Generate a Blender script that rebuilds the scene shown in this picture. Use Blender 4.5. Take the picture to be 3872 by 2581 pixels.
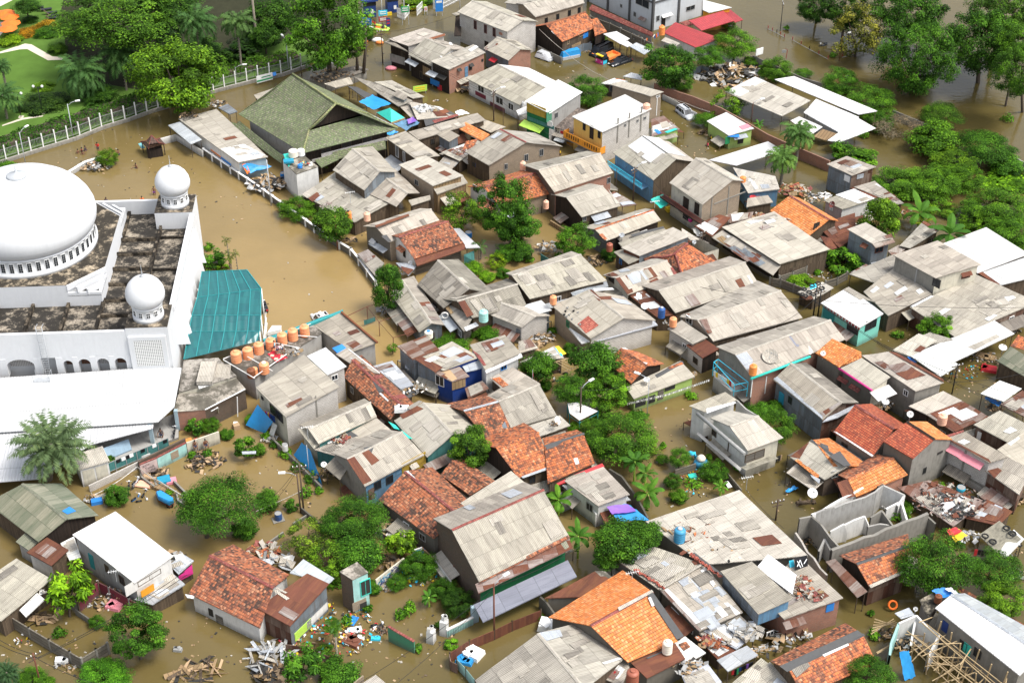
import bpy, bmesh, math, random
import numpy as np
from mathutils import Vector, Matrix
D=bpy.data;SC=bpy.context.scene
for o in list(D.objects):D.objects.remove(o)
R=math.radians
# camera, sky, sun, exposure
F_PX, PITCH, CAM_H = 5900.0, R(35.0), 115.0
cam=D.cameras.new("camera");cam.sensor_width=36;cam.lens=F_PX/3872*36;cam.clip_end=3000;cam.clip_start=1
co=D.objects.new("camera",cam);SC.collection.objects.link(co)
co.location=(0,0,CAM_H);co.rotation_euler=(R(90)-PITCH,0,0);SC.camera=co
SUN_EL, SUN_AZ = R(61), R(112)      # azimuth: clockwise from +Y (the view direction)
w=D.worlds.new("World");SC.world=w;w.use_nodes=True
nt=w.node_tree;sky=nt.nodes.new("ShaderNodeTexSky");sky.sky_type='NISHITA';sky.sun_disc=False
sky.sun_elevation=SUN_EL;sky.sun_rotation=SUN_AZ;sky.air_density=1.0;sky.dust_density=3.0;sky.ozone_density=1.0
bg=nt.nodes["Background"];bg.inputs[1].default_value=0.15
hs=nt.nodes.new('ShaderNodeHueSaturation');hs.inputs['Saturation'].default_value=.4;nt.links.new(sky.outputs[0],hs.inputs['Color']);nt.links.new(hs.outputs[0],bg.inputs[0])
sl=D.lights.new("sun",'SUN');sl.energy=2.0;sl.angle=R(18);sl.color=(1,.96,.89)
so=D.objects.new("sun",sl);SC.collection.objects.link(so)
sd=Vector((math.sin(SUN_AZ)*math.cos(SUN_EL),math.cos(SUN_AZ)*math.cos(SUN_EL),math.sin(SUN_EL)))
so.rotation_euler=sd.to_track_quat('Z','Y').to_euler()
SC.view_settings.view_transform='Standard';SC.view_settings.look='None'
SC.view_settings.exposure=0.82;SC.view_settings.gamma=1
SC.render.engine='CYCLES';SC.cycles.max_bounces=5;SC.cycles.diffuse_bounces=3;SC.cycles.glossy_bounces=2
SC.cycles.transparent_max_bounces=6;SC.cycles.use_denoising=True
RNG=random.Random
# pixel -> world
S=968/2353;OX=OY=0;K=S
def T(c,r,s=2353):
 global OX,OY,K
 OX=c*968;OY=r*645;K=968/s
def ray(u,v):
 a=(OX+u*K-1936)/F_PX;b=(OY+v*K-1290.5)/F_PX
 return Vector((a, math.cos(PITCH)-b*math.sin(PITCH), -math.sin(PITCH)-b*math.cos(PITCH)))
CP=Vector((0,0,CAM_H))
def P(u,v,z=0.0):
 d=ray(u,v);return CP+d*((z-CAM_H)/d.z)
def mpt(u,v,z=0.0):           # metres per tile unit, sideways, at that point
 d=ray(u,v);return (CAM_H-z)/-d.z/F_PX*K
# nodes
MATS={}
class N:
 def __init__(s,name,rough=.8,spec=.3):
  m=D.materials.new(name);m.use_nodes=True;s.m=m;s.t=m.node_tree;s.b=s.t.nodes["Principled BSDF"]
  s.b.inputs['Roughness'].default_value=rough;s.b.inputs['Specular IOR Level'].default_value=spec
  MATS[name]=m
 def n(s,typ,**k):
  nd=s.t.nodes.new(typ)
  for a,v in k.items():
   if a[0]=='i': nd.inputs[int(a[1:])].default_value=v
   else:setattr(nd,a,v)
  return nd
 def l(s,a,b):s.t.links.new(a,b)
 def math(s,op,a,b=None,c=None):
  nd=s.n("ShaderNodeMath",operation=op)
  for i,x in enumerate((a,b,c)):
   if x is None: continue
   if isinstance(x,(int,float)):nd.inputs[i].default_value=x
   else:s.l(x,nd.inputs[i])
  return nd.outputs[0]
 def mul(s,a,b):return s.math('MULTIPLY',a,b)
 def div(s,a,b):return s.math('DIVIDE',a,b)
 def add(s,a,b):return s.math('ADD',a,b)
 def uv(s):
  nd=s.n("ShaderNodeUVMap",uv_map="UVMap");sp=s.n("ShaderNodeSeparateXYZ");s.l(nd.outputs[0],sp.inputs[0])
  return nd.outputs[0],sp.outputs[0],sp.outputs[1]
 def vec(s,x,y,z=0):
  nd=s.n("ShaderNodeCombineXYZ")
  for i,q in enumerate((x,y,z)):
   if isinstance(q,(int,float)):nd.inputs[i].default_value=q
   else:s.l(q,nd.inputs[i])
  return nd.outputs[0]
 def noise(s,v,scale,detail=4,rough=.6):
  nd=s.n("ShaderNodeTexNoise");nd.inputs['Scale'].default_value=scale;nd.inputs['Detail'].default_value=detail;nd.inputs['Roughness'].default_value=rough
  if v is not None: s.l(v,nd.inputs['Vector'])
  return nd.outputs[0]
 def white(s,v):
  nd=s.n("ShaderNodeTexWhiteNoise",noise_dimensions='3D');s.l(v,nd.inputs['Vector']);return nd.outputs[0]
 def ramp(s,f,stops,interp='LINEAR'):
  nd=s.n("ShaderNodeValToRGB");cr=nd.color_ramp;cr.interpolation=interp
  while len(cr.elements)<len(stops):cr.elements.new(.5)
  for e,(p,c) in zip(cr.elements,stops):e.position=p;e.color=(*c,1) if len(c)==3 else c
  s.l(f,nd.inputs[0]);return nd.outputs[0]
 def mix(s,f,a,b,mode='MIX'):
  nd=s.n("ShaderNodeMixRGB",blend_type=mode)
  for i,x in enumerate((f,a,b)):
   if isinstance(x,(int,float)):nd.inputs[i].default_value=x
   elif isinstance(x,tuple):nd.inputs[i].default_value=(*x,1)
   else:s.l(x,nd.inputs[i])
  return nd.outputs[0]
 def oi(s):
  return s.n("ShaderNodeObjectInfo")
 def bump(s,h,d=.02,st=1.0):
  nd=s.n("ShaderNodeBump");nd.inputs['Distance'].default_value=d;nd.inputs['Strength'].default_value=st
  s.l(h,nd.inputs['Height']);s.l(nd.outputs[0],s.b.inputs['Normal'])
 def out(s,c):s.l(c,s.b.inputs['Base Color'])
def seedvec(n,uvv,k=40.):
 o=n.oi();a=n.n("ShaderNodeVectorMath",operation='ADD');n.l(uvv,a.inputs[0])
 n.l(n.vec(n.mul(o.outputs['Random'],k),n.mul(o.outputs['Random'],k*1.7),n.mul(o.outputs['Random'],k*.3)),a.inputs[1])
 return a.outputs[0],o
def m_plain(name,c,rough=.7,spec=.3,var=.25,scale=2.,metal=0):
 n=N(name,rough,spec);tc=n.n("ShaderNodeTexCoord");f=n.noise(tc.outputs['Object'],scale)
 n.out(n.mix(f,tuple(x*(1-var) for x in c),tuple(min(1,x*(1+var)) for x in c)));n.b.inputs['Metallic'].default_value=metal
 return n.m
def m_sheet(name,c0,c1,dirt,period=.18,sw=.95,sh=1.9,streak=.5,rough=.85,spec=.2,bump=.03,valley=.25,line=.5,metal=0,sheetvar=1.0):
 """corrugated sheeting: sheets sw x sh metres, each its own shade, dirt in the valleys, at the laps and in streaks down the slope"""
 n=N(name,rough,spec);uvv,u,v=n.uv();sv,o=seedvec(n,uvv)
 row=n.math('FLOOR',n.div(v,sh));off=n.mul(row,.37)
 cu=n.add(n.div(u,sw),off)
 idv=n.vec(n.math('FLOOR',cu),row,n.mul(o.outputs['Random'],50.))
 sheet=n.white(idv)
 sp=n.n("ShaderNodeSeparateXYZ");n.l(sv,sp.inputs[0])
 big=n.noise(sv,.35,3);fine=n.noise(sv,6.,3)
 st=n.noise(n.vec(n.mul(sp.outputs[0],2.6),n.mul(sp.outputs[1],.35),sheet),1.,4,.65)
 f=n.add(n.mul(n.math('SUBTRACT',sheet,.5),.75*sheetvar),n.add(n.mul(big,.9),n.mul(fine,.35)))
 f=n.math('SUBTRACT',f,.12)
 base=n.mix(f,c1,c0)
 dk=n.ramp(st,[(.46,(0,0,0)),(.72,(1,1,1))])
 base=n.mix(n.mul(dk,streak),base,dirt)
 wv=n.math('SINE',n.mul(u,6.2832/period))
 base=n.mix(n.mul(n.math('SUBTRACT',.5,n.mul(wv,.5)),valley),base,dirt)
 fv=n.math('FRACT',n.div(v,sh));fu=n.math('FRACT',cu)
 ln=n.math('MAXIMUM',n.math('LESS_THAN',fv,.03),n.math('LESS_THAN',fu,.025))
 base=n.mix(n.mul(ln,line),base,tuple(x*.55 for x in dirt))
 base=n.mix(1.,base,o.outputs['Color'],'MULTIPLY')
 n.out(base);n.bump(n.add(wv,n.mul(fv,-.6)),bump,.7);n.b.inputs['Metallic'].default_value=metal
 return n.m
def m_tile(name,stops,dark,tw=.24,th=.30,darkamt=.75,rough=.75,spec=.3,lines=.6):
 n=N(name,rough,spec);uvv,u,v=n.uv();sv,o=seedvec(n,uvv)
 r=n.math('FLOOR',n.div(v,th));c=n.math('FLOOR',n.div(u,tw))
 w1=n.white(n.vec(c,r,n.mul(o.outputs['Random'],50.)))
 base=n.ramp(w1,stops)
 big=n.noise(sv,.55,4,.7);w2=n.white(n.vec(c,r,n.add(n.mul(o.outputs['Random'],50.),7.)))
 k=n.add(n.mul(big,.9),n.mul(w2,.35))
 dk=n.ramp(k,[(.58,(0,0,0)),(.80,(1,1,1))])
 base=n.mix(n.mul(dk,darkamt),base,dark)
 fv=n.math('FRACT',n.div(v,th));fu=n.math('FRACT',n.div(u,tw))
 ln=n.math('MAXIMUM',n.math('LESS_THAN',fv,.17),n.mul(n.math('LESS_THAN',fu,.16),.6))
 base=n.mix(n.mul(ln,lines),base,tuple(x*.5 for x in dark))
 base=n.mix(1.,base,o.outputs['Color'],'MULTIPLY')
 n.out(base)
 h=n.add(n.mul(fv,-1.),n.mul(n.math('SINE',n.mul(fu,3.1416)),.5))
 n.bump(n.add(h,n.mul(w1,.5)),.05,.8)
 return n.m
def m_brick(name,c1,c2,mort,bw=.23,bh=.075,stain=(.10,.09,.075),amt=.6,mw=.012):
 n=N(name,.9,.15);uvv,u,v=n.uv();sv,o=seedvec(n,uvv)
 b=n.n("ShaderNodeTexBrick");n.l(uvv,b.inputs[0]);b.inputs['Scale'].default_value=1
 b.inputs['Color1'].default_value=(*c1,1);b.inputs['Color2'].default_value=(*c2,1);b.inputs['Mortar'].default_value=(*mort,1)
 b.inputs['Mortar Size'].default_value=mw;b.inputs['Brick Width'].default_value=bw;b.inputs['Row Height'].default_value=bh
 f=n.noise(sv,.8,5,.7);st=n.ramp(f,[(.45,(0,0,0)),(.75,(1,1,1))])
 lowz=n.ramp(v,[(0,(1,1,1)),(1,(0,0,0))])
 k=n.add(n.mul(st,amt),n.mul(lowz,.35))
 c=n.mix(k,b.outputs[0],stain);c=n.mix(1.,c,o.outputs['Color'],'MULTIPLY');n.out(c)
 n.bump(b.outputs['Fac'],-.01,.5);return n.m
def m_wall(name,c,stain=(.09,.085,.07),amt=.7,rough=.85,lo=.45,low=.5):
 n=N(name,rough,.2);uvv,u,v=n.uv();sv,o=seedvec(n,uvv)
 f=n.noise(sv,.9,6,.7);sp=n.n("ShaderNodeSeparateXYZ");n.l(sv,sp.inputs[0])
 st=n.noise(n.vec(n.mul(sp.outputs[0],3.),n.mul(sp.outputs[1],.4),0),1.,4)
 k=n.ramp(n.add(n.mul(f,.6),n.mul(st,.4)),[(lo,(0,0,0)),(lo+.28,(1,1,1))])
 lowz=n.ramp(v,[(.15,(1,1,1)),(.9,(0,0,0))])
 k=n.add(n.mul(k,amt),n.mul(lowz,low))
 cc=n.mix(f,tuple(x*.85 for x in c),tuple(min(1,x*1.1) for x in c))
 cc=n.mix(k,cc,stain);cc=n.mix(1.,cc,o.outputs['Color'],'MULTIPLY');n.out(cc);return n.m
def m_planks(name,c,c2,pw=.16,rough=.85,vertical=True):
 n=N(name,rough,.2);uvv,u,v=n.uv();sv,o=seedvec(n,uvv)
 q=u if vertical else v
 w1=n.white(n.vec(n.math('FLOOR',n.div(q,pw)),n.math('FLOOR',n.div((v if vertical else u),1.9)),n.mul(o.outputs['Random'],9.)))
 cc=n.mix(w1,c,c2);f=n.noise(sv,2.5,5,.7)
 cc=n.mix(n.mul(f,.6),cc,tuple(x*.35 for x in c))
 fu=n.math('FRACT',n.div(q,pw));cc=n.mix(n.mul(n.math('LESS_THAN',fu,.1),.8),cc,(.01,.01,.01))
 cc=n.mix(1.,cc,o.outputs['Color'],'MULTIPLY');n.out(cc);n.bump(fu,.01,.5);return n.m
def m_stain(name,c,c2,c3,scale=.6,rough=.9):  # weathered concrete with black algae
 n=N(name,rough,.2);uvv,u,v=n.uv();sv,o=seedvec(n,uvv)
 f=n.noise(sv,scale,6,.72);g=n.noise(sv,scale*5,4,.7)
 vo=n.n("ShaderNodeTexVoronoi",feature='DISTANCE_TO_EDGE');vo.inputs['Scale'].default_value=.9;n.l(sv,vo.inputs['Vector'])
 cr=n.ramp(vo.outputs[0],[(0,(1,1,1)),(.035,(0,0,0))])
 cc=n.ramp(n.add(n.mul(f,.8),n.mul(g,.25)),[(.36,c),(.46,c2),(.53,c3),(.72,tuple(x*.5 for x in c3))])
 cc=n.mix(n.mul(cr,.7),cc,c3);cc=n.mix(1.,cc,o.outputs['Color'],'MULTIPLY');n.out(cc);return n.m
m_sheet('asb',(.53,.485,.41),(.34,.31,.265),(.11,.098,.08),streak=.45,valley=.28,line=.38)
m_sheet('asbl',(.58,.535,.46),(.42,.385,.33),(.15,.132,.108),streak=.38,valley=.25,line=.35)
m_sheet('asbd',(.40,.365,.31),(.21,.19,.162),(.06,.055,.05),streak=.55,valley=.35)
m_sheet('asbg',(.34,.32,.25),(.18,.19,.14),(.07,.10,.06),streak=.6,valley=.35,sheetvar=1.4)
m_sheet('white',(.74,.74,.73),(.62,.62,.61),(.42,.41,.38),period=.36,sw=.9,sh=6,streak=.25,rough=.45,spec=.4,valley=.22,line=.3)
m_sheet('zinc',(.62,.66,.70),(.42,.46,.51),(.22,.20,.18),period=.08,sw=.8,sh=1.8,streak=.35,rough=.5,spec=.45,valley=.22)
m_sheet('rust',(.20,.075,.05),(.11,.045,.035),(.30,.13,.06),period=.08,sw=.8,sh=1.8,streak=.55,rough=.8,valley=.15)
m_sheet('rustz',(.42,.38,.35),(.19,.075,.045),(.12,.05,.03),period=.08,sw=.8,sh=1.8,streak=.7,rough=.75,valley=.2,sheetvar=1.8)
m_sheet('red',(.40,.045,.05),(.31,.035,.042),(.25,.05,.05),period=.28,sw=1.,sh=.42,streak=.12,rough=.45,spec=.45,valley=.22,line=.35)
m_sheet('clear',(.30,.31,.37),(.23,.24,.29),(.13,.13,.16),period=.1,sw=.9,sh=2.2,streak=.4,rough=.35,spec=.5,valley=.3)
m_sheet('zincw',(.30,.36,.41),(.15,.19,.22),(.14,.10,.075),period=.1,sw=.8,sh=1.8,streak=.6,valley=.4,rough=.6)
m_sheet('rustw',(.30,.22,.17),(.13,.055,.035),(.07,.035,.025),period=.1,sw=.7,sh=1.8,streak=.7,valley=.4,sheetvar=2.)
m_sheet('bluewall',(.16,.36,.56),(.11,.26,.42),(.16,.12,.09),period=.1,sw=.8,sh=2.5,streak=.4,valley=.3)
m_sheet('yellowwall',(.62,.42,.07),(.50,.33,.05),(.25,.16,.05),period=.1,sw=.8,sh=2.5,streak=.3,valley=.3)
m_sheet('tealwall',(.10,.30,.28),(.07,.22,.21),(.04,.09,.08),period=.1,sw=.8,sh=2.5,streak=.4,valley=.3)
m_sheet('greenwall',(.03,.27,.10),(.025,.20,.08),(.02,.10,.05),period=.1,sw=.8,sh=2.5,streak=.2,valley=.4)
m_tile('tile',[(0,(.52,.145,.05)),(.45,(.60,.20,.075)),(.8,(.34,.10,.05)),(1,(.60,.29,.15))],(.085,.045,.035),darkamt=.85)
m_tile('tileo',[(0,(.33,.105,.05)),(.4,(.46,.165,.075)),(.75,(.20,.075,.048)),(1,(.54,.26,.14))],(.06,.04,.032),darkamt=.95)
m_tile('tilen',[(0,(.62,.19,.05)),(.5,(.72,.25,.075)),(1,(.74,.33,.14))],(.20,.075,.035),tw=.26,th=.33,darkamt=.45,lines=.75)
m_tile('tiler',[(0,(.36,.07,.035)),(.5,(.45,.10,.045)),(1,(.52,.15,.07))],(.14,.04,.03),tw=.24,th=.28,darkamt=.55,lines=.85,rough=.5)
m_tile('tileg',[(0,(.15,.20,.085)),(.45,(.20,.235,.12)),(.8,(.14,.16,.09)),(1,(.28,.27,.19))],(.10,.095,.07),tw=.22,th=.30,darkamt=.6,lines=.7)
m_tile('tileb',[(0,(.16,.13,.11)),(.5,(.22,.18,.15)),(1,(.28,.22,.18))],(.07,.055,.05),darkamt=.7)
m_tile('tilem',[(0,(.24,.06,.05)),(.5,(.30,.085,.07)),(1,(.35,.13,.10))],(.10,.045,.04),darkamt=.5)
m_brick('brick',(.44,.17,.10),(.33,.125,.08),(.34,.28,.23),amt=.35)
m_brick('brickd',(.15,.095,.065),(.10,.07,.05),(.13,.11,.09),amt=.6)
m_brick('block',(.62,.59,.55),(.54,.51,.47),(.36,.34,.31),.4,.2,amt=.35,stain=(.20,.17,.14),mw=.02)
m_brick('tanblock',(.38,.30,.215),(.32,.25,.18),(.24,.20,.155),.3,.15,amt=.4,stain=(.15,.12,.09),mw=.02)
for nm,c,amt in (('plaster',(.74,.73,.70),.45),('cement',(.40,.39,.37),.6),('conc',(.27,.255,.225),.75),('sooty',(.16,.145,.12),.8),
 ('blue_wall',(.38,.50,.56),.4),('ochre',(.72,.47,.13),.3),('lime_wall',(.42,.58,.17),.35),('teal_wall',(.22,.62,.52),.3),('cream',(.62,.58,.47),.6),
 ('pink_wall',(.60,.46,.43),.6),('maroon_wall',(.20,.035,.055),.4),('navy_wall',(.012,.045,.22),.3),('orange_wall',(.75,.33,.03),.2),('turq_wall',(.36,.62,.58),.5),('green_wall',(.08,.27,.16),.4),
 ('mosque',(.68,.69,.70),.18),('steelwall',(.60,.63,.66),.25)):
 m_wall(nm,c,amt=amt,low=.08 if nm in('mosque','steelwall') else .5,lo=.5 if nm=='mosque' else .45)
m_planks('wood',(.17,.125,.085),(.09,.065,.045));m_planks('darkwood',(.06,.042,.032),(.03,.024,.02));m_planks('palewood',(.40,.28,.15),(.30,.2,.11),.5)
m_planks('slatwall',(.22,.20,.17),(.13,.115,.10),.28,vertical=False)
m_planks('panelwall',(.25,.22,.175),(.17,.15,.12),.45,vertical=False)
m_stain('mossroof',(.46,.40,.32),(.24,.205,.16),(.04,.036,.031));m_stain('deck',(.42,.39,.33),(.33,.30,.26),(.12,.11,.09),.35)
for nm,c,ro in (('wht',(.82,.82,.80),.5),('blk',(.012,.012,.014),.4),('dark',(.035,.033,.03),.8),('grey',(.30,.30,.29),.6),('rubber',(.015,.015,.015),.7),('steel',(.42,.44,.46),.45),
 ('orange',(.85,.27,.07),.5),('torange',(.85,.34,.16),.5),('tpink',(.82,.46,.32),.5),('tbrown',(.32,.10,.06),.5),('tblue',(.05,.27,.46),.45),('tnavy',(.03,.10,.30),.45),('taqua',(.38,.70,.64),.5),('twhite',(.80,.74,.62),.5),('trust',(.20,.07,.03),.7),
 ('blue',(.03,.22,.62),.5),('tarp',(.03,.28,.62),.45),('tarpteal',(.02,.26,.40),.5),('turq',(.04,.52,.42),.5),('teal',(.03,.26,.27),.5),('red',(.60,.04,.03),.6),('redc',(.55,.03,.04),.6),('pink',(.70,.25,.30),.7),('mag',(.62,.04,.24),.5),('yellow',(.80,.55,.03),.5),('lime',(.45,.70,.10),.5),('green',(.03,.30,.12),.5),('purple',(.25,.12,.5),.6),
 ('bamboo',(.42,.31,.17),.7),('bark',(.085,.065,.048),.95),('barkp',(.22,.19,.15),.95),('skin',(.20,.095,.055),.6),('hair',(.012,.01,.009),.6),('cardb',(.42,.29,.17),.9),('glassd',(.02,.024,.03),.15),('polewood',(.09,.06,.045),.9),('rustm',(.16,.06,.035),.8),('cable',(.02,.02,.02),.6),('umb',(.85,.17,.02),.6),('navy',(.02,.05,.2),.5),('silver',(.55,.56,.58),.3),('carblk',(.012,.013,.016),.12),('maroon',(.16,.05,.04),.8),('felt',(.085,.085,.085),.9),('trim',(.16,.42,.45),.5),('cyan',(.05,.55,.75),.5)):
 if nm in MATS: continue
 m_plain(nm,c,ro,.4,.22,2.2)
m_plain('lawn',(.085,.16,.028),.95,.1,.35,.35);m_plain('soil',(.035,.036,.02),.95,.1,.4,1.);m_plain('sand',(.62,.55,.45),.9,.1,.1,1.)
def m_leaf(name,c,lo=.45,hi=1.7,tr=.25):
 n=N(name,.6,.12);a=n.n("ShaderNodeAttribute",attribute_name="tone");o=n.oi()
 c0=tuple(x*lo for x in c);c1=(min(1,c[0]*hi*1.25),c[1]*hi,c[2]*hi*.8)
 cc=n.ramp(a.outputs['Fac'],[(0,c0),(.5,c),(1,c1)]);cc=n.mix(1.,cc,o.outputs['Color'],'MULTIPLY');n.out(cc)
 t=n.n("ShaderNodeBsdfTranslucent");n.l(cc,t.inputs[0]);mx=n.n("ShaderNodeMixShader");mx.inputs[0].default_value=tr
 n.l(n.b.outputs[0],mx.inputs[1]);n.l(t.outputs[0],mx.inputs[2]);n.l(mx.outputs[0],n.t.nodes['Material Output'].inputs[0])
m_leaf('leaf',(.045,.102,.010),.28,2.9,.2);m_leaf('frond',(.085,.145,.045));m_leaf('banana',(.065,.14,.02));m_leaf('twig',(.16,.12,.09),.5,1.5,0)
n=N('water',.12,.42);tc=n.n("ShaderNodeTexCoord");g=tc.outputs['Object']
f=n.noise(g,.012,4,.6);f2=n.noise(g,.11,5,.6)
c=n.ramp(n.add(n.mul(f,.75),n.mul(f2,.25)),[(.3,(.22,.155,.062)),(.5,(.30,.208,.085)),(.7,(.38,.262,.11))])
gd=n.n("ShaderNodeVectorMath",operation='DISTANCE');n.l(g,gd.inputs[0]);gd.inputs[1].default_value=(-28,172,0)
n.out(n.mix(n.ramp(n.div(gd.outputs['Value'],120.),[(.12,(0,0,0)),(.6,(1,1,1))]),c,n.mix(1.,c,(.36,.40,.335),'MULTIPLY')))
mp=n.n("ShaderNodeMapping");n.l(g,mp.inputs[0]);mp.inputs['Scale'].default_value=(.55,1.1,1);mp.inputs['Rotation'].default_value=(0,0,.5)
h=n.add(n.noise(mp.outputs[0],1.6,3,.55),n.mul(n.noise(g,.25,2),1.2));n.bump(h,.10,.35)
# mesh builder
COL=SC.collection
def V(*a):return Vector(a)
def Z(z):return Vector((0,0,z))
def ang(e):return math.atan2(e.y,e.x)
class MB:
 def __init__(s):s.v=[];s.f=[];s.uv=[];s.mi=[];s.sm=[]
 def face(s,pts,uv=None,m=0,sm=False):
  b=len(s.v);s.v+= [tuple(p) for p in pts];s.f.append(tuple(range(b,b+len(pts))));s.mi.append(m);s.sm.append(sm)
  s.uv+= uv if uv else auto_uv(pts)
 def box(s,c,d,rz=0,m=0,top=1.0):
  c=Vector(c);x,y,z=d[0]/2,d[1]/2,d[2]/2;M=Matrix.Rotation(rz,3,'Z')
  p=[c+M@V(sx*x*(top if sz>0 else 1),sy*y*(top if sz>0 else 1),sz*z) for sz in(-1,1) for sx,sy in((-1,-1),(1,-1),(1,1),(-1,1))]
  for q in((3,2,1,0),(4,5,6,7),(0,1,5,4),(1,2,6,5),(2,3,7,6),(3,0,4,7)):s.face([p[i] for i in q],m=m)
  return s
 def slab(s,pts,t=.07,m=0,uv=None):   # polygon pts seen from above, thickness t downwards
  pts=[Vector(p) for p in pts]
  if newell(pts).z<0: pts=pts[::-1];uv=uv[::-1] if uv else None
  lo=[p-Z(t) for p in pts];s.face(pts,uv,m);s.face(lo[::-1],None,m)
  for i in range(len(pts)):
   j=(i+1)%len(pts);s.face([pts[i],lo[i],lo[j],pts[j]],None,m)
  return s
 def tube(s,pts,r,n=6,r2=None,m=0,cap=True):
  pts=[Vector(p) for p in pts];L=len(pts);rings=[]
  for i,p in enumerate(pts):
   d=(pts[min(i+1,L-1)]-pts[max(i-1,0)]).normalized();a=d.orthogonal().normalized() if abs(d.z)<.95 else V(1,0,0);a=(a-d*a.dot(d)).normalized();b=d.cross(a)
   rr=r+( (r2-r)*i/(L-1) if r2 is not None else 0)
   rings.append([p+(a*math.cos(6.2832*k/n)+b*math.sin(6.2832*k/n))*rr for k in range(n)])
  for i in range(L-1):
   for k in range(n):
    k2=(k+1)%n;s.face([rings[i][k],rings[i][k2],rings[i+1][k2],rings[i+1][k]],m=m,sm=n>5)
  if cap: s.face(rings[-1],m=m);s.face(rings[0][::-1],m=m)
  return s
 def lathe(s,prof,c,n=20,m=0,sm=True,cap=True,sx=1,sy=1,rz=0):
  c=Vector(c);M=Matrix.Rotation(rz,3,'Z');rings=[[c+M@V(r*sx*math.cos(6.2832*k/n),r*sy*math.sin(6.2832*k/n),z) for k in range(n)] for r,z in prof]
  for i in range(len(prof)-1):
   for k in range(n):
    k2=(k+1)%n;s.face([rings[i][k],rings[i][k2],rings[i+1][k2],rings[i+1][k]],m=m,sm=sm)
  if cap:
   if prof[-1][0]>1e-3: s.face(rings[-1],m=m)
   if prof[0][0]>1e-3: s.face(rings[0][::-1],m=m)
  return s
 def torus(s,c,Rr,r,axis='Z',n=14,k=6,rot=None):
  c=Vector(c);rot=rot or Matrix.Identity(3)
  def pt(i,j):
   a=6.2832*i/n;b=6.2832*j/k;x=(Rr+r*math.cos(b))*math.cos(a);y=(Rr+r*math.cos(b))*math.sin(a);z=r*math.sin(b)
   v=V(x,y,z) if axis=='Z' else (V(x,z,y) if axis=='Y' else V(z,x,y));return c+rot@v
  for i in range(n):
   for j in range(k):s.face([pt(i,j),pt(i+1,j),pt(i+1,j+1),pt(i,j+1)],sm=True)
  return s
 def B(s,name,mat,parent=None,tone=None,color=None):
  me=D.meshes.new(name);org=Z(0);q=parent
  while q is not None: org=org+q.location;q=q.parent
  a=np.array(s.v,dtype=np.float64).reshape(-1,3)
  if parent is not None: a=a-np.array(org)
  me.from_pydata(a.tolist(),[],s.f)
  ul=me.uv_layers.new(name="UVMap");ul.data.foreach_set('uv',np.array(s.uv,dtype=np.float32).ravel())
  for mm in (mat if isinstance(mat,(list,tuple)) else [mat]):me.materials.append(MATS[mm])
  me.polygons.foreach_set('material_index',s.mi);me.polygons.foreach_set('use_smooth',s.sm)
  me.update()
  if any(s.sm):bm=bmesh.new();bm.from_mesh(me);bmesh.ops.remove_doubles(bm,verts=bm.verts,dist=.0004);bm.to_mesh(me);bm.free()
  o=D.objects.new(name,me);COL.objects.link(o)
  if parent is not None: o.parent=parent
  if color: o.color=(*color,1)
  return o
def newell(p):
 n=Z(0)
 for i in range(len(p)):
  a,b=Vector(p[i]),Vector(p[(i+1)%len(p)]);n+=a.cross(b)
 return n.normalized() if n.length>1e-9 else Z(1)
def auto_uv(pts):
 pts=[Vector(p) for p in pts];n=newell(pts)
 if abs(n.z)>.97: e=(pts[1]-pts[0]);e.z=0;e=e.normalized() if e.length>1e-6 else V(1,0,0)
 else:e=V(-n.y,n.x,0).normalized()
 f=n.cross(e)
 if abs(n.z)<.3: return [(p.dot(e),p.z) for p in pts]
 return [(p.dot(e),p.dot(f)) for p in pts]
def uv_along(pts,a,b,n=None):
 a,b=Vector(a),Vector(b);e=(b-a).normalized();n=n or newell(pts);f=n.cross(e).normalized()
 return [((Vector(p)-a).dot(e),(Vector(p)-a).dot(f)) for p in pts]
def empty(name,label,cat,loc,group=None):
 o=D.objects.new(name,None);COL.objects.link(o);o.location=loc;o['label']=label;o['category']=cat
 if group: o['group']=group
 return o
def tag(o,label,cat,group=None):
 o['label']=label;o['category']=cat
 if group: o['group']=group
 return o
def kids(o):return [c for c in D.objects if c.parent==o]
KC={}
def copy_tree(o,loc,rz=0,sc=1,label=None,color=None,parent=None,group=None):
 c=o.copy();COL.objects.link(c)
 if parent is None:
  c.location=loc;c.rotation_euler=(0,0,rz);c.scale=sc if isinstance(sc,(tuple,list)) else (sc,sc,sc)
  if label: c['label']=label
  if group: c['group']=group
 else:c.parent=parent
 if color and c.type=='MESH': c.color=(*color,1)
 if o.name not in KC: KC[o.name]=kids(o)
 for ch in KC[o.name]: copy_tree(ch,None,parent=c,color=color)
 return c
def setting(o):o['kind']='structure';return o
def stuff(o):o['kind']='stuff';return o
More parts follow.
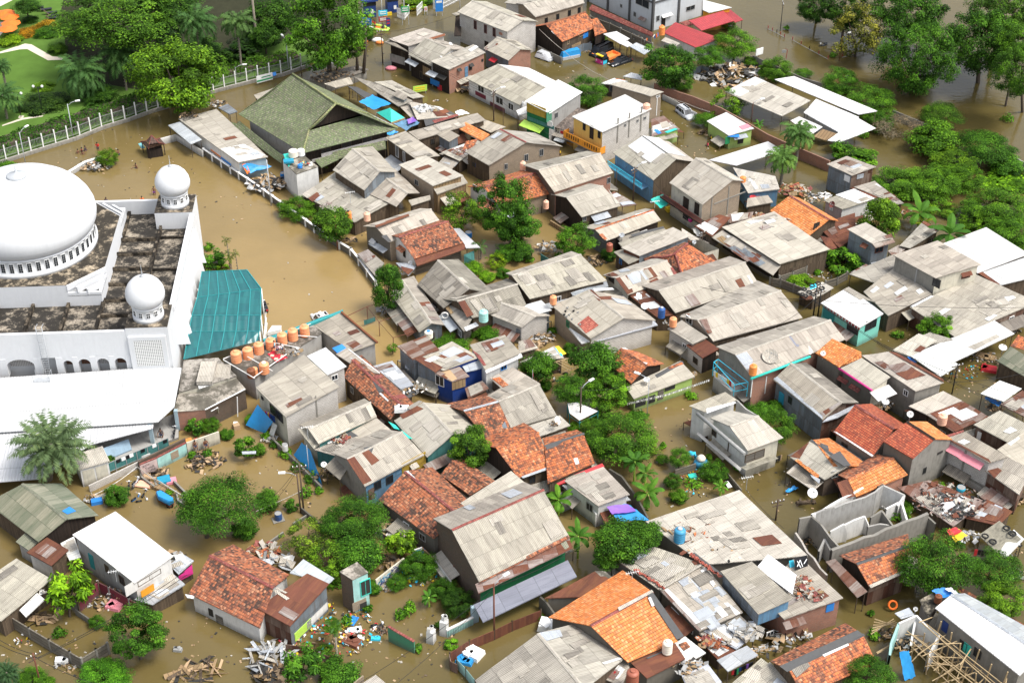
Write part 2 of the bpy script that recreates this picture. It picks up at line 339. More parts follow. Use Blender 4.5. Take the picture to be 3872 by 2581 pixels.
# houses
HS=[]
class H:
 def __init__(s,label,name='house',cat=None):
  s.a=(name,label,cat or name.replace('_',' '));s.walls=[];s.planes=[];s.rm=[];s.r=RNG(label);s.o=None;s.det=0;HS.append(s)
 def base(s,pts):
  if s.o is None: c=sum((Vector(p) for p in pts),Z(0))/len(pts);s.o=empty(*s.a,(c.x,c.y,0))
 def _roof(s,pts,mat,ref,t=.08,name='roof'):
  s.base(pts);tint=s.r.uniform(.86,1.1);k=(tint*s.r.uniform(.98,1.03),tint,tint*s.r.uniform(.95,1.02))
  mb=MB();pts=[Vector(p) for p in pts]
  if len(pts)==4:
   nu=max(1,min(10,int((pts[1]-pts[0]).length/1.6)));nv=max(1,min(6,int((pts[3]-pts[0]).length/1.6)))
   rr=s.r;am=.035 if mat in('asb','asbl','asbd','asbg','rust','rustz','zinc','tileo','tile') else .012
   n=newell(pts);flip=n.z<0
   e=(pts[1]-pts[0]).normalized();f=(n if not flip else -n).cross(e).normalized()
   g=[[None]*(nv+1) for _ in range(nu+1)]
   for i in range(nu+1):
    for j in range(nv+1):
     a=i/nu;b=j/nv;p=(pts[0]*(1-a)+pts[1]*a)*(1-b)+(pts[3]*(1-a)+pts[2]*a)*b
     g[i][j]=p+Z(rr.uniform(-am,am))
   uvf=lambda p:((p-pts[0]).dot(e),(p-pts[0]).dot(f))
   for i in range(nu):
    for j in range(nv):
     q=[g[i][j],g[i+1][j],g[i+1][j+1],g[i][j+1]]
     if flip: q=q[::-1]
     mb.face(q,[uvf(p) for p in q])
   border=[g[i][0] for i in range(nu)]+[g[nu][j] for j in range(nv)]+[g[i][nv] for i in range(nu,0,-1)]+[g[0][j] for j in range(nv,0,-1)]
   if flip: border=border[::-1]
   lo=[p-Z(t) for p in border]
   for i in range(len(border)):
    j=(i+1)%len(border);mb.face([border[i],lo[i],lo[j],border[j]])
   mb.face([p-Z(t+.03) for p in (pts if flip else pts[::-1])])
  else:
   mb.slab(pts,t,uv=uv_along(pts,*ref))
  o=mb.B(name,mat,s.o,color=k)
  s.planes.append((pts[0],newell(pts),pts));s.rm.append(mat);return o
 def _walls(s,base,tops,mat,ridge=None,zb=-.7):
  """base: list of xy corners in order, tops: z;ridge: {side index: apex point}"""
  s.base(base);s.mid=sum(base,Z(0))/len(base);mats=mat if isinstance(mat,(list,tuple)) else [mat];mb=MB();n=len(base)
  area=sum(base[i].x*base[(i+1)%n].y-base[(i+1)%n].x*base[i].y for i in range(n));um=[]
  for i in range(n):
   j=(i+1)%n;a,b=base[i],base[j];m=mats[i%len(mats)]
   if m is None: continue
   if m not in um: um.append(m)
   q=[V(a.x,a.y,zb),V(b.x,b.y,zb),V(b.x,b.y,tops[j])]
   if ridge and i in ridge: q.append(Vector(ridge[i]))
   q.append(V(a.x,a.y,tops[i]))
   L=(b-a).length;e=(V(b.x,b.y,0)-V(a.x,a.y,0)).normalized()
   uv=[((p-q[0]).dot(e),p.z) for p in q]
   if area<0: q=q[::-1];uv=uv[::-1]
   mb.face(q,uv,um.index(m))
   s.walls.append((V(a.x,a.y,zb),V(b.x,b.y,zb),max(tops[i],tops[j])+ (1.5 if ridge and i in ridge else 0)))
  if um: mb.B('wall',um,s.o,color=tuple([s.r.uniform(.9,1.08)]*3))
 def q(s,q,z,roof='asb',wall=None,oh=.22,zb=-.7,t=.08,name='roof',posts=True):
  """roof plane through four (or more) picture points;z one height or a list. AB is the upper edge."""
  n=len(q)//2;zz=z if isinstance(z,(list,tuple)) else [z]*n
  if n==4 and len(zz)==2: zz=[zz[0],zz[0],zz[1],zz[1]]
  pts=[P(q[2*i],q[2*i+1],zz[i]) for i in range(n)]
  s._roof(pts,roof,(pts[0],pts[1]),t,name)
  if wall:
   b=[];tp=[]
   for i in range(n):
    p=pts[i];e1=(pts[(i+1)%n]-p).normalized();e2=(pts[i-1]-p).normalized();w_=p+(e1+e2)*oh;b.append(V(w_.x,w_.y,0));tp.append(w_.z-t-.04)
   s._walls(b,tp,wall,zb=zb)
  elif wall is None and posts:
   mb=MB()
   for i in range(n):
    p=pts[i];e1=(pts[(i+1)%n]-p).normalized();e2=(pts[i-1]-p).normalized();w_=p+(e1+e2)*.15
    mb.tube([V(w_.x,w_.y,-.7),V(w_.x,w_.y,w_.z-t)],.055,5)
   mb.B('posts','wood',s.o)
  return s
 def g(s,r1,r2,e1,e2,ze,roof='asb',wall='block',slope=20,back=1.0,oh=.3,zb=-.7,cap='asbl',broof=None,zr=None):
  """gable: ridge r1-r2 and the visible eave e1-e2 in the picture;eave height ze;the far slope mirrors it"""
  E1=P(*e1,ze);E2=P(*e2,ze);er=(E2-E1);er.z=0;er.normalize();nr=V(-er.y,er.x,0)
  def hd(z):
   a=(P(*r1,z)+P(*r2,z))/2;return abs((a-E1).dot(nr))
  if zr is None:
   lo,hi=ze,ze+9;best=(9e9,ze+1.5)
   for k in range(181):
    z=ze+.05*k;d=abs((z-ze)-hd(z)*math.tan(R(slope)))
    if d<best[0]-1e-6 and k>2: best=(d,z)
   zr=best[1]
  R1=P(*r1,zr);R2=P(*r2,zr)
  def bk(Rp,Ep):return V(Rp.x+back*(Rp.x-Ep.x),Rp.y+back*(Rp.y-Ep.y),zr-(zr-ze)*back)
  B1=bk(R1,E1);B2=bk(R2,E2)
  s._roof([R1,R2,E2,E1],roof,(R1,R2));s._roof([R2,R1,B1,B2],broof or roof,(R2,R1));
  if wall:
   def ins(p,a,b):return p+(a-p).normalized()*oh+(b-p).normalized()*oh
   c=[ins(E1,E2,R1),ins(E2,E1,R2),ins(B2,B1,R2),ins(B1,B2,R1)]
   ra=R1+(R2-R1).normalized()*oh;rb=R2+(R1-R2).normalized()*oh
   s._walls([V(p.x,p.y,0) for p in c],[p.z-.13 for p in c],wall,{1:rb-Z(.12),3:ra-Z(.12)},zb)
  if cap:
   mb=MB();d=(R2-R1).normalized();nseg=max(2,int((R2-R1).length/1.1))
   for i in range(nseg):
    a=R1+(R2-R1)*(i/nseg);b=R1+(R2-R1)*((i+1.06)/nseg);up=Z(.07+s.r.uniform(-.01,.02))
    f=(E1-R1);f=f-d*f.dot(d);f=f.normalized()*.2;g_=(B1-R1);g_=g_-d*g_.dot(d);g_=g_.normalized()*.2
    mb.face([a+f+up*.7,b+f+up*.7,b+up,a+up]);mb.face([a+up,b+up,b+g_+up*.7,a+g_+up*.7])
   mb.B('ridge_cap',cap,s.o)
  s.R=(R1,R2,E1,E2,B1,B2)
  return s
 def p(s,q,mat,pl=-1,name='roof_patch',lift=.05,color=None):
  """a patch on roof plane number pl, its corners given in the picture"""
  p0,n,_=s.planes[pl];pts=[]
  for i in range(len(q)//2):
   d=ray(q[2*i],q[2*i+1]);t=(p0-CP).dot(n)/d.dot(n);pts.append(CP+d*t+Z(lift+s.r.uniform(0,.02)))
  MB().slab(pts,.03,uv=uv_along(pts,pts[0],pts[1],n if n.z>0 else -n)).B(name,mat,s.o,color=color);return s
 def j(s,k,mats,pl=-1,big=1.0):
  """k odd sheets laid over plane pl"""
  p0,n,pts=s.planes[pl];A,B,C_,Dd=pts[:4];W=(B-A).length;L=(Dd-A).length
  for _ in range(k):
   w=min(.9,s.r.choice((.8,.9,1.6))*big/max(W,1));l=min(.8,s.r.choice((.9,1.5,2.2))*big/max(L,1));a=s.r.uniform(.02,max(.03,.98-w));b=s.r.uniform(.02,max(.03,.98-l));lf=.05+s.r.uniform(0,.04);sk=s.r.uniform(-.02,.02)
   f=lambda x,y:(A*(1-x)+B*x)*(1-y)+(Dd*(1-x)+C_*x)*y+Z(lf)
   q=[f(a,b+sk),f(a+w,b),f(a+w,b+l),f(a,b+l+sk)];nn=newell(pts)
   MB().slab(q,.02,uv=uv_along(q,q[0],q[1],nn if nn.z>0 else -nn)).B('roof_patch',s.r.choice(mats),s.o,color=tuple([s.r.uniform(.85,1.1)]*3))
  return s
 def hit(s,u,v):
  s.det=1
  d=ray(u,v);best=None
  for a,b,zt in s.walls:
   e=(b-a);e.z=0;L=e.length;e.normalize();n=V(-e.y,e.x,0);dn=d.dot(n)
   if abs(dn)<1e-6: continue
   t=(a-CP).dot(n)/dn;p=CP+d*t;k=(p-a).dot(e)
   if -.3<k<L+.3 and -1<p.z<zt+1 and (best is None or t<best[0]):best=(t,p,e,n if n.dot(d)<0 else -n)
  return best
 def w(s,lst,frame='wht',pane='glassd',name='window'):
  """windows or doors: (u,v of centre, width, height in m)"""
  for it in lst:
   u,v,ww,hh=it[:4];h=s.hit(u,v)
   if not h: continue
   s.win(*h[1:],ww,hh,frame,pane,name)
  return s
 def win(s,p,e,n,ww,hh,frame='wht',pane='glassd',name='window'):
   up=Z(1);rz=ang(e);mb=MB();b=.07
   for dx,dz,a,c in((0,hh/2,ww+b,b),(0,-hh/2,ww+b,b),(-ww/2,0,b,hh-b),(ww/2,0,b,hh-b),(0,0,.045,hh-b)):
    mb.box(p+e*dx+up*dz+n*.02,(a,.12,c),rz)
   fr=mb.B(name,frame,s.o)
   MB().box(p+n*.012,(ww-b,.06,hh-b),rz).B('pane' if name=='window' else 'leaf',pane,fr)
 def d(s,lst,mat='wood'):
  for u,v,ww,hh in lst:
   h=s.hit(u,v)
   if h: _,p,e,n=h;MB().box(p+n*.03,(ww,.1,hh),ang(e)).B('door',mat,s.o)
  return s
 def pan(s,u,v,ww,hh,mat,name='wall_panel',off=.03):
  h=s.hit(u,v)
  if h:
   _,p,e,n=h;q=MB();q.box(p+n*off,(ww,.06,hh),ang(e));q.B(name,mat,s.o)
  return s
 def aw(s,u,v,ww,out,mat,drop=.35,name='awning'):
  h=s.hit(u,v)
  if h:
   _,p,e,n=h;a=p-e*ww/2;b=p+e*ww/2;c=b+n*out-Z(drop);d_=a+n*out-Z(drop)
   MB().slab([a,b,c,d_],.05,uv=uv_along([a,b,c,d_],a,b,Z(1))).B(name,mat,s.o)
  return s
# plants
def leafmesh(name,cent,nor,size,tone,mat,rs,asp=2.0,bend=None):
 """one diamond leaf per centre;arrays"""
 n=len(cent);nor=nor/np.maximum(np.linalg.norm(nor,axis=1,keepdims=True),1e-6)
 t=rs.normal(size=(n,3)) if bend is None else bend+rs.normal(size=(n,3))*.35;t-=nor*(t*nor).sum(1,keepdims=True);t/=np.maximum(np.linalg.norm(t,axis=1,keepdims=True),1e-6)
 b=np.cross(nor,t);L=(size*rs.uniform(.7,1.3,n))[:,None];Wd=L/asp
 v=np.stack([cent-t*L*.5,cent+b*Wd*.5,cent+t*L*.5,cent-b*Wd*.5],1).reshape(-1,3)
 me=D.meshes.new(name);me.vertices.add(4*n);me.vertices.foreach_set('co',v.ravel());me.loops.add(4*n);me.loops.foreach_set('vertex_index',np.arange(4*n))
 me.polygons.add(n);me.polygons.foreach_set('loop_start',np.arange(0,4*n,4));me.polygons.foreach_set('loop_total',np.full(n,4))
 at=me.attributes.new('tone','FLOAT','FACE');at.data.foreach_set('value',np.clip(tone,0,1).astype(np.float32))
 me.materials.append(MATS[mat]);me.update(calc_edges=True);return me
def crown_mesh(name,seed,clumps=46,per=150,leaf=.085,flat=.0,feather=False,spread=.2,shape='round',droop=0.,mat='leaf',asp=2.0,inner=.5):
 rs=np.random.RandomState(seed);C=[];Nn=[];To=[];B=[]
 cc=[]
 while len(cc)<clumps:
  d=rs.normal(size=3);d/=np.linalg.norm(d);r=rs.uniform(inner,1.0)**.6*.86
  if shape=='flat': d[2]=abs(d[2])*.8-.15
  if shape=='cone': k=(d[2]+1)/2;d[:2]*=(1.15-.75*k)
  if shape=='dome': d[2]=d[2]*.85+.08
  cc.append(d*r*(1+rs.uniform(-.16,.14)))
 for c in cc:
  m=int(per*rs.uniform(.6,1.4));sr=spread*rs.uniform(.7,1.4)
  dd=rs.normal(size=(m,3));dd/=np.linalg.norm(dd,axis=1,keepdims=True);rr=rs.uniform(.25,1,(m,1))**.5
  p=dd*rr*sr*np.array([1.15,1.15,.75-flat]);
  if droop: p[:,2]-=droop*sr*(np.linalg.norm(p[:,:2],axis=1)/sr)**2
  out=c/ (np.linalg.norm(c)+1e-6)
  nn=dd*.9+out*.5+np.array([0,0,.75])+rs.normal(size=(m,3))*.45
  C.append(p+c);Nn.append(nn);b=dd.copy();b[:,2]=-.25-droop;B.append(b)
  To.append(np.clip(.43+rs.normal()*.17+rs.normal(size=m)*.2+.1*dd[:,2],0,1))  # random leaf tones, with light from above painted into the clump tops
 C=np.concatenate(C);Nn=np.concatenate(Nn);To=np.concatenate(To);B=np.concatenate(B)
 return leafmesh(name,C,Nn,np.full(len(C),leaf),To,mat,rs,asp,B), cc
CROWN={}
def crowns():
 for k,(sd,kw) in {'r0':(1,dict(clumps=70,per=240,leaf=.066)),'r1':(2,dict(clumps=60,per=250,leaf=.07,spread=.21)),'r2':(3,dict(clumps=80,per=220,leaf=.06,spread=.17)),
  'big':(4,dict(clumps=190,per=170,leaf=.045,spread=.13,droop=.7,asp=2.4)),'big2':(14,dict(clumps=160,per=170,leaf=.046,spread=.14,droop=.5,shape='dome')),'f0':(5,dict(clumps=130,per=210,leaf=.055,spread=.18,shape='dome',droop=.5,asp=3.2,flat=.25)),'f1':(6,dict(clumps=110,per=220,leaf=.055,spread=.2,shape='flat',droop=.4,asp=3.2,flat=.35)),
  'b0':(7,dict(clumps=44,per=230,leaf=.09,spread=.27,shape='dome')),'b1':(8,dict(clumps=24,per=130,leaf=.18,spread=.32,shape='dome')),'lf':(9,dict(clumps=26,per=60,leaf=.24,spread=.22,asp=2.6)),'c0':(10,dict(clumps=80,per=190,leaf=.07,spread=.18,shape='cone')),
  'sp':(11,dict(clumps=56,per=110,leaf=.07,spread=.18)),'tw':(12,dict(clumps=40,per=70,leaf=.12,spread=.25,shape='dome',mat='twig',asp=9.))}.items():
  CROWN[k]=crown_mesh('crown_'+k,sd,**kw)
def tree(kind,u,v,w,label,hr=.85,name='tree',cat='tree',zc=None,col=None,trunk=True,group=None,base=None,bark='bark',lean=0):
 """kind: crown mesh;(u,v) crown centre in the picture, w crown width in tile units;hr crown height / width"""
 k=mpt(u,v,2);rad=w*k/2;hz=rad*hr
 if zc is None: zc=hz*1.15+ (.35*rad if trunk else -.25*hz)
 c=P(u,v,zc);b=Vector(base) if base else V(c.x-lean*rad,c.y,0)
 root=empty(name,label,cat,(b.x,b.y,0),group);me,cc=CROWN[kind];rr=RNG(label)
 o=D.objects.new('crown' if trunk else 'foliage',me);COL.objects.link(o);o.parent=root;o.location=(c.x-b.x,c.y-b.y,c.z);gk=1.07 if trunk else 1.15;o.scale=(rad*gk,rad*gk,hz*gk);o.rotation_euler=(0,0,rr.uniform(0,6.28))
 col=col or (1,1,1);kk=rr.uniform(.9,1.12);o.color=(col[0]*kk,col[1]*kk,col[2]*kk,1)
 mb=MB();r0=max(.05,rad*.055) if trunk else .04
 fork=V(b.x+(c.x-b.x)*.5,b.y+(c.y-b.y)*.5,max(.3,zc-hz*.75))
 mb.tube([V(b.x,b.y,-1),V(b.x,b.y,-.1)+V(rr.uniform(-.05,.05),0,0),fork],r0*1.25,7,r0*.85)
 for q in rr.sample(cc,min(7 if trunk else 4,len(cc))):
  e=c+V(q[0]*rad,q[1]*rad,q[2]*hz)*.85;m_=(fork+e)/2+Z(-.06*rad);mb.tube([fork,m_,e],r0*.55,5,r0*.12)
 mb.B('trunk' if trunk else 'stem',bark,root);return root
FR={}
def fronds(key,n,L,droop,leafl,seed,up=.9,mat='frond',wide=1.0):
 """a palm head of n fronds of length L, radius 1 units"""
 rs=np.random.RandomState(seed);C=[];Nn=[];B=[];To=[];Sz=[]
 mb=MB()
 for i in range(n):
  az=6.2832*(i*.618%1)+rs.uniform(-.1,.1);el=up*(1-1.25*(i/n))+rs.uniform(-.1,.1);ln=L*rs.uniform(.8,1.1);tn=.45+rs.normal()*.12
  p=np.zeros(3);pts=[p.copy()];st=14;e=el
  for k in range(st):
   e-=droop/st*(.4+1.3*k/st);d=np.array([math.cos(az)*math.cos(e),math.sin(az)*math.cos(e),math.sin(e)]);p=p+d*ln/st;pts.append(p.copy())
  for k in range(2,st+1):
   t=pts[k]-pts[k-1];t/=np.linalg.norm(t);sd=np.cross(t,[0,0,1]);sd/=np.linalg.norm(sd)+1e-6;upv=np.cross(sd,t)
   fall=leafl*math.sin(math.pi*min(1,(k+1)/(st+2)))**.6
   for h in (0,.5):
    q=pts[k-1]+(pts[k]-pts[k-1])*h
    for sg in(-1,1):
     dr=sd*sg+t*.55-np.array([0,0,.35+.2*rs.rand()]);dr/=np.linalg.norm(dr)
     C.append(q+dr*fall*.5);Nn.append(upv+sd*sg*.4+rs.normal(size=3)*.15);B.append(dr*8);To.append(tn+rs.normal()*.1);Sz.append(fall)
 FR[key]=leafmesh('crown_'+key,np.array(C),np.array(Nn),np.array(Sz),np.array(To),mat,rs,6.0/wide,np.array(B))
def palm(kind,u,v,w,zc,label,col=(1,1,1),base=None,name='palm_tree',cat='palm',tr=.16):
 """(u,v) heart of the head at height zc;w width of the head in tile units"""
 c=P(u,v,zc);rad=w*mpt(u,v,zc)/2;b=Vector(base) if base else V(c.x,c.y,0);rr=RNG(label)
 root=empty(name,label,cat,(b.x,b.y,0));o=D.objects.new('crown',FR[kind]);COL.objects.link(o);o.parent=root;o.location=(c.x-b.x,c.y-b.y,zc);o.scale=(rad,rad,rad);o.color=(*col,1);o.rotation_euler=(0,0,rr.uniform(0,6))
 mb=MB();pts=[V(b.x,b.y,-1)+(V(c.x,c.y,zc+.1)-V(b.x,b.y,-1))*t+V(.12*math.sin(3*t),0,0) for t in(0,.25,.5,.75,1)]
 mb.tube(pts,tr*1.25,8,tr*.85)
 for k in range(int(zc/.45)):q=pts[0].lerp(pts[-1],(k*.45+1)/(zc+1));mb.lathe([(tr*1.2,-.05),(tr*1.28,0),(tr*1.1,.06)],q,8,cap=False)
 mb.B('trunk','barkp',root);return root
def banana_mesh(key,n,seed):
 rs=np.random.RandomState(seed);mb=MB();tones=[]
 for i in range(n):
  az=6.2832*(i*.618%1)+rs.uniform(-.2,.2);el=1.25-.95*i/n;ln=rs.uniform(.8,1.1);st=9;p=np.zeros(3);e=el;P0=[p.copy()]
  for k in range(st):
   e-=(.10+.20*i/n)*(.5+1.2*k/st);p=p+np.array([math.cos(az)*math.cos(e),math.sin(az)*math.cos(e),math.sin(e)])*ln/st;P0.append(p.copy())
  L=[];Rr=[]
  for k in range(st+1):
   t=P0[min(k+1,st)]-P0[max(k-1,0)];t/=np.linalg.norm(t);sd=np.cross(t,[0,0,1]);sd/=np.linalg.norm(sd)+1e-6
   wd=.165*math.sin(math.pi*max(0,(k-1.6))/(st-1.6))**.55 if k>1.6 else .012;wd*=rs.uniform(.82,1.08)
   L.append(P0[k]+sd*wd-np.array([0,0,wd*.4]));Rr.append(P0[k]-sd*wd-np.array([0,0,wd*.4]))
  tn=.4+.35*rs.rand()
  for k in range(st):
   for A in(L,Rr):
    g=rs.uniform(0,.012);mb.face([P0[k],P0[k+1],A[k+1],A[k]+(A[k+1]-A[k])*g*8]);tones.append(tn+rs.normal()*.06)
 me=D.meshes.new('leaves_'+key);me.from_pydata(mb.v,[],mb.f);at=me.attributes.new('tone','FLOAT','FACE');at.data.foreach_set('value',np.clip(tones,0,1).astype(np.float32));me.materials.append(MATS['banana']);FR[key]=me
def banana(u,v,w,z,label,col=(1,1,1),key='ban0'):
 c=P(u,v,z);rad=w*mpt(u,v,z)/2;root=empty('banana_plant',label,'banana plant',(c.x,c.y,0));rr=RNG(label)
 o=D.objects.new('leaves',FR[key]);COL.objects.link(o);o.parent=root;o.location=(0,0,z);o.scale=(rad*1.1,)*3;o.color=(*col,1);o.rotation_euler=(0,0,rr.uniform(0,6))
 MB().tube([V(c.x,c.y,-.6),V(c.x,c.y,z*.5),V(c.x,c.y,z+.1)],.14,8,.07).B('stem','lime',root,color=(1,1,1));return root
def bush(u,v,w,label,kind='b0',hr=.75,col=None,name='bush',cat='bush',zc=None,group=None):return tree(kind,u,v,w,label,hr,name,cat,zc,col,False,group)
# small things
TANKP={}
def tank(u,v,w,z,mat,label,h=1.25,stand=0,lid=None,group=None,cat='water tank'):
 """(u,v):middle of the foot;w diameter in tile units"""
 c=P(u,v,z);r=w*mpt(u,v,z)/2;root=empty('water_tank',label,cat,(c.x,c.y,c.z),group);b=c+Z(stand);hh=2*r*h
 pr=[(r*.97,0)]
 for i in range(5):pr+=[(r,hh*(.04+.19*i)),(r,hh*(.14+.19*i)),(r*.955,hh*(.165+.19*i)),(r*.955,hh*(.205+.19*i))]
 pr=pr[:-2]+[(r*.98,hh*.93),(r*.8,hh*1.02),(r*.42,hh*1.07)]
 MB().lathe(pr,b,20).B('body',mat,root);MB().lathe([(r*.42,hh*1.05),(r*.44,hh*1.07),(r*.44,hh*1.13),(r*.36,hh*1.16)],b,16).B('lid',lid or mat,root)
 if stand:
  mb=MB()
  for sx in(-1,1):
   for sy in(-1,1):mb.tube([c+V(sx*r*.85,sy*r*.85,-.3),c+V(sx*r*.8,sy*r*.8,stand)],.035,5)
  mb.box(c+Z(stand-.05),(r*2.1,r*2.1,.07));mb.B('stand','steel',root)
 return root
def dish(u,v,w,z,label,az=200,el=50,mat='wht',solid=True,group=None):
 c=P(u,v,z);r=w*mpt(u,v,z)/2;root=empty('satellite_dish',label,'satellite dish',(c.x,c.y,c.z-.6-r),group)
 a=R(az);e=R(el);d=V(math.sin(a)*math.cos(e),math.cos(a)*math.cos(e),math.sin(e));M=d.to_track_quat('Z','Y').to_matrix()
 mb=MB();n=20;rings=[[c+M@V(r*k*math.cos(6.2832*i/n),r*k*math.sin(6.2832*i/n),.32*r*k*k-.3*r) for i in range(n)] for k in(.02,.25,.5,.75,1)]
 for k in range(4):
  for i in range(n):mb.face([rings[k][i],rings[k][(i+1)%n],rings[k+1][(i+1)%n],rings[k+1][i]],sm=True)
 mb.B('bowl',mat,root);f=c+d*r*.85
 m2=MB()
 for i in range(3):m2.tube([c+M@V(r*.9*math.cos(2.1*i),r*.9*math.sin(2.1*i),0),f],.02,4)
 m2.box(f,(.12,.12,.14));m2.B('feed_arm','grey',root)
 MB().tube([V(c.x,c.y,c.z-.6-r),c-d*.25*r],.045,6).B('mast','steel',root);return root
def pole(u,v,h,label,lamp=False,arm=True,mat='polewood',name='utility_pole',cat='utility pole',top=None,z0=-.6,r=.11,az=90,group=None):
 b=P(u,v,0);root=empty(name,label,cat,(b.x,b.y,0),group);t=V(b.x,b.y,h)
 MB().tube([V(b.x,b.y,z0),t],r,8,r*.7).B('pole',mat,root)
 if arm:
  d=V(math.cos(R(az)),math.sin(R(az)),0);mb=MB();mb.box(t-Z(.4),(1.6,.1,.1),R(az));mb.box(t-Z(.9),(1.2,.09,.09),R(az));mb.B('crossarm','wood',root)
  m2=MB()
  for k in(-.7,-.25,.25,.7):m2.lathe([(.05,-.35),(.06,-.25),(.03,-.15)],t+d*k,8)
  m2.B('insulators','wht',root)
 if lamp:
  d=V(math.cos(R(lamp)),math.sin(R(lamp)),0);q=V(b.x,b.y,h-.3)
  MB().tube([q,q+d*.6+Z(.45),q+d*1.3+Z(.6)],.04,6).B('lamp_arm','steel',root)
  MB().box(q+d*1.6+Z(.6),(.75,.3,.14),R(lamp)).B('lamp_head','wht',root)
 return root
def cable(pts,label,r=.022,sag=.4,name='power_cable',mat='cable',cat='cable',group=None):
 pts=[P(*p) for p in pts];mb=MB()
 for a,b in zip(pts,pts[1:]):
  mb.tube([a+(b-a)*(i/9)-Z(sag*4*(i/9)*(1-i/9)) for i in range(10)],r,4,cap=False)
 return tag(mb.B(name,mat),label,cat,group or (label if 'cable' in name else None))
def wallrun(pts,h,label,mat='conc',th=.16,name='garden_wall',cat='wall',zb=-.6,cap=None,posts=0,pm='conc',hs=None,group=None):
 """free-standing wall along picture points (foot line is at height h: points are its TOP edge)"""
 pp=[P(p[0],p[1],h if hs is None else hs[i]) for i,p in enumerate(pts)];c=pp[len(pp)//2];root=empty(name,label,cat,(c.x,c.y,0),group);mb=MB();mc=MB();mp=MB()
 for a,b in zip(pp,pp[1:]):
  e=(b-a);e.z=0;L=e.length;e.normalize();n=V(-e.y,e.x,0)*th/2
  A=[a+n,a-n];B=[b+n,b-n];lo=lambda p:V(p.x,p.y,zb)
  for s_ in(0,1):
   q=[lo(A[s_]),lo(B[s_]),B[s_],A[s_]];mb.face(q,[(0,zb),(L,zb),(L,b.z),(0,a.z)])
  mb.face([A[0],A[1],B[1],B[0]]);mb.face([lo(A[0]),lo(A[1]),A[1],A[0]]);mb.face([lo(B[0]),lo(B[1]),B[1],B[0]])
  if cap:
   k=n*1.6;mc.slab([a+k+Z(.09),a-k+Z(.09),b-k+Z(.09),b+k+Z(.09)],.088)
  if posts:
   m_=max(1,int(L/posts))
   for i in range(m_+1):
    q=a.lerp(b,i/m_);mp.box(V(q.x,q.y,(q.z+.18+zb)/2),(th*1.7,th*1.7,q.z+.18-zb),ang(e))
 mb.B('panel' if posts else 'masonry',mat,root)
 if cap: mc.B('coping',cap,root)
 if posts: mp.B('post',pm,root)
 return root
# setting
m_sheet('tealroof',(.022,.15,.15),(.016,.105,.115),(.02,.10,.12),period=.9,sw=1.5,sh=1.3,streak=.45,rough=.3,spec=.5,valley=.12,line=.5)
def m_lattice(name,c,h,s=.16):
 n=N(name,.8,.2);uvv,u,v=n.uv();fu=n.math('ABSOLUTE',n.math('SUBTRACT',n.math('FRACT',n.math('DIVIDE',u,s)),.5));fv=n.math('ABSOLUTE',n.math('SUBTRACT',n.math('FRACT',n.math('DIVIDE',v,s)),.5))
 k=n.math('LESS_THAN',n.math('ADD',fu,fv),.36);n.out(n.mix(k,c,h))
m_lattice('lattice',(.78,.78,.76),(.06,.06,.055),.22);m_lattice('latticeb',(.20,.10,.065),(.03,.02,.015),.2);m_lattice('latticew',(.62,.60,.58),(.08,.05,.04),.2)
m_lattice('rug',(.50,.03,.05),(.62,.50,.38),.9)
def water():
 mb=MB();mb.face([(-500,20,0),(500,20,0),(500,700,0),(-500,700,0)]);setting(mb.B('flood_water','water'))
 mb=MB();mb.face([(-900,-200,-1.6),(900,-200,-1.6),(900,1500,-1.6),(-900,1500,-1.6)]);setting(mb.B('ground','soil'))
 T(0,0)
 q=[P(*p,.45) for p in((-700,1520),(0,1450),(700,1235),(1400,985),(2000,795),(2353,700),(2830,575),(3290,330),(3290,-200),(2600,-900),(-900,-900))]
 mb=MB();mb.slab(q,1.5);setting(mb.B('lawn','lawn'))
 mb=MB();q=[P(*p,.46) for p in((-40,490),(230,402),(290,410),(480,520),(590,525),(580,550),(440,555),(320,490),(250,452),(180,455),(-40,500))];mb.slab(q,.02);setting(mb.B('garden_path','sand'))
 mb=MB();mb.slab([P(*p,.46) for p in((-200,10),(120,0),(60,30),(0,60),(-200,90))],.02);mb.slab([P(*p,.46) for p in((-200,215),(40,200),(60,260),(0,330),(-200,330))],.02);mb.slab([P(*p,.46) for p in((20,1150),(200,1085),(400,1060),(390,1072),(210,1100),(20,1160))],.02);setting(mb.B('patio','sand'))
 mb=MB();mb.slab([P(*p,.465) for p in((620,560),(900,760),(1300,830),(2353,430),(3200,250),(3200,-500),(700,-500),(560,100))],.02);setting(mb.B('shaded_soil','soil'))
water()
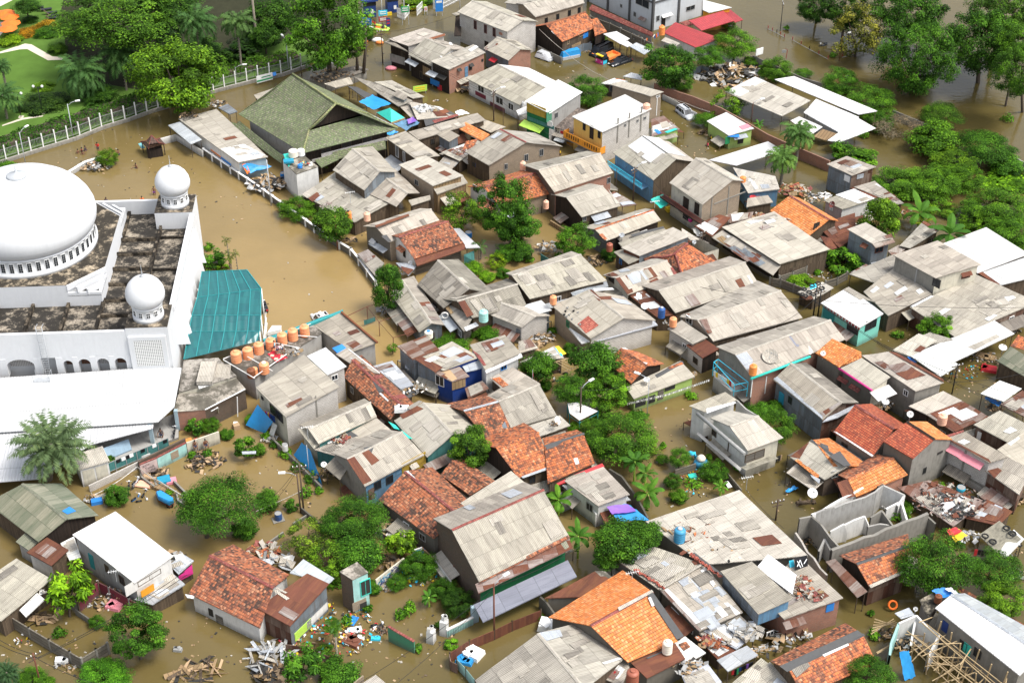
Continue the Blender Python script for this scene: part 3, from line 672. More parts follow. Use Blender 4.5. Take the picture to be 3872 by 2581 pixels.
def mosque():
 O=V(-40.85,152.36,0);a=R(3.3);ex=V(math.cos(a),math.sin(a),0);ey=V(-math.sin(a),math.cos(a),0)
 L=lambda x,y,z=0: O+ex*x+ey*y+Z(z)
 root=empty('mosque','white mosque with one great dome and two small corner domes','mosque',L(-19.5,15.7))
 bx=lambda mb,x0,x1,y0,y1,z0,z1,m=0: mb.box(L((x0+x1)/2,(y0+y1)/2,(z0+z1)/2),(x1-x0,y1-y0,z1-z0),a,m)
 mb=MB();bx(mb,-44,-.02,1.66,31.4,-1,7.9);bx(mb,-44,-4.97,.41,1.65,6.5,7.9);
 bx(mb,-44,-4.96,0,.4,6.5,10);bx(mb,-.42,0,4.72,26.88,-1,10.1);bx(mb,-44,-4.96,31.0,31.42,7,10)
 mb.B('wall','mosque',root)
 MB().slab([L(-44,.4,7.96),L(-.42,.4,7.96),L(-.42,31,7.96),L(-44,31,7.96)],.05).B('roof','mossroof',root)
 mb=MB()
 for y in(6.2,9.6,13.2,16.8,20.4,24.):bx(mb,-9.2,-4.35,y-.17,y+.17,7.9,8.45)
 for y in(7.8,16.5,24.4):bx(mb,-4.25,-.44,y-.15,y+.15,7.9,8.3)
 for x in(-30.8,-26.4,-22.,-17.7,-13.4,-9.2):bx(mb,x-.18,x+.18,2.7,9.2,7.9,8.5)
 bx(mb,-44,-5.1,2.3,2.65,7.9,8.5);bx(mb,-4.5,-4.2,4.75,26.8,7.9,8.6);bx(mb,-9.3,-8.9,25.,31.,7.9,8.5)
 mb.B('roof_beams','mossroof',root,color=(.55,.52,.48))
 for y0 in(0,26.9):
  t=MB();bx(t,-4.95,.03,y0-.03,y0+4.7,-1,10.42);tw=t.B('corner_tower','mosque',root)
  MB().slab([L(-4.95,y0-.03,10.5),L(.03,y0-.03,10.5),L(.03,y0+4.7,10.5),L(-4.95,y0+4.7,10.5)],.075).B('tower_top','mossroof',tw,color=(1.15,1.1,1.02))
  c=L(-2.45,y0+2.3);
  MB().lathe([(1.85,10.5),(1.85,11.05),(1.72,11.1),(1.68,12.25),(1.86,12.3),(1.86,12.45),(1.76,12.5)],c,28).B('drum','mosque',root)
  d=MB().lathe([(1.72,12.48),(2.05,12.8),(2.27,13.3),(2.32,13.8),(2.22,14.4),(1.9,15.05),(1.4,15.6),(.75,15.98),(.22,16.12),(.1,16.16)],c,32).B('small_dome','mosque',root)
  MB().lathe([(.3,16.1),(.32,16.2),(.1,16.3),(.04,16.5),(.09,16.65),(.03,16.8),(.015,17.7)],c,10).B('finial','steel',d)
  for k in range(12):
   an=6.2832*k/12+.25;q=c+V(math.cos(an)*1.7,math.sin(an)*1.7,11.68);m=MB();m.box(q,(.16,.5,.72),an);w_=m.B('window','wht',root)
   m=MB();
   for dx in(-.11,.11):
    for dz in(-.17,.17):m.box(q+V(-math.sin(an)*dx+math.cos(an)*.03,math.cos(an)*dx+math.sin(an)*.03,dz),(.14,.16,.26),an)
   m.B('pane','glassd',w_)
 h=10.3;cx,cy=-19.5,19.2;o=6.2
 oc=[(cx-o,cy-h),(cx+o,cy-h),(cx+h,cy-o),(cx+h,cy+o),(cx+o,cy+h),(cx-o,cy+h),(cx-h,cy+o),(cx-h,cy-o)]
 mb=MB();top=[L(x,y,11) for x,y in oc];lo=[L(x,y,7.9) for x,y in oc]
 for i in range(8):j=(i+1)%8;mb.face([lo[i],lo[j],top[j],top[i]])
 for sx,sy in((1,-1),(1,1),(-1,1),(-1,-1)):
  A=(cx+sx*o,cy+sy*h);B=(cx+sx*h,cy+sy*h);C_=(cx+sx*h,cy+sy*o)
  for p,q in((A,B),(B,C_)):
   mb.face([L(*p,7.9),L(*q,7.9),L(*q,9.9),L(*p,9.9)]);mb.face([L(p[0]-sx*.3,p[1]-sy*.3,9.4),L(q[0]-sx*.3,q[1]-sy*.3,9.4),L(q[0]-sx*.3,q[1]-sy*.3,9.9),L(p[0]-sx*.3,p[1]-sy*.3,9.9)]);mb.face([L(*p,9.9),L(*q,9.9),L(q[0]-sx*.3,q[1]-sy*.3,9.9),L(p[0]-sx*.3,p[1]-sy*.3,9.9)])
  for k in(.0,.3,.6):
   p=V(A[0],A[1],0).lerp(V(*B,0),k);q=V(C_[0],C_[1],0).lerp(V(*B,0),k);m_=(p+q)/2;c3=L(m_.x,m_.y,10.6-.9*k);mb.box(c3,(.3,(q-p).length,.75),a+ang(q-p)-R(90))
  m2=MB();m2.slab([L(*A,9.5),L(*B,9.5),L(*C_,9.5)],.1);m2.B('corner_roof','mossroof',root)
 mb.B('platform_wall','mosque',root)
 MB().slab(top,.06).B('platform_roof','mossroof',root,color=(1.2,1.15,1.05)).location.z=.035
 c=L(cx,cy-.2)
 MB().lathe([(8.45,11),(8.45,11.6),(8.2,11.68),(8.1,13.2),(8.25,13.25),(8.25,13.4),(8.05,13.45)],c,72).B('drum','mosque',root)
 mb=MB();mb.lathe([(8.05,13.42),(8.45,13.8),(8.72,14.45),(8.85,15.2),(8.76,16.05),(8.4,17.0),(7.8,17.9),(6.9,18.8),(5.7,19.6),(4.2,20.22),(2.5,20.62),(1.2,20.78),(.9,20.82)],c,96)
 d=mb.B('great_dome','mosque',root);MB().lathe([(1.25,20.76),(1.25,21.0),(1.1,21.05),(.2,21.4),(.1,21.55),(.05,22.4)],c,16).B('finial','steel',d)
 for k in range(48):
  an=6.2832*k/48;q=c+V(math.cos(an)*8.13,math.sin(an)*8.13,12.42);m=MB();m.box(q,(.2,.62,1.35),an);w_=m.B('window','wht',root);m=MB();up=Z(1);tg=V(-math.sin(an),math.cos(an),0)
  for dx in(-.13,.13):
   for dz in(-.46,-.15,.16,.47):m.box(q+tg*dx+up*dz+V(math.cos(an),math.sin(an),0)*.04,(.18,.22,.27),an)
  m.B('pane','glassd',w_)
 for i in range(10):
  yc=6.+i*2.1;mb=MB();t=L(.0,yc,9.9);l=L(0,yc-1.05,4.4);r=L(0,yc+1.05,4.4);ou=L(1.35,yc,3.7)
  t1=L(.5,yc,9.2)
  mb.face([l,ou,t1,t]);mb.face([ou,r,t,t1]);mb.face([l,r,ou]);mb.B('pleat','mosque',root)
 mb=MB();mb.face([L(0,4.7,10.1),L(.25,4.7,10.1),L(.25,26.9,10.1),L(0,26.9,10.1)]);bx(mb,0,.25,4.7,26.9,9.5,10.14);mb.B('facade_band','mosque',root)
 mb=MB()
 cols=[(-13.75,-12.95),(-11.8,-11.15),(-9.7,-8.95),(-7.5,-6.85),(-5.45,-4.9),(-16.35,-15.45),(-20.9,-19.6),(-25.6,-24.6),(-30,-29)]
 for x0,x1 in cols: m=MB();bx(m,x0,x1,-.05,1.5,3.9,6.5);m.B('column','mosque',root)
 bx(mb,-44,-4.95,1.4,1.6,3,6.6);mb.B('arcade_wall','mosque',root)
 for x0,x1,mt in((-12.95,-11.8,'latticeb'),(-11.15,-9.7,'latticeb'),(-8.95,-7.5,'latticew'),(-6.85,-5.45,'latticeb'),(-19.6,-16.35,'latticew'),(-24.6,-20.9,'latticeb'),(-29,-25.6,'latticew')):
  n_=14;w_=(x1-x0);r=min(w_/2,.95);pts=[L(x0,-.03,4.6)]
  mb=MB();A=[]
  for k in range(n_+1):th=math.pi*(1-k/n_);A.append(((x0+x1)/2+w_/2*math.cos(th),5.45+r*math.sin(th)))
  for k in range(n_):mb.face([L(A[k][0],-.02,A[k][1]),L(A[k+1][0],-.02,A[k+1][1]),L(A[k+1][0],-.02,6.52),L(A[k][0],-.02,6.52)])
  mb.B('arch','mosque',root);m=MB();m.face([L(x0+.05,1.36,4.5),L(x1-.05,1.36,4.5)]+[L(x_,1.36,z_) for x_,z_ in A[::-1]],uv=None);m.B('lattice',mt,root)
 m=MB();bx(m,-4.75,-.35,-.35,-.03,4.3,9.3);m.B('tower_frame','mosque',root)
 m=MB();m.face([L(-4.15,-.37,5.1),L(-.85,-.37,5.1),L(-.85,-.37,8.8),L(-4.15,-.37,8.8)],uv=[(0,0),(3.3,0),(3.3,3.7),(0,3.7)]);m.B('lattice_window','lattice',root)
 m=MB()
 for x in(-15.2,-14.5):m.tube([L(x,-.5,4.3),L(x,-.35,11.2),L(x,.6,11.)],.05,6)
 for k in range(20):m.tube([L(-15.2,-.5,4.6+.33*k),L(-14.5,-.5,4.6+.33*k)],.03,4)
 m.B('ladder','steel',root);m=MB();bx(m,-16.2,-14.3,-2.2,-.8,4.55,4.65)
 for q in((-16.2,-2.2),(-14.3,-2.2),(-14.3,-.8),(-16.2,-.8)):m.tube([L(*q,4.2),L(*q,5.4)],.035,5)
 m.tube([L(-16.2,-2.2,5.4),L(-14.3,-2.2,5.4),L(-14.3,-.8,5.4)],.03,5);m.B('ladder_landing','steel',root)
 T(0,2);m=MB();q=[P(-700,380,4.7),P(0,332,4.7),P(600,295,4.7),P(1225,248,4.7),P(1668,243,4.7),P(1602,600,3.85),P(1450,740,3.5),P(0,832,3.5),P(-700,880,3.5)];m.slab(q,.1,uv=uv_along(q,q[0],q[1]));m.B('lower_roof','white',root,color=(.84,.85,.87))
 q=[P(-500,868,3.15),P(1412,750,3.15),P(1405,797,3.),P(825,950,2.7),P(362,1262,2.5),P(-500,1330,2.5)];MB().slab(q,.1,uv=uv_along(q,q[0],q[1])).B('canopy_roof','white',root,color=(.84,.85,.88))
 m=MB();q=[P(600,1140,.35),P(830,960,.35),P(1190,850,.35),P(1420,730,.35),P(1640,650,.35),P(1640,880,.35),P(950,1130,.35)];m.slab(q,1.2);m.B('terrace','cement',root)
 m=MB();q=[P(870,1010,1.5),P(1180,895,1.5),P(1212,990,.5),P(950,1100,.5)];m.slab(q,.15);m.B('ramp','blue_wall',root,color=(.75,.8,.9))
 for u,v,z in((1405,930,1.7),(1640,800,1.6)):c=P(u,v,.3);MB().box((c.x,c.y,z),(.43,.43,2.9),a).B('canopy_column','blue_wall',root)
 m=MB();q=[P(1590,640,3.5),P(1640,900,.3)];m.box(L(-15,-1.5,1.3),(26,.3,3.2),a);m.B('lower_wall','cement',root)
mosque()
def teal_canopy():
 T(0,1);rows=[[(1858,930,6.2),(2268,912,6.2)],[(1815,1165,5.8),(2400,1085,5.7)],[(1765,1330,5.),(2395,1330,4.9)],[(1738,1480,4.),(2385,1475,3.9)],[(1690,1735,3.1),(2360,1570,3.1)]]
 c=P(2050,1250,0);root=empty('glass_canopy','teal glazed canopy curving down by the mosque wall','canopy',c);m=MB();m2=MB();W=[[P(*p) for p in r] for r in rows]
 for i in range(4):
  A,B=W[i],W[i+1];NN=6
  for k in range(NN):q=[A[0].lerp(A[1],k/NN),A[0].lerp(A[1],(k+1)/NN),B[0].lerp(B[1],(k+1)/NN),B[0].lerp(B[1],k/NN)];m.face(q[::-1])
  for k in range(NN+1):m2.tube([A[0].lerp(A[1],k/NN)+Z(.04),B[0].lerp(B[1],k/NN)+Z(.04)],.07,4)
  m2.tube([A[0]+Z(.03),A[1]+Z(.03)],.04,4)
 m.B('glazing','tealroof',root);m2.B('rib','teal',root,color=(.8,.8,.8))
 m=MB();q=[P(2268,912,6.2),P(2400,1085,5.7),P(2395,1330,4.9),P(2385,1475,3.9),P(2360,1570,3.1)];lo=[p-Z(1.6) for p in q]
 for i in range(4):m.face([q[i],q[i+1],lo[i+1],lo[i]])
 m.B('side_glazing','tealroof',root);m=MB()
 for p in q: m.tube([V(p.x,p.y,-.6),p],.1,6)
 for p in(P(1700,1560,3.),P(1750,1330,4.8)):m.tube([V(p.x,p.y,-.6),p],.1,6)
 for k in range(3):m.tube([V(q[1].x+.4,q[1].y-.5,.8+k*.8),V(q[3].x+.4,q[3].y,.8+k*.8)],.05,4)
 m.B('post','wht',root)
teal_canopy()
def green_hall():
 T(1,0);ze=5.0;El=P(-162,1046,ze);F_=P(430,1405,ze);Er=P(1302,1183,ze);zg=6.6;G1=P(487,1200,zg);G2=P(1022,1050,zg)
 e=(G2-G1);e.z=0;e.normalize();n=V(-e.y,e.x,0);best=min((abs((P(737,955,z)-G1).dot(n)+.3),z) for z in [7+.05*k for k in range(120)]);zr=best[1]
 R2=P(737,955,zr);R1=P(335,682,zr+.6);Br=Er+(El-F_);
 h=H('great green-tiled hall roof with a triangular gable by the pond','hall')
 def rf(pts,ref,mat='tileg'):h._roof(pts,mat,ref)
 M1=(R1+El)/2-Z(.5);M2=(R2+G1)/2-Z(.35)
 rf([R1,R2,M2,M1],(R1,R2));rf([M1,M2,G1,El.lerp(F_,.0)+Z(0)],(M1,M2));rf([El,G1,F_],(El,F_));rf([G1,G2,Er,F_],(G1,G2));rf([R2,R1,Br,Er],(R2,R1));rf([R2,Er,G2],(R2,Er));rf([R1,El,Br],(Br,El))
 m=MB();m.face([G1+n*.5,G2+n*.5,R2+n*.5]);m.B('gable_board','darkwood',h.o)
 m=MB()
 for a,b in((R1,R2),(G1,F_),(R2,G1),(R2,G2),(G2,Er)):m.tube([a+Z(.1),a.lerp(b,.5)+Z(.06 if (a,b)!=(R1,R2) else .1),b+Z(.1)],.16,6)
 m.B('ridge_cap','tileg',h.o,color=(1.7,1.6,1.3));MB().tube([G2+Z(.15),Er+Z(.15)],.1,5).B('ridge_flashing','zinc',h.o)
 ins=lambda p,a,b,k=1.1:p+(a-p).normalized()*k+(b-p).normalized()*k
 c=[ins(El,F_,Br),ins(F_,El,Er),ins(Er,F_,Br),ins(Br,El,Er)];h._walls([V(p.x,p.y,0) for p in c],[4.9]*4,['cement','darkwood','darkwood','cement'])
 h.q([-155,1110,(245),1430,235,1500,-215,1180],[3.9,3.9,2.9,2.9],'tileg',None,name='skirt_roof');h.q([700,1395,1192,1290,1196,1365,745,1460],[3.6,3.6,2.7,2.7],'tileg',None,name='skirt_roof');h.q([540,1470,740,1405,760,1465,600,1540],[3.5,3.5,2.8,2.8],'tileg',None,name='skirt_roof')
 h.pan(950,1325,13.,.6,'latticew','parapet',.5).pan(640,1430,5.,.5,'cement','parapet',.6).pan(100,1330,12.,.5,'plaster','parapet',.3)
 h.w([(830,1330,1.6,.9),(640,1390,1.6,.9),(1020,1280,1.6,.9)],'wood','dark')
green_hall()
def built():
 h=(T(1,2) or H('flat concrete roof deck carrying a row of orange tanks by the mosque','building'))
 h.q([507,-168,607,-76,287,124,-13,344,-313,164],3.3,'deck','cement',oh=.1,posts=0)
 m=MB()
 for a,b in((( -300,160),(500,-160)),((-20,330),(280,118)),((-300,170),(-15,338)),((-150,100),(150,270)),((100,0),(400,60)),((300,-60),(560,-40))):m.tube([P(*a,3.9),P(*b,3.9)],.05,5);m.tube([P(*a,3.3),P(*a,3.9)],.05,5);m.tube([P(*b,3.3),P(*b,3.9)],.05,5)
 m.B('pipe_rail','wht',h.o);MB().slab([P(105,115,3.36),P(180,72,3.36),P(292,148,3.36),P(188,192,3.36)],.03).B('rug','rug',h.o)
 T(0,2)
 h=H('beige flat concrete roofs stepping down by the white mosque canopy','building')
 h.q([1690,172,2005,150,2178,318,1640,470],[3.5,3.5,3.3,3.3],'deck','cream',oh=.05);h.q([1640,482,1832,480,2172,338,2262,440,1885,625,1592,650],[3.,3.,3.,2.9,2.9,2.9],'deck',['cream','cream','brick','brickd','brick','conc'],oh=.1)
 m=MB();c=P(1900,290,3.75);m.box(c,(1.9,4.2,.5),.02);m.B('roof_box','asbl',h.o);h.p([1960,210,2125,215,2110,350,1965,330],'asb',0).p([1815,395,1880,390,1960,400,1830,440],'white',0)
 m=MB();m.tube([P(2250,440,3.2),P(1885,628,3.2)],.07,5);m.tube([P(2180,510,3.),P(2185,690,.3)],.06,5);m.tube([P(1940,640,2.7),P(2000,610,2.7),P(2010,700,.2)],.09,6);m.B('pipe','wht',h.o)
 T(1,0);h=H('stained concrete block tower with tanks on its roof by the pond wall','tower');h.q([455,1440,572,1530,370,1600,243,1478],[4.7,4.7,4.6,4.6],'deck',['plaster','plaster','plaster','conc'],oh=.04);MB().box(P(300,1480,5.2),(1.5,1.,.3),.2).B('pallet','tarpteal',h.o);h.p([250,1420,300,1410,330,1490,300,1540],'turq',0,'tarpaulin')
 T(0,0);h=H('small kiosk with a two-tiered dark tile roof drowned in the pond','kiosk');ap=P(1392,1243,3.6);h.base([ap]);md=[P(*p,2.7) for p in((1345,1295),(1440,1285),(1462,1312),(1372,1325))];ev=[P(*p,1.9) for p in((1285,1302),(1470,1268),(1520,1325),(1365,1368))];m=MB()
 for i in range(4):j=(i+1)%4;m.face([md[i],md[j],ap]);m.face([ev[i],ev[j],md[j]-Z(.15),md[i]-Z(.15)])
 m.B('roof','tileb',h.o,color=(.6,.45,.42));m=MB();[m.tube([ap,md[i],ev[i]],.07,5) for i in range(4)];m.B('ridge_cap','tilem',h.o);c=(ev[0]+ev[1]+ev[2]+ev[3])/4;MB().box((c.x,c.y,.45),(2.3,2.3,1.7),.3).B('counter','darkwood',h.o);MB().box(P(1435,1405,.6),(2.0,.08,.9),.28).B('counter_front','wht',h.o)
 m=MB();[m.tube([V(e.x*.85+c.x*.15,e.y*.85+c.y*.15,-.5),V(e.x*.85+c.x*.15,e.y*.85+c.y*.15,2.)],.07,5) for e in ev];m.B('post','darkwood',h.o);MB().slab([P(1270,1320,1.2),P(1300,1312,1.2),P(1335,1358,.8),P(1300,1365,.8)],.05).B('side_shelf','trim',h.o)
 T(1,0);r=empty('market_canopy','turquoise pyramid canopy over the market','canopy',P(1235,1060));A=P(1238,1002,4.);q=[P(*p,2.9) for p in((1108,1035),(1232,992),(1366,1082),(1243,1124))];m=MB()
 for i in range(4):m.face([q[i],q[(i+1)%4],A])
 m.B('cloth','turq',r);m=MB();[m.face([q[i],q[(i+1)%4],q[(i+1)%4]-Z(.3),q[i]-Z(.3)]) for i in range(4)];m.B('valance','cardb',r);m=MB();[m.tube([V(p.x,p.y,-.5),p],.06,5) for p in q];m.B('post','steel',r)
 def tarp(qs,zs,label,mat='tarp',name='tarpaulin',n=7,am=.12):
  C=[P(qs[2*i],qs[2*i+1],zs[i]) for i in range(4)];m=MB();rr=RNG(label);g=[[(C[0].lerp(C[1],i/n)).lerp(C[3].lerp(C[2],i/n),j/n)+Z(rr.uniform(-am,am)-.25*math.sin(3.14*i/n)*math.sin(3.14*j/n)) for j in range(n+1)] for i in range(n+1)]
  for i in range(n):
   for j in range(n):m.face([g[i][j],g[i+1][j],g[i+1][j+1],g[i][j+1]],sm=True)
  o=m.B(name,mat);return tag(o,label,'tarpaulin')
 tarp([945,935,1070,870,1242,950,1082,1012],[3.,3.2,3.2,2.8],'blue tarpaulin over the market by the green hall')
 tarp([1260,1135,1440,1080,1505,1130,1380,1197],[2.8,2.8,2.5,2.4],'crumpled blue and grey tarpaulin by the turquoise canopy','bluewall');tarp([1390,1100,1440,1075,1480,1110,1400,1140],[2.95,2.95,2.9,2.9],'small royal blue cloth on the crumpled tarpaulin','purple');tarp([1190,1225,1270,1195,1310,1215,1230,1245],[2.6,2.6,2.3,2.3],'small blue tarpaulin under the right eave of the green hall');tarp([1830,1030,1870,1005,1965,1040,1860,1065],[2.2,2.2,2.,2.],'white plastic sheet at the canal bend','wht')
 T(0,0);tarp([2225,1520,2380,1470,2500,1530,2300,1590],[2.5,2.5,1.4,1.3],'blue and white awning cloth on the pond end of the long building','tarp');tarp([2225,1515,2260,1500,2300,1580,2270,1600],[2.55,2.55,1.5,1.4],'orange strip of cloth at the pond end of the long building','umb')
 T(1,2);tarp([15,580,155,740,80,845,-95,770],[3.4,3.4,.5,.6],'teal blue tarpaulin hung from the broad-roofed block house','tarp',am=.05);tarp([420,930,500,1000,610,1320,345,1045],[2.9,2.9,.2,.6],'torn teal tarpaulin hung on the teal-walled side of the gable house','tarp',am=.06);tarp([155,745,195,770,160,880,120,850],[2.5,2.4,.5,.6],'pale plastic sheet by the teal blue tarpaulin','plaster',am=.03)
 T(2,2);tarp([868,1515,1062,1490,1262,1638,985,1662],[2.7,2.7,2.2,2.2],'bright blue tarpaulin in the white courtyard','tarp');tarp([870,1515,1062,1492,1150,1560,920,1585],[2.85,2.85,2.6,2.6],'violet-blue tarpaulin laid over the bright blue one','purple',am=.06)
 T(2,1);tarp([1275,265,1380,215,1480,285,1370,345],[2.3,2.4,2.1,2.],'green-blue awning over the canal lane','turq');tarp([2180,235,2310,190,2290,270,2215,310],[2.4,2.6,1.6,1.4],'pink cloth drying under the pale patched roof','redc');tarp([1660,540,1750,560,1760,610,1700,600],[2.2,2.,1.4,1.5],'printed banner cloth at the lane corner','plaster')
 T(3,2);tarp([160,1375,235,1320,285,1345,175,1388],[.5,.6,.6,.4],'crumpled blue plastic sheet floating by the half-tiled house','tarp',am=.15);tarp([1985,520,2010,505,2150,560,2120,600],[2.2,2.2,1.8,1.8],'rolled blue sheet under the white stall roof','blue',am=.1);tarp([1280,145,1300,140,1370,190,1330,205],[2.5,2.5,2.,2.],'bundle of blue sheeting under the white triangular awning','blue')
 T(3,3,1344);tarp([690,735,740,725,775,860,715,885],[3.4,3.2,.3,.2],'crumpled blue tarpaulin hanging by the ruined wall','tarp',am=.18);tarp([940,90,985,78,1050,120,985,160],[2.6,2.6,2.2,2.2],'orange and white awning by the pale plastic roof','yellow');tarp([935,95,985,78,1020,100,960,130],[2.75,2.75,2.5,2.4],'red and white printed sheet on the orange awning','redc',am=.05);tarp([860,410,920,395,1010,430,900,450],[4.4,4.4,4.2,4.1],'blue striped cloth on the roof by the scaffolded house','blue');tarp([930,400,960,395,1015,440,1000,445],[4.55,4.5,4.3,4.3],'white cloth bundle on the roof by the scaffolded house','wht')
 h=H('pale plastic-covered roof with tyres at the right edge','shed');h.q([1215,45,1330,140,1230,235,1105,120],[3.,2.6,2.,2.2],'cream',None);h.q([1290,90,1345,140,1250,240,1215,210],[2.7,2.6,2.1,2.1],'white',None)
 T(0,0);W=wallrun
 W([(1870,1370),(2120,1540),(2353,1695),(2890,2078),(3123,2228),(3223,2288),(3300,2380),(3453,2588)],1.05,'stained pond wall with a white rail on posts along the canal side','sooty',.2,'pond_wall','wall',cap='wht',posts=2.2,pm='wht')
 W([(600,1600),(780,1490),(940,1440)],.7,'low white wall stub in the pond behind the great dome','plaster',.3,cap='wht');W([(1470,1275),(1620,1235),(1860,1385)],1.1,'short whitewashed wall by the drowned kiosk','plaster',.2)
 T(2,0);W([(1310,765),(1520,840),(1660,885),(1920,990),(2130,1105),(2353,1235),(2510,1305),(2923,1478)],1.9,'long stained red brick wall running diagonally past the silver car','brick',.22,'brick_wall');W([(1385,870),(1510,930),(1600,985),(1700,1040)],.9,'white painted low wall behind the silver car','plaster',.12)
 W([(2215,510),(2353,572),(2500,640),(2683,718),(2850,765)],1.7,'grey boundary wall of the lake behind the rubble heap','conc',.2);T(3,0);W([(1150,1012),(1400,1115),(1600,1200)],1.5,'grey boundary wall of the lake behind the brown twigs','conc',.2);W([(2240,1430),(2353,1488),(2500,1560)],1.5,'block wall at the right edge by the lake bushes','block',.2)
 T(2,0);W([(1605,650),(1750,600),(1810,625)],1.5,'corrugated zinc fence by the little gate','zincw',.06,'sheet_fence','fence');W([(720,150),(900,215),(1100,310),(1290,400)],1.8,'grey panel wall under the apron roof of the workshop','panelwall',.14,posts=2.4)
 W([(1740,395),(1880,450)],1.,'low panel wall by the side of the red-roofed shed','conc',.14);W([(240,420),(330,470),(460,530)],1.3,'low wall under the dark timber house','conc',.15);W([(580,430),(660,400),(735,400)],1.4,'zinc and plank fence by the dark timber house','zincw',.06,'sheet_fence','fence')
 T(0,3);W([(85,955),(265,1065),(450,1175),(640,1285),(745,1345)],1.6,'grey concrete panel wall on posts at the lower left','panelwall',.12,'panel_wall',posts=3.2);W([(745,1345),(880,1265),(985,1205)],1.5,'short return of the grey panel wall behind the round tree','panelwall',.12,'panel_wall',posts=3.);W([(895,640),(1000,690),(1185,795),(1295,862)],1.6,'maroon painted panel wall with pale posts','maroon_wall',.12,'panel_wall',posts=2.6,pm='cement');W([(710,810),(895,645)],1.7,'maroon fence stub with an opening by the bright leafy tree','maroon_wall',.1,'panel_wall',posts=2.2,pm='wood');W([(690,890),(830,985)],.8,'low broken wall by the bright leafy tree','conc',.14)
 T(1,3);W([(1215,1050),(1290,1095),(1455,1190)],1.8,'free-standing ruined wall painted pink and pale green','green_wall',.18,'ruined_wall',hs=[2.,1.9,1.6],cap='tilem');W([(1100,622),(1230,520),(1360,420)],1.7,'crumbling white wall covered with blue and black graffiti','cream',.16,'graffiti_wall');W([(1440,350),(1525,322)],1.9,'white wall corner with blue graffiti in the thicket','plaster',.16,'graffiti_wall');W([(1640,430),(1790,630)],1.5,'bare pale wall at the foot of the brick gable','plaster',.15);W([(1525,322),(1640,430)],1.6,'brick-edged wall behind the thicket','brick',.15)
 W([(1780,1295),(1960,1180),(2190,1085),(2353,1005),(2620,900)],1.35,'rust-red sheet fence along the flooded path','rust',.06,'sheet_fence','fence',posts=2.,pm='wood');W([(1775,1300),(1790,1370),(1850,1400)],1.3,'corner of the rust-red fence with a red cloth','rustw',.06,'sheet_fence','fence');W([(1845,1350),(1930,1440),(2015,1545)],1.3,'broken door-panel fence by the white boat cabin','turq_wall',.06,'sheet_fence','fence',posts=1.5,pm='wood')
 W([(340,100),(490,10)],.5,'low ruined wall top by the blue barrel','conc',.16);W([(0,350),(110,280),(250,180)],.5,'low ruined wall top in the scraggly bush','conc',.16);W([(420,-40),(610,120),(850,250)],.8,'ruined wall running under the feathery trees','sooty',.16);W([(270,1215),(420,1230),(720,1345)],1.,'rusty fence behind the bottom banana plant','rustw',.06,'sheet_fence','fence');W([(900,1568),(985,1500)],1.2,'wall stub at the bottom edge by the pale roof corner','tanblock',.15)
 T(2,2);W([(895,1170),(1010,1240),(1150,1430),(1250,1620)],1.9,'mossy courtyard wall between the white house and the banana plants','sooty',.2);W([(1500,1180),(1690,1120)],1.1,'low grey panel wall by the blue toy slide','panelwall',.12);W([(1980,1205),(2110,1360)],.9,'low grey wall by the drowned alley','panelwall',.12);W([(2070,540),(2150,620),(2250,680)],3.2,'white stepped wall behind the two-storey pond house','plaster',.18)
 T(1,2);W([(140,880),(300,1030),(450,1180),(600,1330)],.75,'low garden wall overgrown with climbers','conc',.2);T(2,1);W([(265,765),(390,840)],1.3,'teal sheet fence by the small tree','tealwall',.06,'sheet_fence','fence')
 W([(355,455),(500,545)],.7,'pale low wall behind the black timber house','palewood',.3);T(3,1);W([(105,970),(230,930),(355,880),(580,785)],1.5,'concrete panel wall around the flooded yard, under the rusty lean-to','panelwall',.12,'panel_wall',posts=2.6);W([(20,985),(120,1000),(240,1045),(330,1080)],1.3,'concrete panel wall around the flooded yard, lane side','panelwall',.12,'panel_wall',posts=2.6);W([(530,1015),(640,985),(730,935)],1.2,'concrete panel wall around the flooded yard, by the grey roofs','panelwall',.12,'panel_wall',posts=2.6)
 T(2,3);W([(255,770),(320,830),(440,1000)],1.7,'black-stained wall at the gable of the bright orange roof','sooty',.2)
 rj=RNG(8);T(3,3,1344)
 h=H('roofless concrete ruin with broken walls in the water','ruin');h.base([P(450,120)])
 def rw(pts,zs,mat='conc',zb=-.6,t=.22):
  m=MB();p0=[P(p[0],p[1],z) for p,z in zip(pts,zs)];pp=[]
  for a,b in zip(p0,p0[1:]):k=max(1,int((b-a).length/1.3));pp+=[a.lerp(b,i/k)-Z(rj.uniform(0,.45)) for i in range(k)]
  pp.append(p0[-1])
  for a,b in zip(pp,pp[1:]):
   e=b-a;e.z=0;Ln=e.length;e.normalize();n=V(-e.y,e.x,0)*t/2
   for s_ in(1,-1):q=[V(a.x,a.y,zb)+n*s_,V(b.x,b.y,zb)+n*s_,b+n*s_,a+n*s_];m.face(q,[(0,0),(Ln,0),(Ln,b.z+.6),(0,a.z+.6)])
   m.face([a+n,a-n,b-n,b+n])
  m.B('broken_wall',mat,h.o)
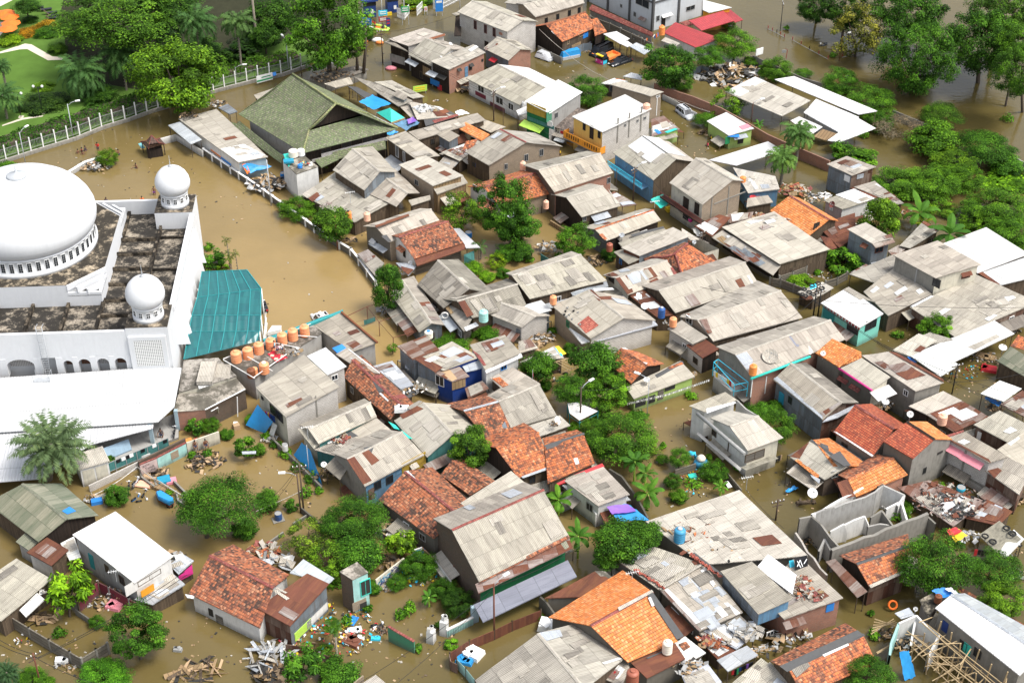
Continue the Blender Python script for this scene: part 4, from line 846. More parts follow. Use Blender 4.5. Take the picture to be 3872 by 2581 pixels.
 rw([(165,30),(230,5),(330,120),(370,178)],[3.6,3.8,3.4,2.6],'conc');rw([(145,105),(310,330)],[2.2,2.2],'block');rw([(335,190),(840,5)],[3.4,3.4],'conc',t=.35);rw([(230,5),(330,-45),(500,-130)],[3.7,3.6,3.4],'plaster');rw([(330,85),(400,60),(415,110)],[2.4,2.6,1.2],'plaster');rw([(395,60),(510,10),(530,70)],[2.6,2.8,1.4],'plaster');rw([(525,70),(590,50),(660,70)],[1.6,2.,1.4],'cement');rw([(540,20),(600,-20),(655,70)],[2.6,3.,1.6],'conc');rw([(270,190),(300,130),(330,200)],[2.2,2.8,1.8],'cement');rw([(620,-20),(700,-60),(730,40)],[2.,2.2,1.4],'plaster');rw([(840,5),(880,60)],[3.2,2.6],'conc')
 T(3,2);rw([(425,1568),(990,1372),(1060,1310)],[3.6,3.6,3.4],'cement');rw([(1060,1310),(1260,1385),(1190,1510)],[3.4,3.2,2.],'plaster');rw([(1010,1330),(1060,1310)],[3.6,3.4],'brickd')
 T(3,3,1344)
 h=H('half-ruined white room with a missing roof by the scaffolded house','ruin');h.base([P(800,600)]);rw([(690,570),(780,540),(900,640)],[3.4,3.6,3.3],'plaster');rw([(690,570),(650,670),(640,750)],[3.3,2.6,1.8],'turq_wall');rw([(780,540),(760,640),(750,700)],[3.5,2.4,1.6],'plaster');rw([(900,640),(840,760)],[3.2,2.2],'plaster');MB().slab([P(665,530,3.2),P(740,500,3.2),P(770,540,3.),P(700,560,3.)],.06).B('roof_sheet','zinc',h.o)
built()
# houses, row by row of the picture
def houses():
 T(1,0)
 h=H('two-storey grey block house under a long beige sheet roof by the flooded gate').g((1985,5),(2453,188),(1850,110),(2310,295),5.6,'asbl','block',18,zb=-.7)
 h.w([(2016,230,.6,1.5),(2110,268,.6,1.5),(2190,298,.6,1.5)],'maroon').pan(2250,310,.8,.5,'brick');h.d([(2120,420,.9,1.6)],'darkwood')
 h.q([1800,125,1850,112,1885,130,1835,145],3.9,'asb',False);h.q([1835,150,1885,140,1885,330,1820,330],[3.6,3.6,2.4,2.4],'darkwood',False,name='lean_to')
 h=H('dark plank canal house with an orange-edged beige roof by the lone pole').q([1540,258,1745,320,1400,425,1215,360],[5.2,5,4.7,4.9],'asbl',['block','block','darkwood','darkwood'])
 h.q([1225,365,1290,400,1400,475,1180,388],[4.6,4.6,4.2,4.2],'asb',False).p([1590,355,1735,312,1740,330,1600,372],'trust',0).w([(1215,450,.5,.9),(1350,500,.6,.9)],'wood')
 h.pan(1300,545,3.2,1.4,'cement')
 h=H('dark plank canal house with a grey gable roof, middle of the canal row').g((1555,350),(1800,450),(1400,502),(1612,608),3.9,'asb',['darkwood','block','block','darkwood'],22)
 h.aw(1450,560,2.8,.9,'zinc').w([(1520,690,.8,1.2)],'wood').pan(1570,660,2.,1.6,'palewood')
 h=H('flat-roofed brick house with a blue kiosk front, last of the canal row').q([2000,410,2110,482,1772,640,1605,562],[5,4.9,4.6,4.7],'asb',['brick','brick','darkwood','darkwood'])
 h.j(3,['asbl','white','asbd']).p([1690,520,1835,445,1850,455,1700,532],'white',0).p([1950,460,2020,418,2045,435,1975,480],'white',0)
 h.w([(1972,620,.6,.9)],'wood').aw(1972,585,.9,.5,'dark').aw(1862,628,.8,.5,'dark').d([(1932,660,.7,1.8)],'bluewall').w([(2080,555,.35,.4)],'dark')
 h.aw(1640,660,2.2,1.1,'zinc').aw(1720,690,2.0,.8,'dark').pan(1645,760,2.2,1.0,'blue').pan(1690,810,1.0,1.2,'redc')
 h=H('long white house with grey sheet roof and maroon base by the canal').g((2220,590),(2660,805),(1930,720),(2425,968),2.9,'asb','plaster',17,broof='white')
 h.w([(2070,820,1.5,1.1),(2240,925,1.7,1.2),(2345,980,1.2,1.1)],'wht');h.pan(2065,875,2.6,.7,'maroon_wall').pan(2220,990,3.6,.9,'maroon_wall')
 h.aw(2180,768,9.,.5,'asbl',.12,'eave_sheet')
 h=H('brick-ended house with beige gable roof and small red awning behind the canal').g((2215,340),(2433,452),(2090,445),(2320,556),3.4,'asbl',['zincw','brick','brick','cement'],20);h.aw(2195,535,1.5,.8,'redc')
 h.p([2100,440,2210,395,2230,410,2110,470],'rustz',0)
 T(2,0)
 h=H('beige roofed block house with five dark windows at the top edge').g((100,42),(620,-80),(215,158),(668,28),3.8,'asbl','tanblock',16,back=.9)
 h.w([(315,190,.55,1.),(420,155,.55,1.),(527,120,.55,1.),(617,95,.55,1.)],'darkwood').aw(692,45,1.2,.8,'asbl')
 H('grey roof corner behind the long beige roof at the top edge').q([100,-90,330,-70,95,45,-70,25],[4.6,4.6,4.2,4.2],'asb','block')
 h=H('dark timber house with orange tiles patched by white and rusty sheets').g((310,228),(672,108),(465,385),(782,245),3.4,'tile',['wood','darkwood','darkwood','darkwood'],26,cap='trust')
 h.p([325,230,370,215,500,372,462,386],'rust',0).p([385,210,440,195,475,270,420,285],'white',0).p([450,198,482,190,520,262,490,270],'asbd',0).p([360,290,395,280,485,370,462,385],'white',0)
 h.w([(640,310,1.1,.8),(515,385,.5,.8)],'cardb').pan(675,325,1.3,.9,'blue').pan(590,420,2.4,.8,'palewood').pan(690,420,2.,.9,'zinc')
 h.q([735,178,782,165,872,290,762,330],[4.2,4.2,3,3],'tile','darkwood')
 A=P(1287,288,0);Lf=P(690,8,0)
 h=H('tall pale blue steel-clad workshop with dark blue columns and red apron roofs','workshop')
 B_=P(1752,140,0);zt=9.5;Cc=Lf+(B_-A)
 h._walls([V(Lf.x,Lf.y,0),V(A.x,A.y,0),V(B_.x,B_.y,0),V(Cc.x,Cc.y,0)],[zt]*4,'steelwall')
 h._roof([Lf+Z(zt+.3),Cc+Z(zt+.3),B_+Z(zt+.1),A+Z(zt+.1)],'zinc',(Lf,Cc))
 m=MB()
 for (a,b,ks) in((Lf,A,(0.02,.33,.66,1)),(A,B_,(.5,1))):
  for k in ks: q=a.lerp(b,k);m.box((q.x,q.y,zt/2),(.42,.42,zt),ang(b-a))
  e=(b-a).normalized();n_=V(e.y,-e.x,0);c=a.lerp(b,.5)+n_*.1;m.box((c.x,c.y,5.4),((b-a).length,.16,.3),ang(e))
 m.B('steel_frame','felt',h.o)
 h.w([(1005,55,.5,.6),(1130,132,.6,.8),(1340,170,.7,1.),(1640,75,2.,.8),(1200,20,3.4,1.6)],'grey').d([(1390,200,.9,1.9)],'blk').aw(1210,160,1.6,.7,'rustz').aw(1420,128,2.4,.5,'white')
 T(2,0)
 h.q([735,42,1300,302,1288,338,706,85],[3.0,3.0,2.4,2.4],'tilem','conc',name='apron_roof').q([1545,205,1640,182,1700,215,1600,240],[2.8,2.8,2.5,2.5],'tilem',False,name='apron_roof')
 h.q([1755,-2,2022,70,1812,118,1752,92],[4,4,3.6,3.6],'white','orange_wall',name='side_roof')
 h=H('large bright red sheet roof on a low shed behind the orange tank','shed').q([1500,205,1912,352,1692,440,1392,300],[3.4,3.4,2.6,2.6],'red','plaster')
 h.p([1370,378,1410,345,1545,402,1505,428],'asbl',0)
 H('red sheet roof on posts by the lake, between two other red roofs','shed').q([1628,190,1942,100,2040,192,1742,282],[3.6,3.6,2.6,2.6],'red')
 H('small bright red awning shed at the lake edge, outermost of the red roofs','shed').q([1940,112,2008,90,2125,182,2050,208],[3.2,3.2,2.4,2.4],'red')
 H('white sheet lean-to with green streaks by the drowned black van','shed').q([838,312,960,288,1082,355,992,402],[2.8,2.8,2.3,2.3],'white')
 H('white sheet lean-to above the black sedan','shed').q([1080,428,1142,392,1285,452,1217,502],[2.4,2.4,1.9,1.9],'zinc')
 H('narrow white sheet joining the two lean-tos by the van','shed').q([985,398,1060,375,1110,410,1060,432],[2.3,2.3,2.1,2.1],'white')
 h=H('two-storey shop with white roof, yellow blind and green front by the canal','shop').q([425,732,648,846,345,1043,120,930],[6.4,6,5.4,5.9],'white',['cement','cement','greenwall','plaster'],zb=-.7)
 h=h.pan(225,1010,3.9,1.7,'yellowwall','roller_blind',.06).pan(340,1070,1.3,1.6,'green_wall').pan(265,1130,5.4,.6,'tealwall').pan(350,1135,1.,.9,'wht','sign_board',.08)
 h.aw(205,1135,4.2,1.3,'lime',.5).w([(405,1060,.7,.9)],'grey')
 H('white sheet porch roof by the yellow blind shop','shed').q([40,1015,150,970,150,1040,55,1060],[3.2,3.2,2.8,2.8],'white')
 h=H('low brown-tiled warung between the two white-roofed shops','shop').q([605,990,690,1012,560,1225,392,1168],[3.6,3.4,2.2,2.3],'tileb','cream')
 h.pan(515,1240,3.,1.2,'wht','sign_board',.1).pan(515,1240,2.7,.9,'redc','sign_panel',.14).pan(508,1240,.8,.6,'wht','sign_mark',.18).aw(470,1225,3.,1.,'asb').pan(560,1330,1.8,.9,'orange_wall','counter',.4)
 h=H('white-roofed block house with bright yellow balcony over the canal').q([1040,867,1285,1000,830,1215,550,1070],[6.3,6.1,5.5,5.7],'white',['block','block','ochre','block'],t=.1)
 h.w([(665,1165,.5,1.1),(803,1238,.5,1.1)],'darkwood').d([(733,1215,.8,2.2)],'darkwood').w([(1040,1150,.35,.4),(1153,1110,.35,.4),(1220,1085,.5,.4)],'grey')
 for u,v in((970,1200),(1075,1150),(1185,1095)):h.pan(u,v,.25,4.2,'conc','pillar')
 hh=h.hit(690,1290);_,p_,e_,n_=hh;rz=ang(e_);mid=p_+n_*.6
 MB().box(mid-Z(.62),(8.0,1.2,.16),rz).B('balcony_slab','conc',h.o)
 m=MB();m.box(mid+n_*.55,(8.0,.1,1.15),rz)
 for s_ in(-1,1):m.box(mid+e_*3.95*s_,(.1,1.1,1.15),rz)
 m.B('balcony_railing','ochre',h.o,color=(1.25,.78,.35))
 m=MB()
 for i in range(14):
  if i in(6,7):continue
  m.box(mid+n_*.62+e_*(-3.2+i*.49)+Z(.1),(.16,.05,.6),rz)
 m.B('baluster','darkwood',h.o);h.pan(645,1345,1.7,1.8,'wht','sign_board',.05).pan(640,1320,1.4,.5,'blue','sign_panel',.1).pan(660,1365,.8,.5,'steel','sign_panel',.1)
 h=H('narrow tan brick house with beige lean roof behind the yellow-balcony house').q([1010,745,1395,842,1275,886,900,776],[5.2,5.1,4.8,4.9],'asbl',['tanblock','tanblock','tanblock','brickd']);h.w([(918,815,.8,1.)],'dark').w([(1340,885,.6,.3)],'wht').pan(1330,980,.12,3.2,'wht','pipe')
 H('crumpled white sheet shelter behind the big dark tree','shed').q([1095,668,1195,690,1195,735,1020,702],[2.6,2.4,2.0,2.3],'white')
 H('small scrap roof of orange tiles and white sheets by the feathery round tree','shed').q([940,718,1065,748,920,775,805,770],[2.8,2.8,2.3,2.3],'white','darkwood').p([955,725,1040,735,1000,755,930,752],'tile',0)
 h=H('lime green lean-to of patched white sheets by the yellow-balcony house','shed').q([1395,1063,1542,1186,1285,1255,1280,1095],[2.8,2.3,2.1,2.7],'rustz','lime_wall');h.p([1300,1200,1330,1185,1375,1225,1345,1235],'blue',0).p([1400,1215,1500,1180,1525,1190,1430,1225],'turq',0).j(3,['white','asbl'])
 h=H('house with white and beige roof sheets and blue balcony over the canal lane').g((1190,1242),(1510,1460),(923,1402),(1300,1655),4.2,'asbl',['bluewall','wood','wood','wood'],24)
 h.p([1195,1255,1420,1400,1270,1500,1065,1345],'white',0).p([1075,1370,1110,1375,1275,1500,1262,1512],'asbd',0).p([1200,1248,1350,1270,1600,1440,1430,1408],'white',1)
 hh=h.hit(1090,1600)
 if hh:
  _,p_,e_,n_=hh;rz=ang(e_);q=V(p_.x,p_.y,2.2)+n_*.6;MB().box(q,(8.5,1.2,.12),rz).B('balcony_slab','bluewall',h.o)
  m=MB();m.box(q+n_*.55+Z(.9),(8.5,.06,.08),rz);m.box(q+n_*.55+Z(.2),(8.5,.06,.08),rz)
  for i in range(36):m.box(q+n_*.55+e_*(-4.2+.24*i)+Z(.5),(.05,.04,.8),rz)
  m.B('balcony_railing','cyan',h.o)
 h=H('lime green hut with streaked white roof standing in the pond yard','hut').q([1970,1030,2225,1180,1992,1246,1790,1112],[2.9,2.9,2.5,2.5],'white','lime_wall');h.p([2085,1165,2160,1140,2200,1165,2120,1195],'pink',0).d([(1980,1290,.8,1.2)],'green').pan(2100,1290,1.0,1.1,'dark','soot',.02)  # plain dark panel set flat on the hut wall
 h.aw(2090,1235,2.4,.8,'zinc')
 h=H('long open shed of white and beige sheets by the rubble heap','shed').q([2235,705,2743,925,2480,1068,1958,842],[3.9,3.9,2.9,2.9],'asbl');h.p([1965,840,2235,707,2340,755,2095,890],'white',0).p([2100,800,2180,770,2290,820,2200,850],'asb',0)
 H('long white sheet roof along the lake wall, farthest of the open sheds','shed').q([2593,700,3358,1020,3185,1052,2415,730],[4.2,4.0,3.5,3.6],'white')
 h=H('sagging torn white roof by the two coconut palms','shed').q([2795,908,3190,1075,3020,1225,2680,1035],[3.3,3.3,2.0,2.2],'white');h.q([3185,1088,3345,1178,3005,1308,2900,1290],[3.2,3,2.1,2.0],'white',False).q([2560,1108,2640,1070,2855,1165,2745,1240],[1.9,1.9,1.7,1.7],'white',False).q([2855,1185,3010,1235,2880,1290,2770,1255],[1.8,1.7,1.2,1.2],'palewood',False,name='torn_panel')
 H('clean white sheet roof behind the palms and the hut','shed').q([2353,1300,2500,1385,2060,1520,1808,1470],[3.2,3.2,2.7,2.7],'white')
 h=H('patchwork barn of rusty and zinc sheets with beige roof by the thicket','barn').q([3078,1432,3345,1532,3123,1612,2893,1508],[4.6,4.6,4.2,4.2],'asb',['rustw','rustw','zincw','rustw']);h.j(3,['rustw','zinc'])
 h.pan(3080,1640,1.,1.,'wht').pan(3200,1620,1.2,.7,'zinc')
 T(1,0)
 h=H('grey ledge roof strewn with leaf litter under the two cut trunks','shed').q([470,722,925,600,1035,640,640,775],[1.9,1.9,1.7,1.7],'asbd','conc')
 H('bent grey sheet roof at the head of the market stalls','stall').q([625,770,860,708,892,770,730,805],[3.,3.,2.6,2.6],'asb')
 h=H('long grey market roof between the green hall and the canal','stall_roof','market roof').q([895,705,1110,765,1440,925,1310,980],[2.8,3.2,3.2,2.5],'asb').j(4,['asbd','asbl','asb'])
 H('narrow grey market roof along the canal edge','stall_roof','market roof').q([1085,752,1250,740,1548,888,1440,905],[2.9,2.4,2.4,2.9],'asbl','wood').j(2,['asbd'])
 H('small raised grey roof light on the market roofs','roof_light').q([1300,822,1398,880,1360,920,1255,875],[3.9,3.9,3.4,3.4],'asb','zincw',zb=2.4)
 H('black tarred market roof by the blue tarpaulin','stall_roof','market roof').q([840,790,930,800,1080,880,1010,910],[2.5,2.5,2.3,2.3],'felt')
 h=H('market roof with litter of white sheets at the canal bend','stall_roof','market roof').q([1405,930,1700,985,1850,1070,1480,1100],[3.,2.5,2.3,2.6],'asbl','wood');h.p([1450,985,1560,955,1620,1000,1500,1040],'white',0).p([1680,1020,1745,1005,1780,1030,1720,1050],'trust',0).j(5,['white','asbd','palewood'])
 H('dark tarred roof with rusty rim near the canal bend','stall_roof','market roof').q([1530,1060,1760,1010,1865,1065,1560,1160],[2.5,2.5,2.3,2.3],'felt').p([1620,1110,1850,1050,1865,1065,1640,1135],'tilem',0)
 H('grey stall roof by the turquoise canopy','stall_roof','market roof').q([1320,975,1420,935,1560,1050,1430,1090],[2.4,2.4,2.3,2.3],'asb').j(2,['asbd','white'])
 h=H('wooden house with grey lean roof by the green hall').q([1375,1203,1690,1430,1470,1462,1190,1265],[4.6,4.4,4.,4.1],'asb',['wood','wood','wood','slatwall']);h.w([(1298,1390,.7,1.9),(1362,1440,.55,1.6)],'wht').j(2,['asbd','asbl'])
 H('long grey shed roof running from the green hall to the canal','shed').q([2035,1038,2110,1102,1492,1285,1400,1212],[3.9,3.5,3.2,3.6],'asb','wood').j(3,['asbd','asbl'])
 H('low grey lean-to edge by the wooden house by the green hall','shed').q([1640,1235,1770,1200,1700,1265,1560,1300],[2.6,2.6,2.3,2.3],'asb')
 H('grey lean-to at the end of the long shed by the canal lamp','shed').q([2110,1100,2295,1165,2155,1218,2020,1152],[2.8,2.8,2.4,2.4],'asb','wood')
 h=H('collapsed scrap roof scattered with loose orange tiles','shed').q([2060,1265,2140,1290,1870,1480,1700,1400],[3.,2.7,2.3,2.6],'asbl','wood');h.q([1925,1122,2148,1236,2075,1295,1862,1182],[3.6,3.6,3.1,3.1],'tilen',False,name='tile_patch').j(6,['white','rustz','asb'],0);h.p([1930,1300,2040,1280,1990,1360,1890,1390],'tile',0)
 H('small tin hut with square grey roof among the loose tiles','hut').q([1775,1193,1872,1245,1775,1302,1665,1238],[4.,4.,3.7,3.7],'asb','zincw')
 h=H('tan brick house with grey gable roof and red ridge by the canal crossing').g((2245,1185),(2483,1308),(1920,1395),(2140,1520),3.6,'asb',['wood','tanblock','tanblock','wood'],20,cap='tilem');h
 T(2,0);h.w([(270,1400,.6,1.1),(130,1448,.6,1.1)],'grey');T(1,0);h.w([(2298,1530,.5,.9)],'grey')
 T(0,0)
 h=H('long low building with stained beige roof and white wall along the pond','market_hall','building').q([1990,1002,2463,1442,2190,1495,1640,1092],[3.2,3.2,2.9,2.9],'asbl',['plaster','blue_wall','plaster','plaster']);h.p([2025,1370,2240,1325,2463,1440,2190,1493],'white',0).p([1660,1095,1800,1050,1830,1075,1700,1120],'asbd',0).j(4,['asb','asbl'])
 h.q([1650,1118,1857,1282,1752,1325,1545,1152],[2.7,2.7,2.4,2.4],'zinc',name='porch_roof');h.pan(2000,1420,4.,.25,'orange','painted_band',.05).pan(2080,1480,3.,.3,'blue','painted_band',.07)
 H('small dark blue sheet roof by the green hall at the pond','shed').q([2095,955,2182,1025,2110,1050,2005,990],[2.6,2.4,2.2,2.4],'zincw')
 h=H('small green-tiled porch roof at the corner of the green hall','porch').q([2110,1120,2240,1150,2230,1200,2040,1155],[2.8,2.8,2.3,2.3],'tileg')
 T(1,0)
 H('grey eave roof behind the left flank of the green hall','shed').q([220,790,125,905,25,935,-20,872],[3.,3.,2.6,2.6],'asb','wood')
 T(1,1)
 h=H('weathered grey house with raised gable roof behind the tank tower').g((885,-203),(1140,8),(705,-8),(995,180),4.6,'asb',['wood','zincw','wood','wood'],22)
 h.q([760,-10,1330,240,905,475,425,222],[3.4,3.2,2.4,2.6],'asb','wood',name='lower_roof').j(6,['asbd','asbl','asb']);h.p([480,258,560,200,600,225,520,290],'rust').p([525,250,585,215,630,245,560,285],'zinc').p([580,330,680,280,700,300,610,360],'rustz').p([420,222,530,150,565,180,470,255],'asbl')
 h.g((1135,28),(1395,208),(1000,195),(1290,330),3.2,'asb',None,18,oh=.2);
 H('grey lean-to of curved sheets by the tan brick house','shed').q([1400,270,1600,225,1605,265,1430,320],[2.9,2.9,2.5,2.5],'asb','wood')
 h=H('tan brick house with stepped beige roof below the wooden house').q([1560,-140,1905,45,1625,140,1310,-55],[5.,4.8,4.5,4.7],'asbl',['tanblock','palewood','tanblock','tanblock']);h.q([1905,52,1948,112,1665,218,1622,148],[4.1,3.5,3.4,4.],'asb','palewood',name='lower_roof')
 h=H('dark stained house with grey gable roof and red flashing by the pond wall').g((1100,515),(1608,352),(1225,655),(1712,490),3.4,'asbl',['tanblock','tanblock','sooty','sooty'],22,cap='asbl',broof='asbl');h.w([(1105,675,.6,1.1)],'dark').aw(1085,632,1.1,.6,'white').p([1150,605,1200,590,1245,650,1215,660],'felt',0).pan(980,550,.5,.9,'brick','brick_patch').p([1090,500,1400,400,1410,418,1105,525],'trust',1)
 h=H('white house with mottled orange tile roof and rust-red awning').g((1310,608),(1765,462),(1455,808),(1908,662),2.9,'tileo',['slatwall','plaster','plaster','plaster'],22,cap='tilem');h.q([1908,664,1940,712,1480,877,1452,810],[2.75,2.2,2.2,2.75],'rust',False,posts=True,name='awning').w([(1365,760,.5,1.1)],'darkwood').aw(1350,700,1.6,.7,'tileo')
 h.q([1872,530,2062,706,1932,712,1815,530],[3.,2.7,2.4,2.7],'white',None,name='side_roof').q([1910,772,2005,735,2008,832,1915,845],[1.9,1.9,.6,.6],'tealwall',False,name='screen')
 H('rusty low shed roof against the pond wall','shed').q([1030,722,1180,848,1115,990,925,768],[2.1,2.1,1.6,1.6],'asb','wood').p([935,770,1030,725,1100,790,1010,850],'rustz',0)
 H('crumpled zinc shelter by the orange-tiled white house','shed').q([1385,850,1475,880,1400,965,1285,845],[1.8,1.8,1.4,1.5],'zinc').p([1330,880,1450,910,1400,960,1350,920],'rust',0)
 h=H('steep dark grey gable roof below the orange-tiled white house').g((1672,820),(1960,1087),(1485,1045),(1722,1262),2.9,'asbd','wood',26);h.j(2,['asb','asbl'],0)
 h=H('long narrow grey gable house at the water edge by the cone-shaped tree').g((1340,1000),(1615,1402),(1232,1130),(1500,1482),2.3,'asb',['zincw','zincw','wood','wood'],22)
 h=H('grey gable house with rusty strips and life ring on the wall').g((1845,1197),(2400,1042),(1990,1352),(2485,1232),3.2,'asbd','wood',20);h.q([1845,1200,1990,1352,1912,1478,1715,1232],[3.1,3.,2.5,2.6],'asb','slatwall',name='side_roof').p([1858,1210,1920,1195,2000,1325,1940,1350],'rust',0).p([1765,1140,1830,1130,1850,1150,1780,1165],'rust',1).p([1715,1235,1760,1230,1815,1305,1790,1320],'palewood').p([1910,1445,2020,1395,2050,1425,1930,1478],'white')
 h=H('white block house with small grey gable roof by the aqua tank').g((2252,1210),(2575,1340),(2145,1320),(2440,1440),2.9,'asb','block',18);
 T(2,1);h.d([(60,1500,.7,1.5)],'zincw')
 H('white sheet roof over a steel gate by the white block house','gate_house').q([270,1190,365,1280,200,1325,110,1235],[3.4,3.4,3.1,3.1],'white','zincw')
 h=H('white house with mottled orange roof behind the tall breadfruit tree').g((-262,150),(215,18),(-110,330),(345,212),3.1,'tile',['tanblock','tanblock','plaster','plaster'],22,cap='tilem');h.p([215,20,290,5,380,185,345,212],'tilem',0)
 h=H('small orange tiled annex by the breadfruit tree','annex').q([-243,225,-150,290,-200,412,-338,310],[2.9,2.9,2.3,2.3],'tileo','palewood')
 h=H('grey-roofed house with brick side and white end wall by the canal').g((242,-5),(812,-158),(388,196),(932,18),4.4,'asb',['brick','plaster','plaster','brickd'],18);h.w([(888,90,.6,.9)],'grey')
 h=H('black timber house with beige gable roof by the canal lane').g((498,247),(832,140),(640,426),(1000,320),3.4,'asbl',['wood','darkwood','darkwood','darkwood'],18);h.w([(665,440,.5,.8)],'grey').aw(800,395,2.8,1.1,'zinc')
 h.p([880,165,930,230,990,300,955,310],'asbl',0)
 H('scrap tin roof between the black timber house and the lane','shed').q([940,190,1150,310,1010,330,900,210],[2.4,2.1,2.,2.4],'rustz').j(4,['white','zinc','trust'])
 h=H('long beige roof with orange tiles along its ridge by the lane').g((760,540),(1300,360),(870,642),(1368,455),2.8,'asbl',['darkwood','darkwood','zincw','zincw'],18,cap='tile');h.p([1130,405,1285,365,1300,385,1150,425],'white',0).p([800,590,830,580,875,630,850,640],'tile',0)
 H('low beige strip roof by the lane, below the tile-ridged roof','shed').q([1390,518,1425,552,1012,702,975,662],[2.6,2.4,2.2,2.4],'asb','wood').p([1090,590,1390,515,1400,530,1110,610],'felt',0)
 h=H('pale lean-to roof over rusty wall strips by the hipped orange roof').q([1480,520,1642,600,1172,782,1003,705],[3.7,3.5,3.2,3.4],'asbl',['zincw','zincw','rust','zincw']);h.q([1560,528,1725,632,1640,640,1560,560],[3.3,2.9,2.8,3.2],'asbl',False).j(2,['asb'],0)
 H('small beige annex with blue shutter by the corner bush','annex').q([1022,718,1172,812,1072,858,935,748],[2.7,2.7,2.3,2.4],'asb','wood').w([(1000,835,.5,.7)],'blue')
 h=H('hipped orange tile roof in the middle of the rooftops');pts=lambda L,z:[P(*a,b) for a,b in zip(L,z)]
 h._roof(pts([(1480,775),(1615,668),(1910,852),(1560,965)],[4.2,4.2,2.6,2.6]),'tile',(P(1480,775,4.2),P(1615,668,4.2)))
 h._roof(pts([(1615,668),(1480,775),(1250,795),(1590,655)],[4.2,4.2,2.9,3.2]),'tileo',(P(1615,668,4.2),P(1480,775,4.2)))
 h._roof(pts([(1480,775),(1560,965),(1262,800)],[4.2,2.6,2.8]),'tileo',(P(1560,965,2.6),P(1262,800,2.8)))
 c_=[P(1560,950,0),P(1890,850,0),P(1590,690,0),P(1290,800,0)];h._walls([V(p.x,p.y,0) for p in c_],[2.3]*4,'cream')
 m=MB();m.tube([P(1500,768,4.35),P(1530,860,3.5),P(1560,955,2.8)],.16,6);m.tube([P(1480,772,4.3),P(1390,795,3.5),P(1280,800,3.)],.15,6);m.tube([P(1480,772,4.35),P(1615,668,4.35)],.14,6);m.B('ridge_cap','tilem',h.o)
 h=H('patchwork gable roof of rust, white and beige sheets below the hipped orange roof').g((950,987),(1422,825),(1062,1140),(1532,972),2.9,'asbl',['wood','wood','cream','cream'],20,broof='asb');h.p([950,990,1050,955,1115,1115,1062,1140],'rust',0).p([1050,955,1195,905,1258,1000,1112,1048],'zinc',0).p([1205,900,1270,880,1340,975,1265,1005],'rust',0).p([1260,1020,1330,985,1365,1020,1290,1050],'rust',0).p([1350,935,1400,920,1450,990,1410,1005],'rustz',0).p([1455,895,1475,890,1530,970,1500,985],'tilem',0).p([860,960,930,935,980,965,910,975],'rust',1).p([980,915,1060,900,1090,920,1000,940],'zinc',1)
 h=H('very long beige gable roof with two rusty patches, middle of the rooftops').g((1348,1102),(2142,840),(1500,1305),(2272,1050),3.1,'asbl',['wood','block','wood','wood'],19,broof='asb');h.p([1585,1160,1665,1130,1735,1225,1650,1255],'rustz',0).p([2050,1010,2105,990,2145,1065,2090,1075],'rust',0).p([2160,970,2180,965,2230,1060,2215,1065],'white',0)
 h=H('broad beige single-slope roof above the black-and-white tiled parapet').g((-2,962),(630,770),(163,1177),(872,1010),3.5,'asb','wood',15,back=.35);h.j(8,['asbl','asbd','asb'],0);h.q([868,1012,888,1062,560,1150,540,1120],[3.,2.6,2.6,3.],'zinc',False,name='eave_sheet')
 h=H('block house with beige gable roof, red-painted patch and roosting pigeons').g((700,1095),(1030,1355),(363,1237),(722,1542),3.8,'asbl',['tanblock','block','block','tanblock'],20,broof='asb');h.p([603,1412,700,1335,797,1422,680,1498],'tilem',0,color=(1.6,1.5,1.3)).p([700,1100,735,1095,830,1190,800,1200],'rust',0).p([800,1160,910,1155,930,1185,820,1185],'rust',1).p([745,1085,920,1078,940,1095,760,1110],'white',1)
 h.q([1290,1358,1340,1418,790,1568,750,1540],[3.2,2.9,2.9,3.2],'zinc',False,posts=True,name='awning').q([1270,1355,1300,1385,870,1520,820,1500],[3.35,3.2,3.2,3.35],'white',False,name='awning').q([530,1440,720,1568,640,1590,520,1450],[3.,3.,2.6,2.6],'white',False,name='awning').w([(515,1410,.6,.9)],'green')
 h=H('rust-red sheet roof with white lines holding two dishes, between long roofs','shed').q([1215,1095,1490,1325,1330,1345,1065,1135],[2.8,2.6,2.3,2.5],'rust','wood');h.j(5,['rustz','rust','white'])
 h=H('very long beige gable roof with white ridge, lowest of the three long roofs').g((1700,1372),(2468,1100),(1850,1565),(2670,1350),3.3,'asbl',['wood','wood','tanblock','tanblock'],18,broof='asb');h.p([1720,1372,1790,1365,1840,1490,1800,1500],'rustz',0).p([1590,1320,1700,1310,1720,1340,1620,1345],'rust',1)
 h=H('grey lean-to with rusty sheets and block wall by the tall lime-green stall','annex').q([1562,1375,1800,1530,1660,1592,1428,1450],[3.5,3.5,3.1,3.2],'asb',['tanblock','tanblock','block','block']);h.q([1755,1530,1905,1635,1750,1722,1600,1600],[3.,3.,2.6,2.6],'rust',['darkwood','darkwood','block','block'],name='lower_roof')
 h=H('two-storey tan house with beige roof and brown balcony railing').g((1690,-118),(2030,85),(1445,110),(1750,312),5.3,'asbl',['cream','tanblock','tanblock','cream'],22,back=.4);h.pan(1985,270,.2,4.6,'conc','pillar').pan(1830,360,.2,4.2,'conc','pillar').pan(2000,250,6.,.2,'conc','beam')
 hh=h.hit(1600,340)
 if hh:
  _,p_,e_,n_=hh;rz=ang(e_);q=V(p_.x,p_.y,2.7)+n_*.55;MB().box(q,(9.5,1.1,.12),rz).B('balcony_slab','darkwood',h.o);m=MB()
  for zz in(.85,.2):m.box(q+n_*.5+Z(zz),(9.5,.06,.09),rz)
  for i in range(48):m.box(q+n_*.5+e_*(-4.7+.2*i)+Z(.5),(.06,.04,.7),rz)
  m.B('balcony_railing','maroon',h.o)
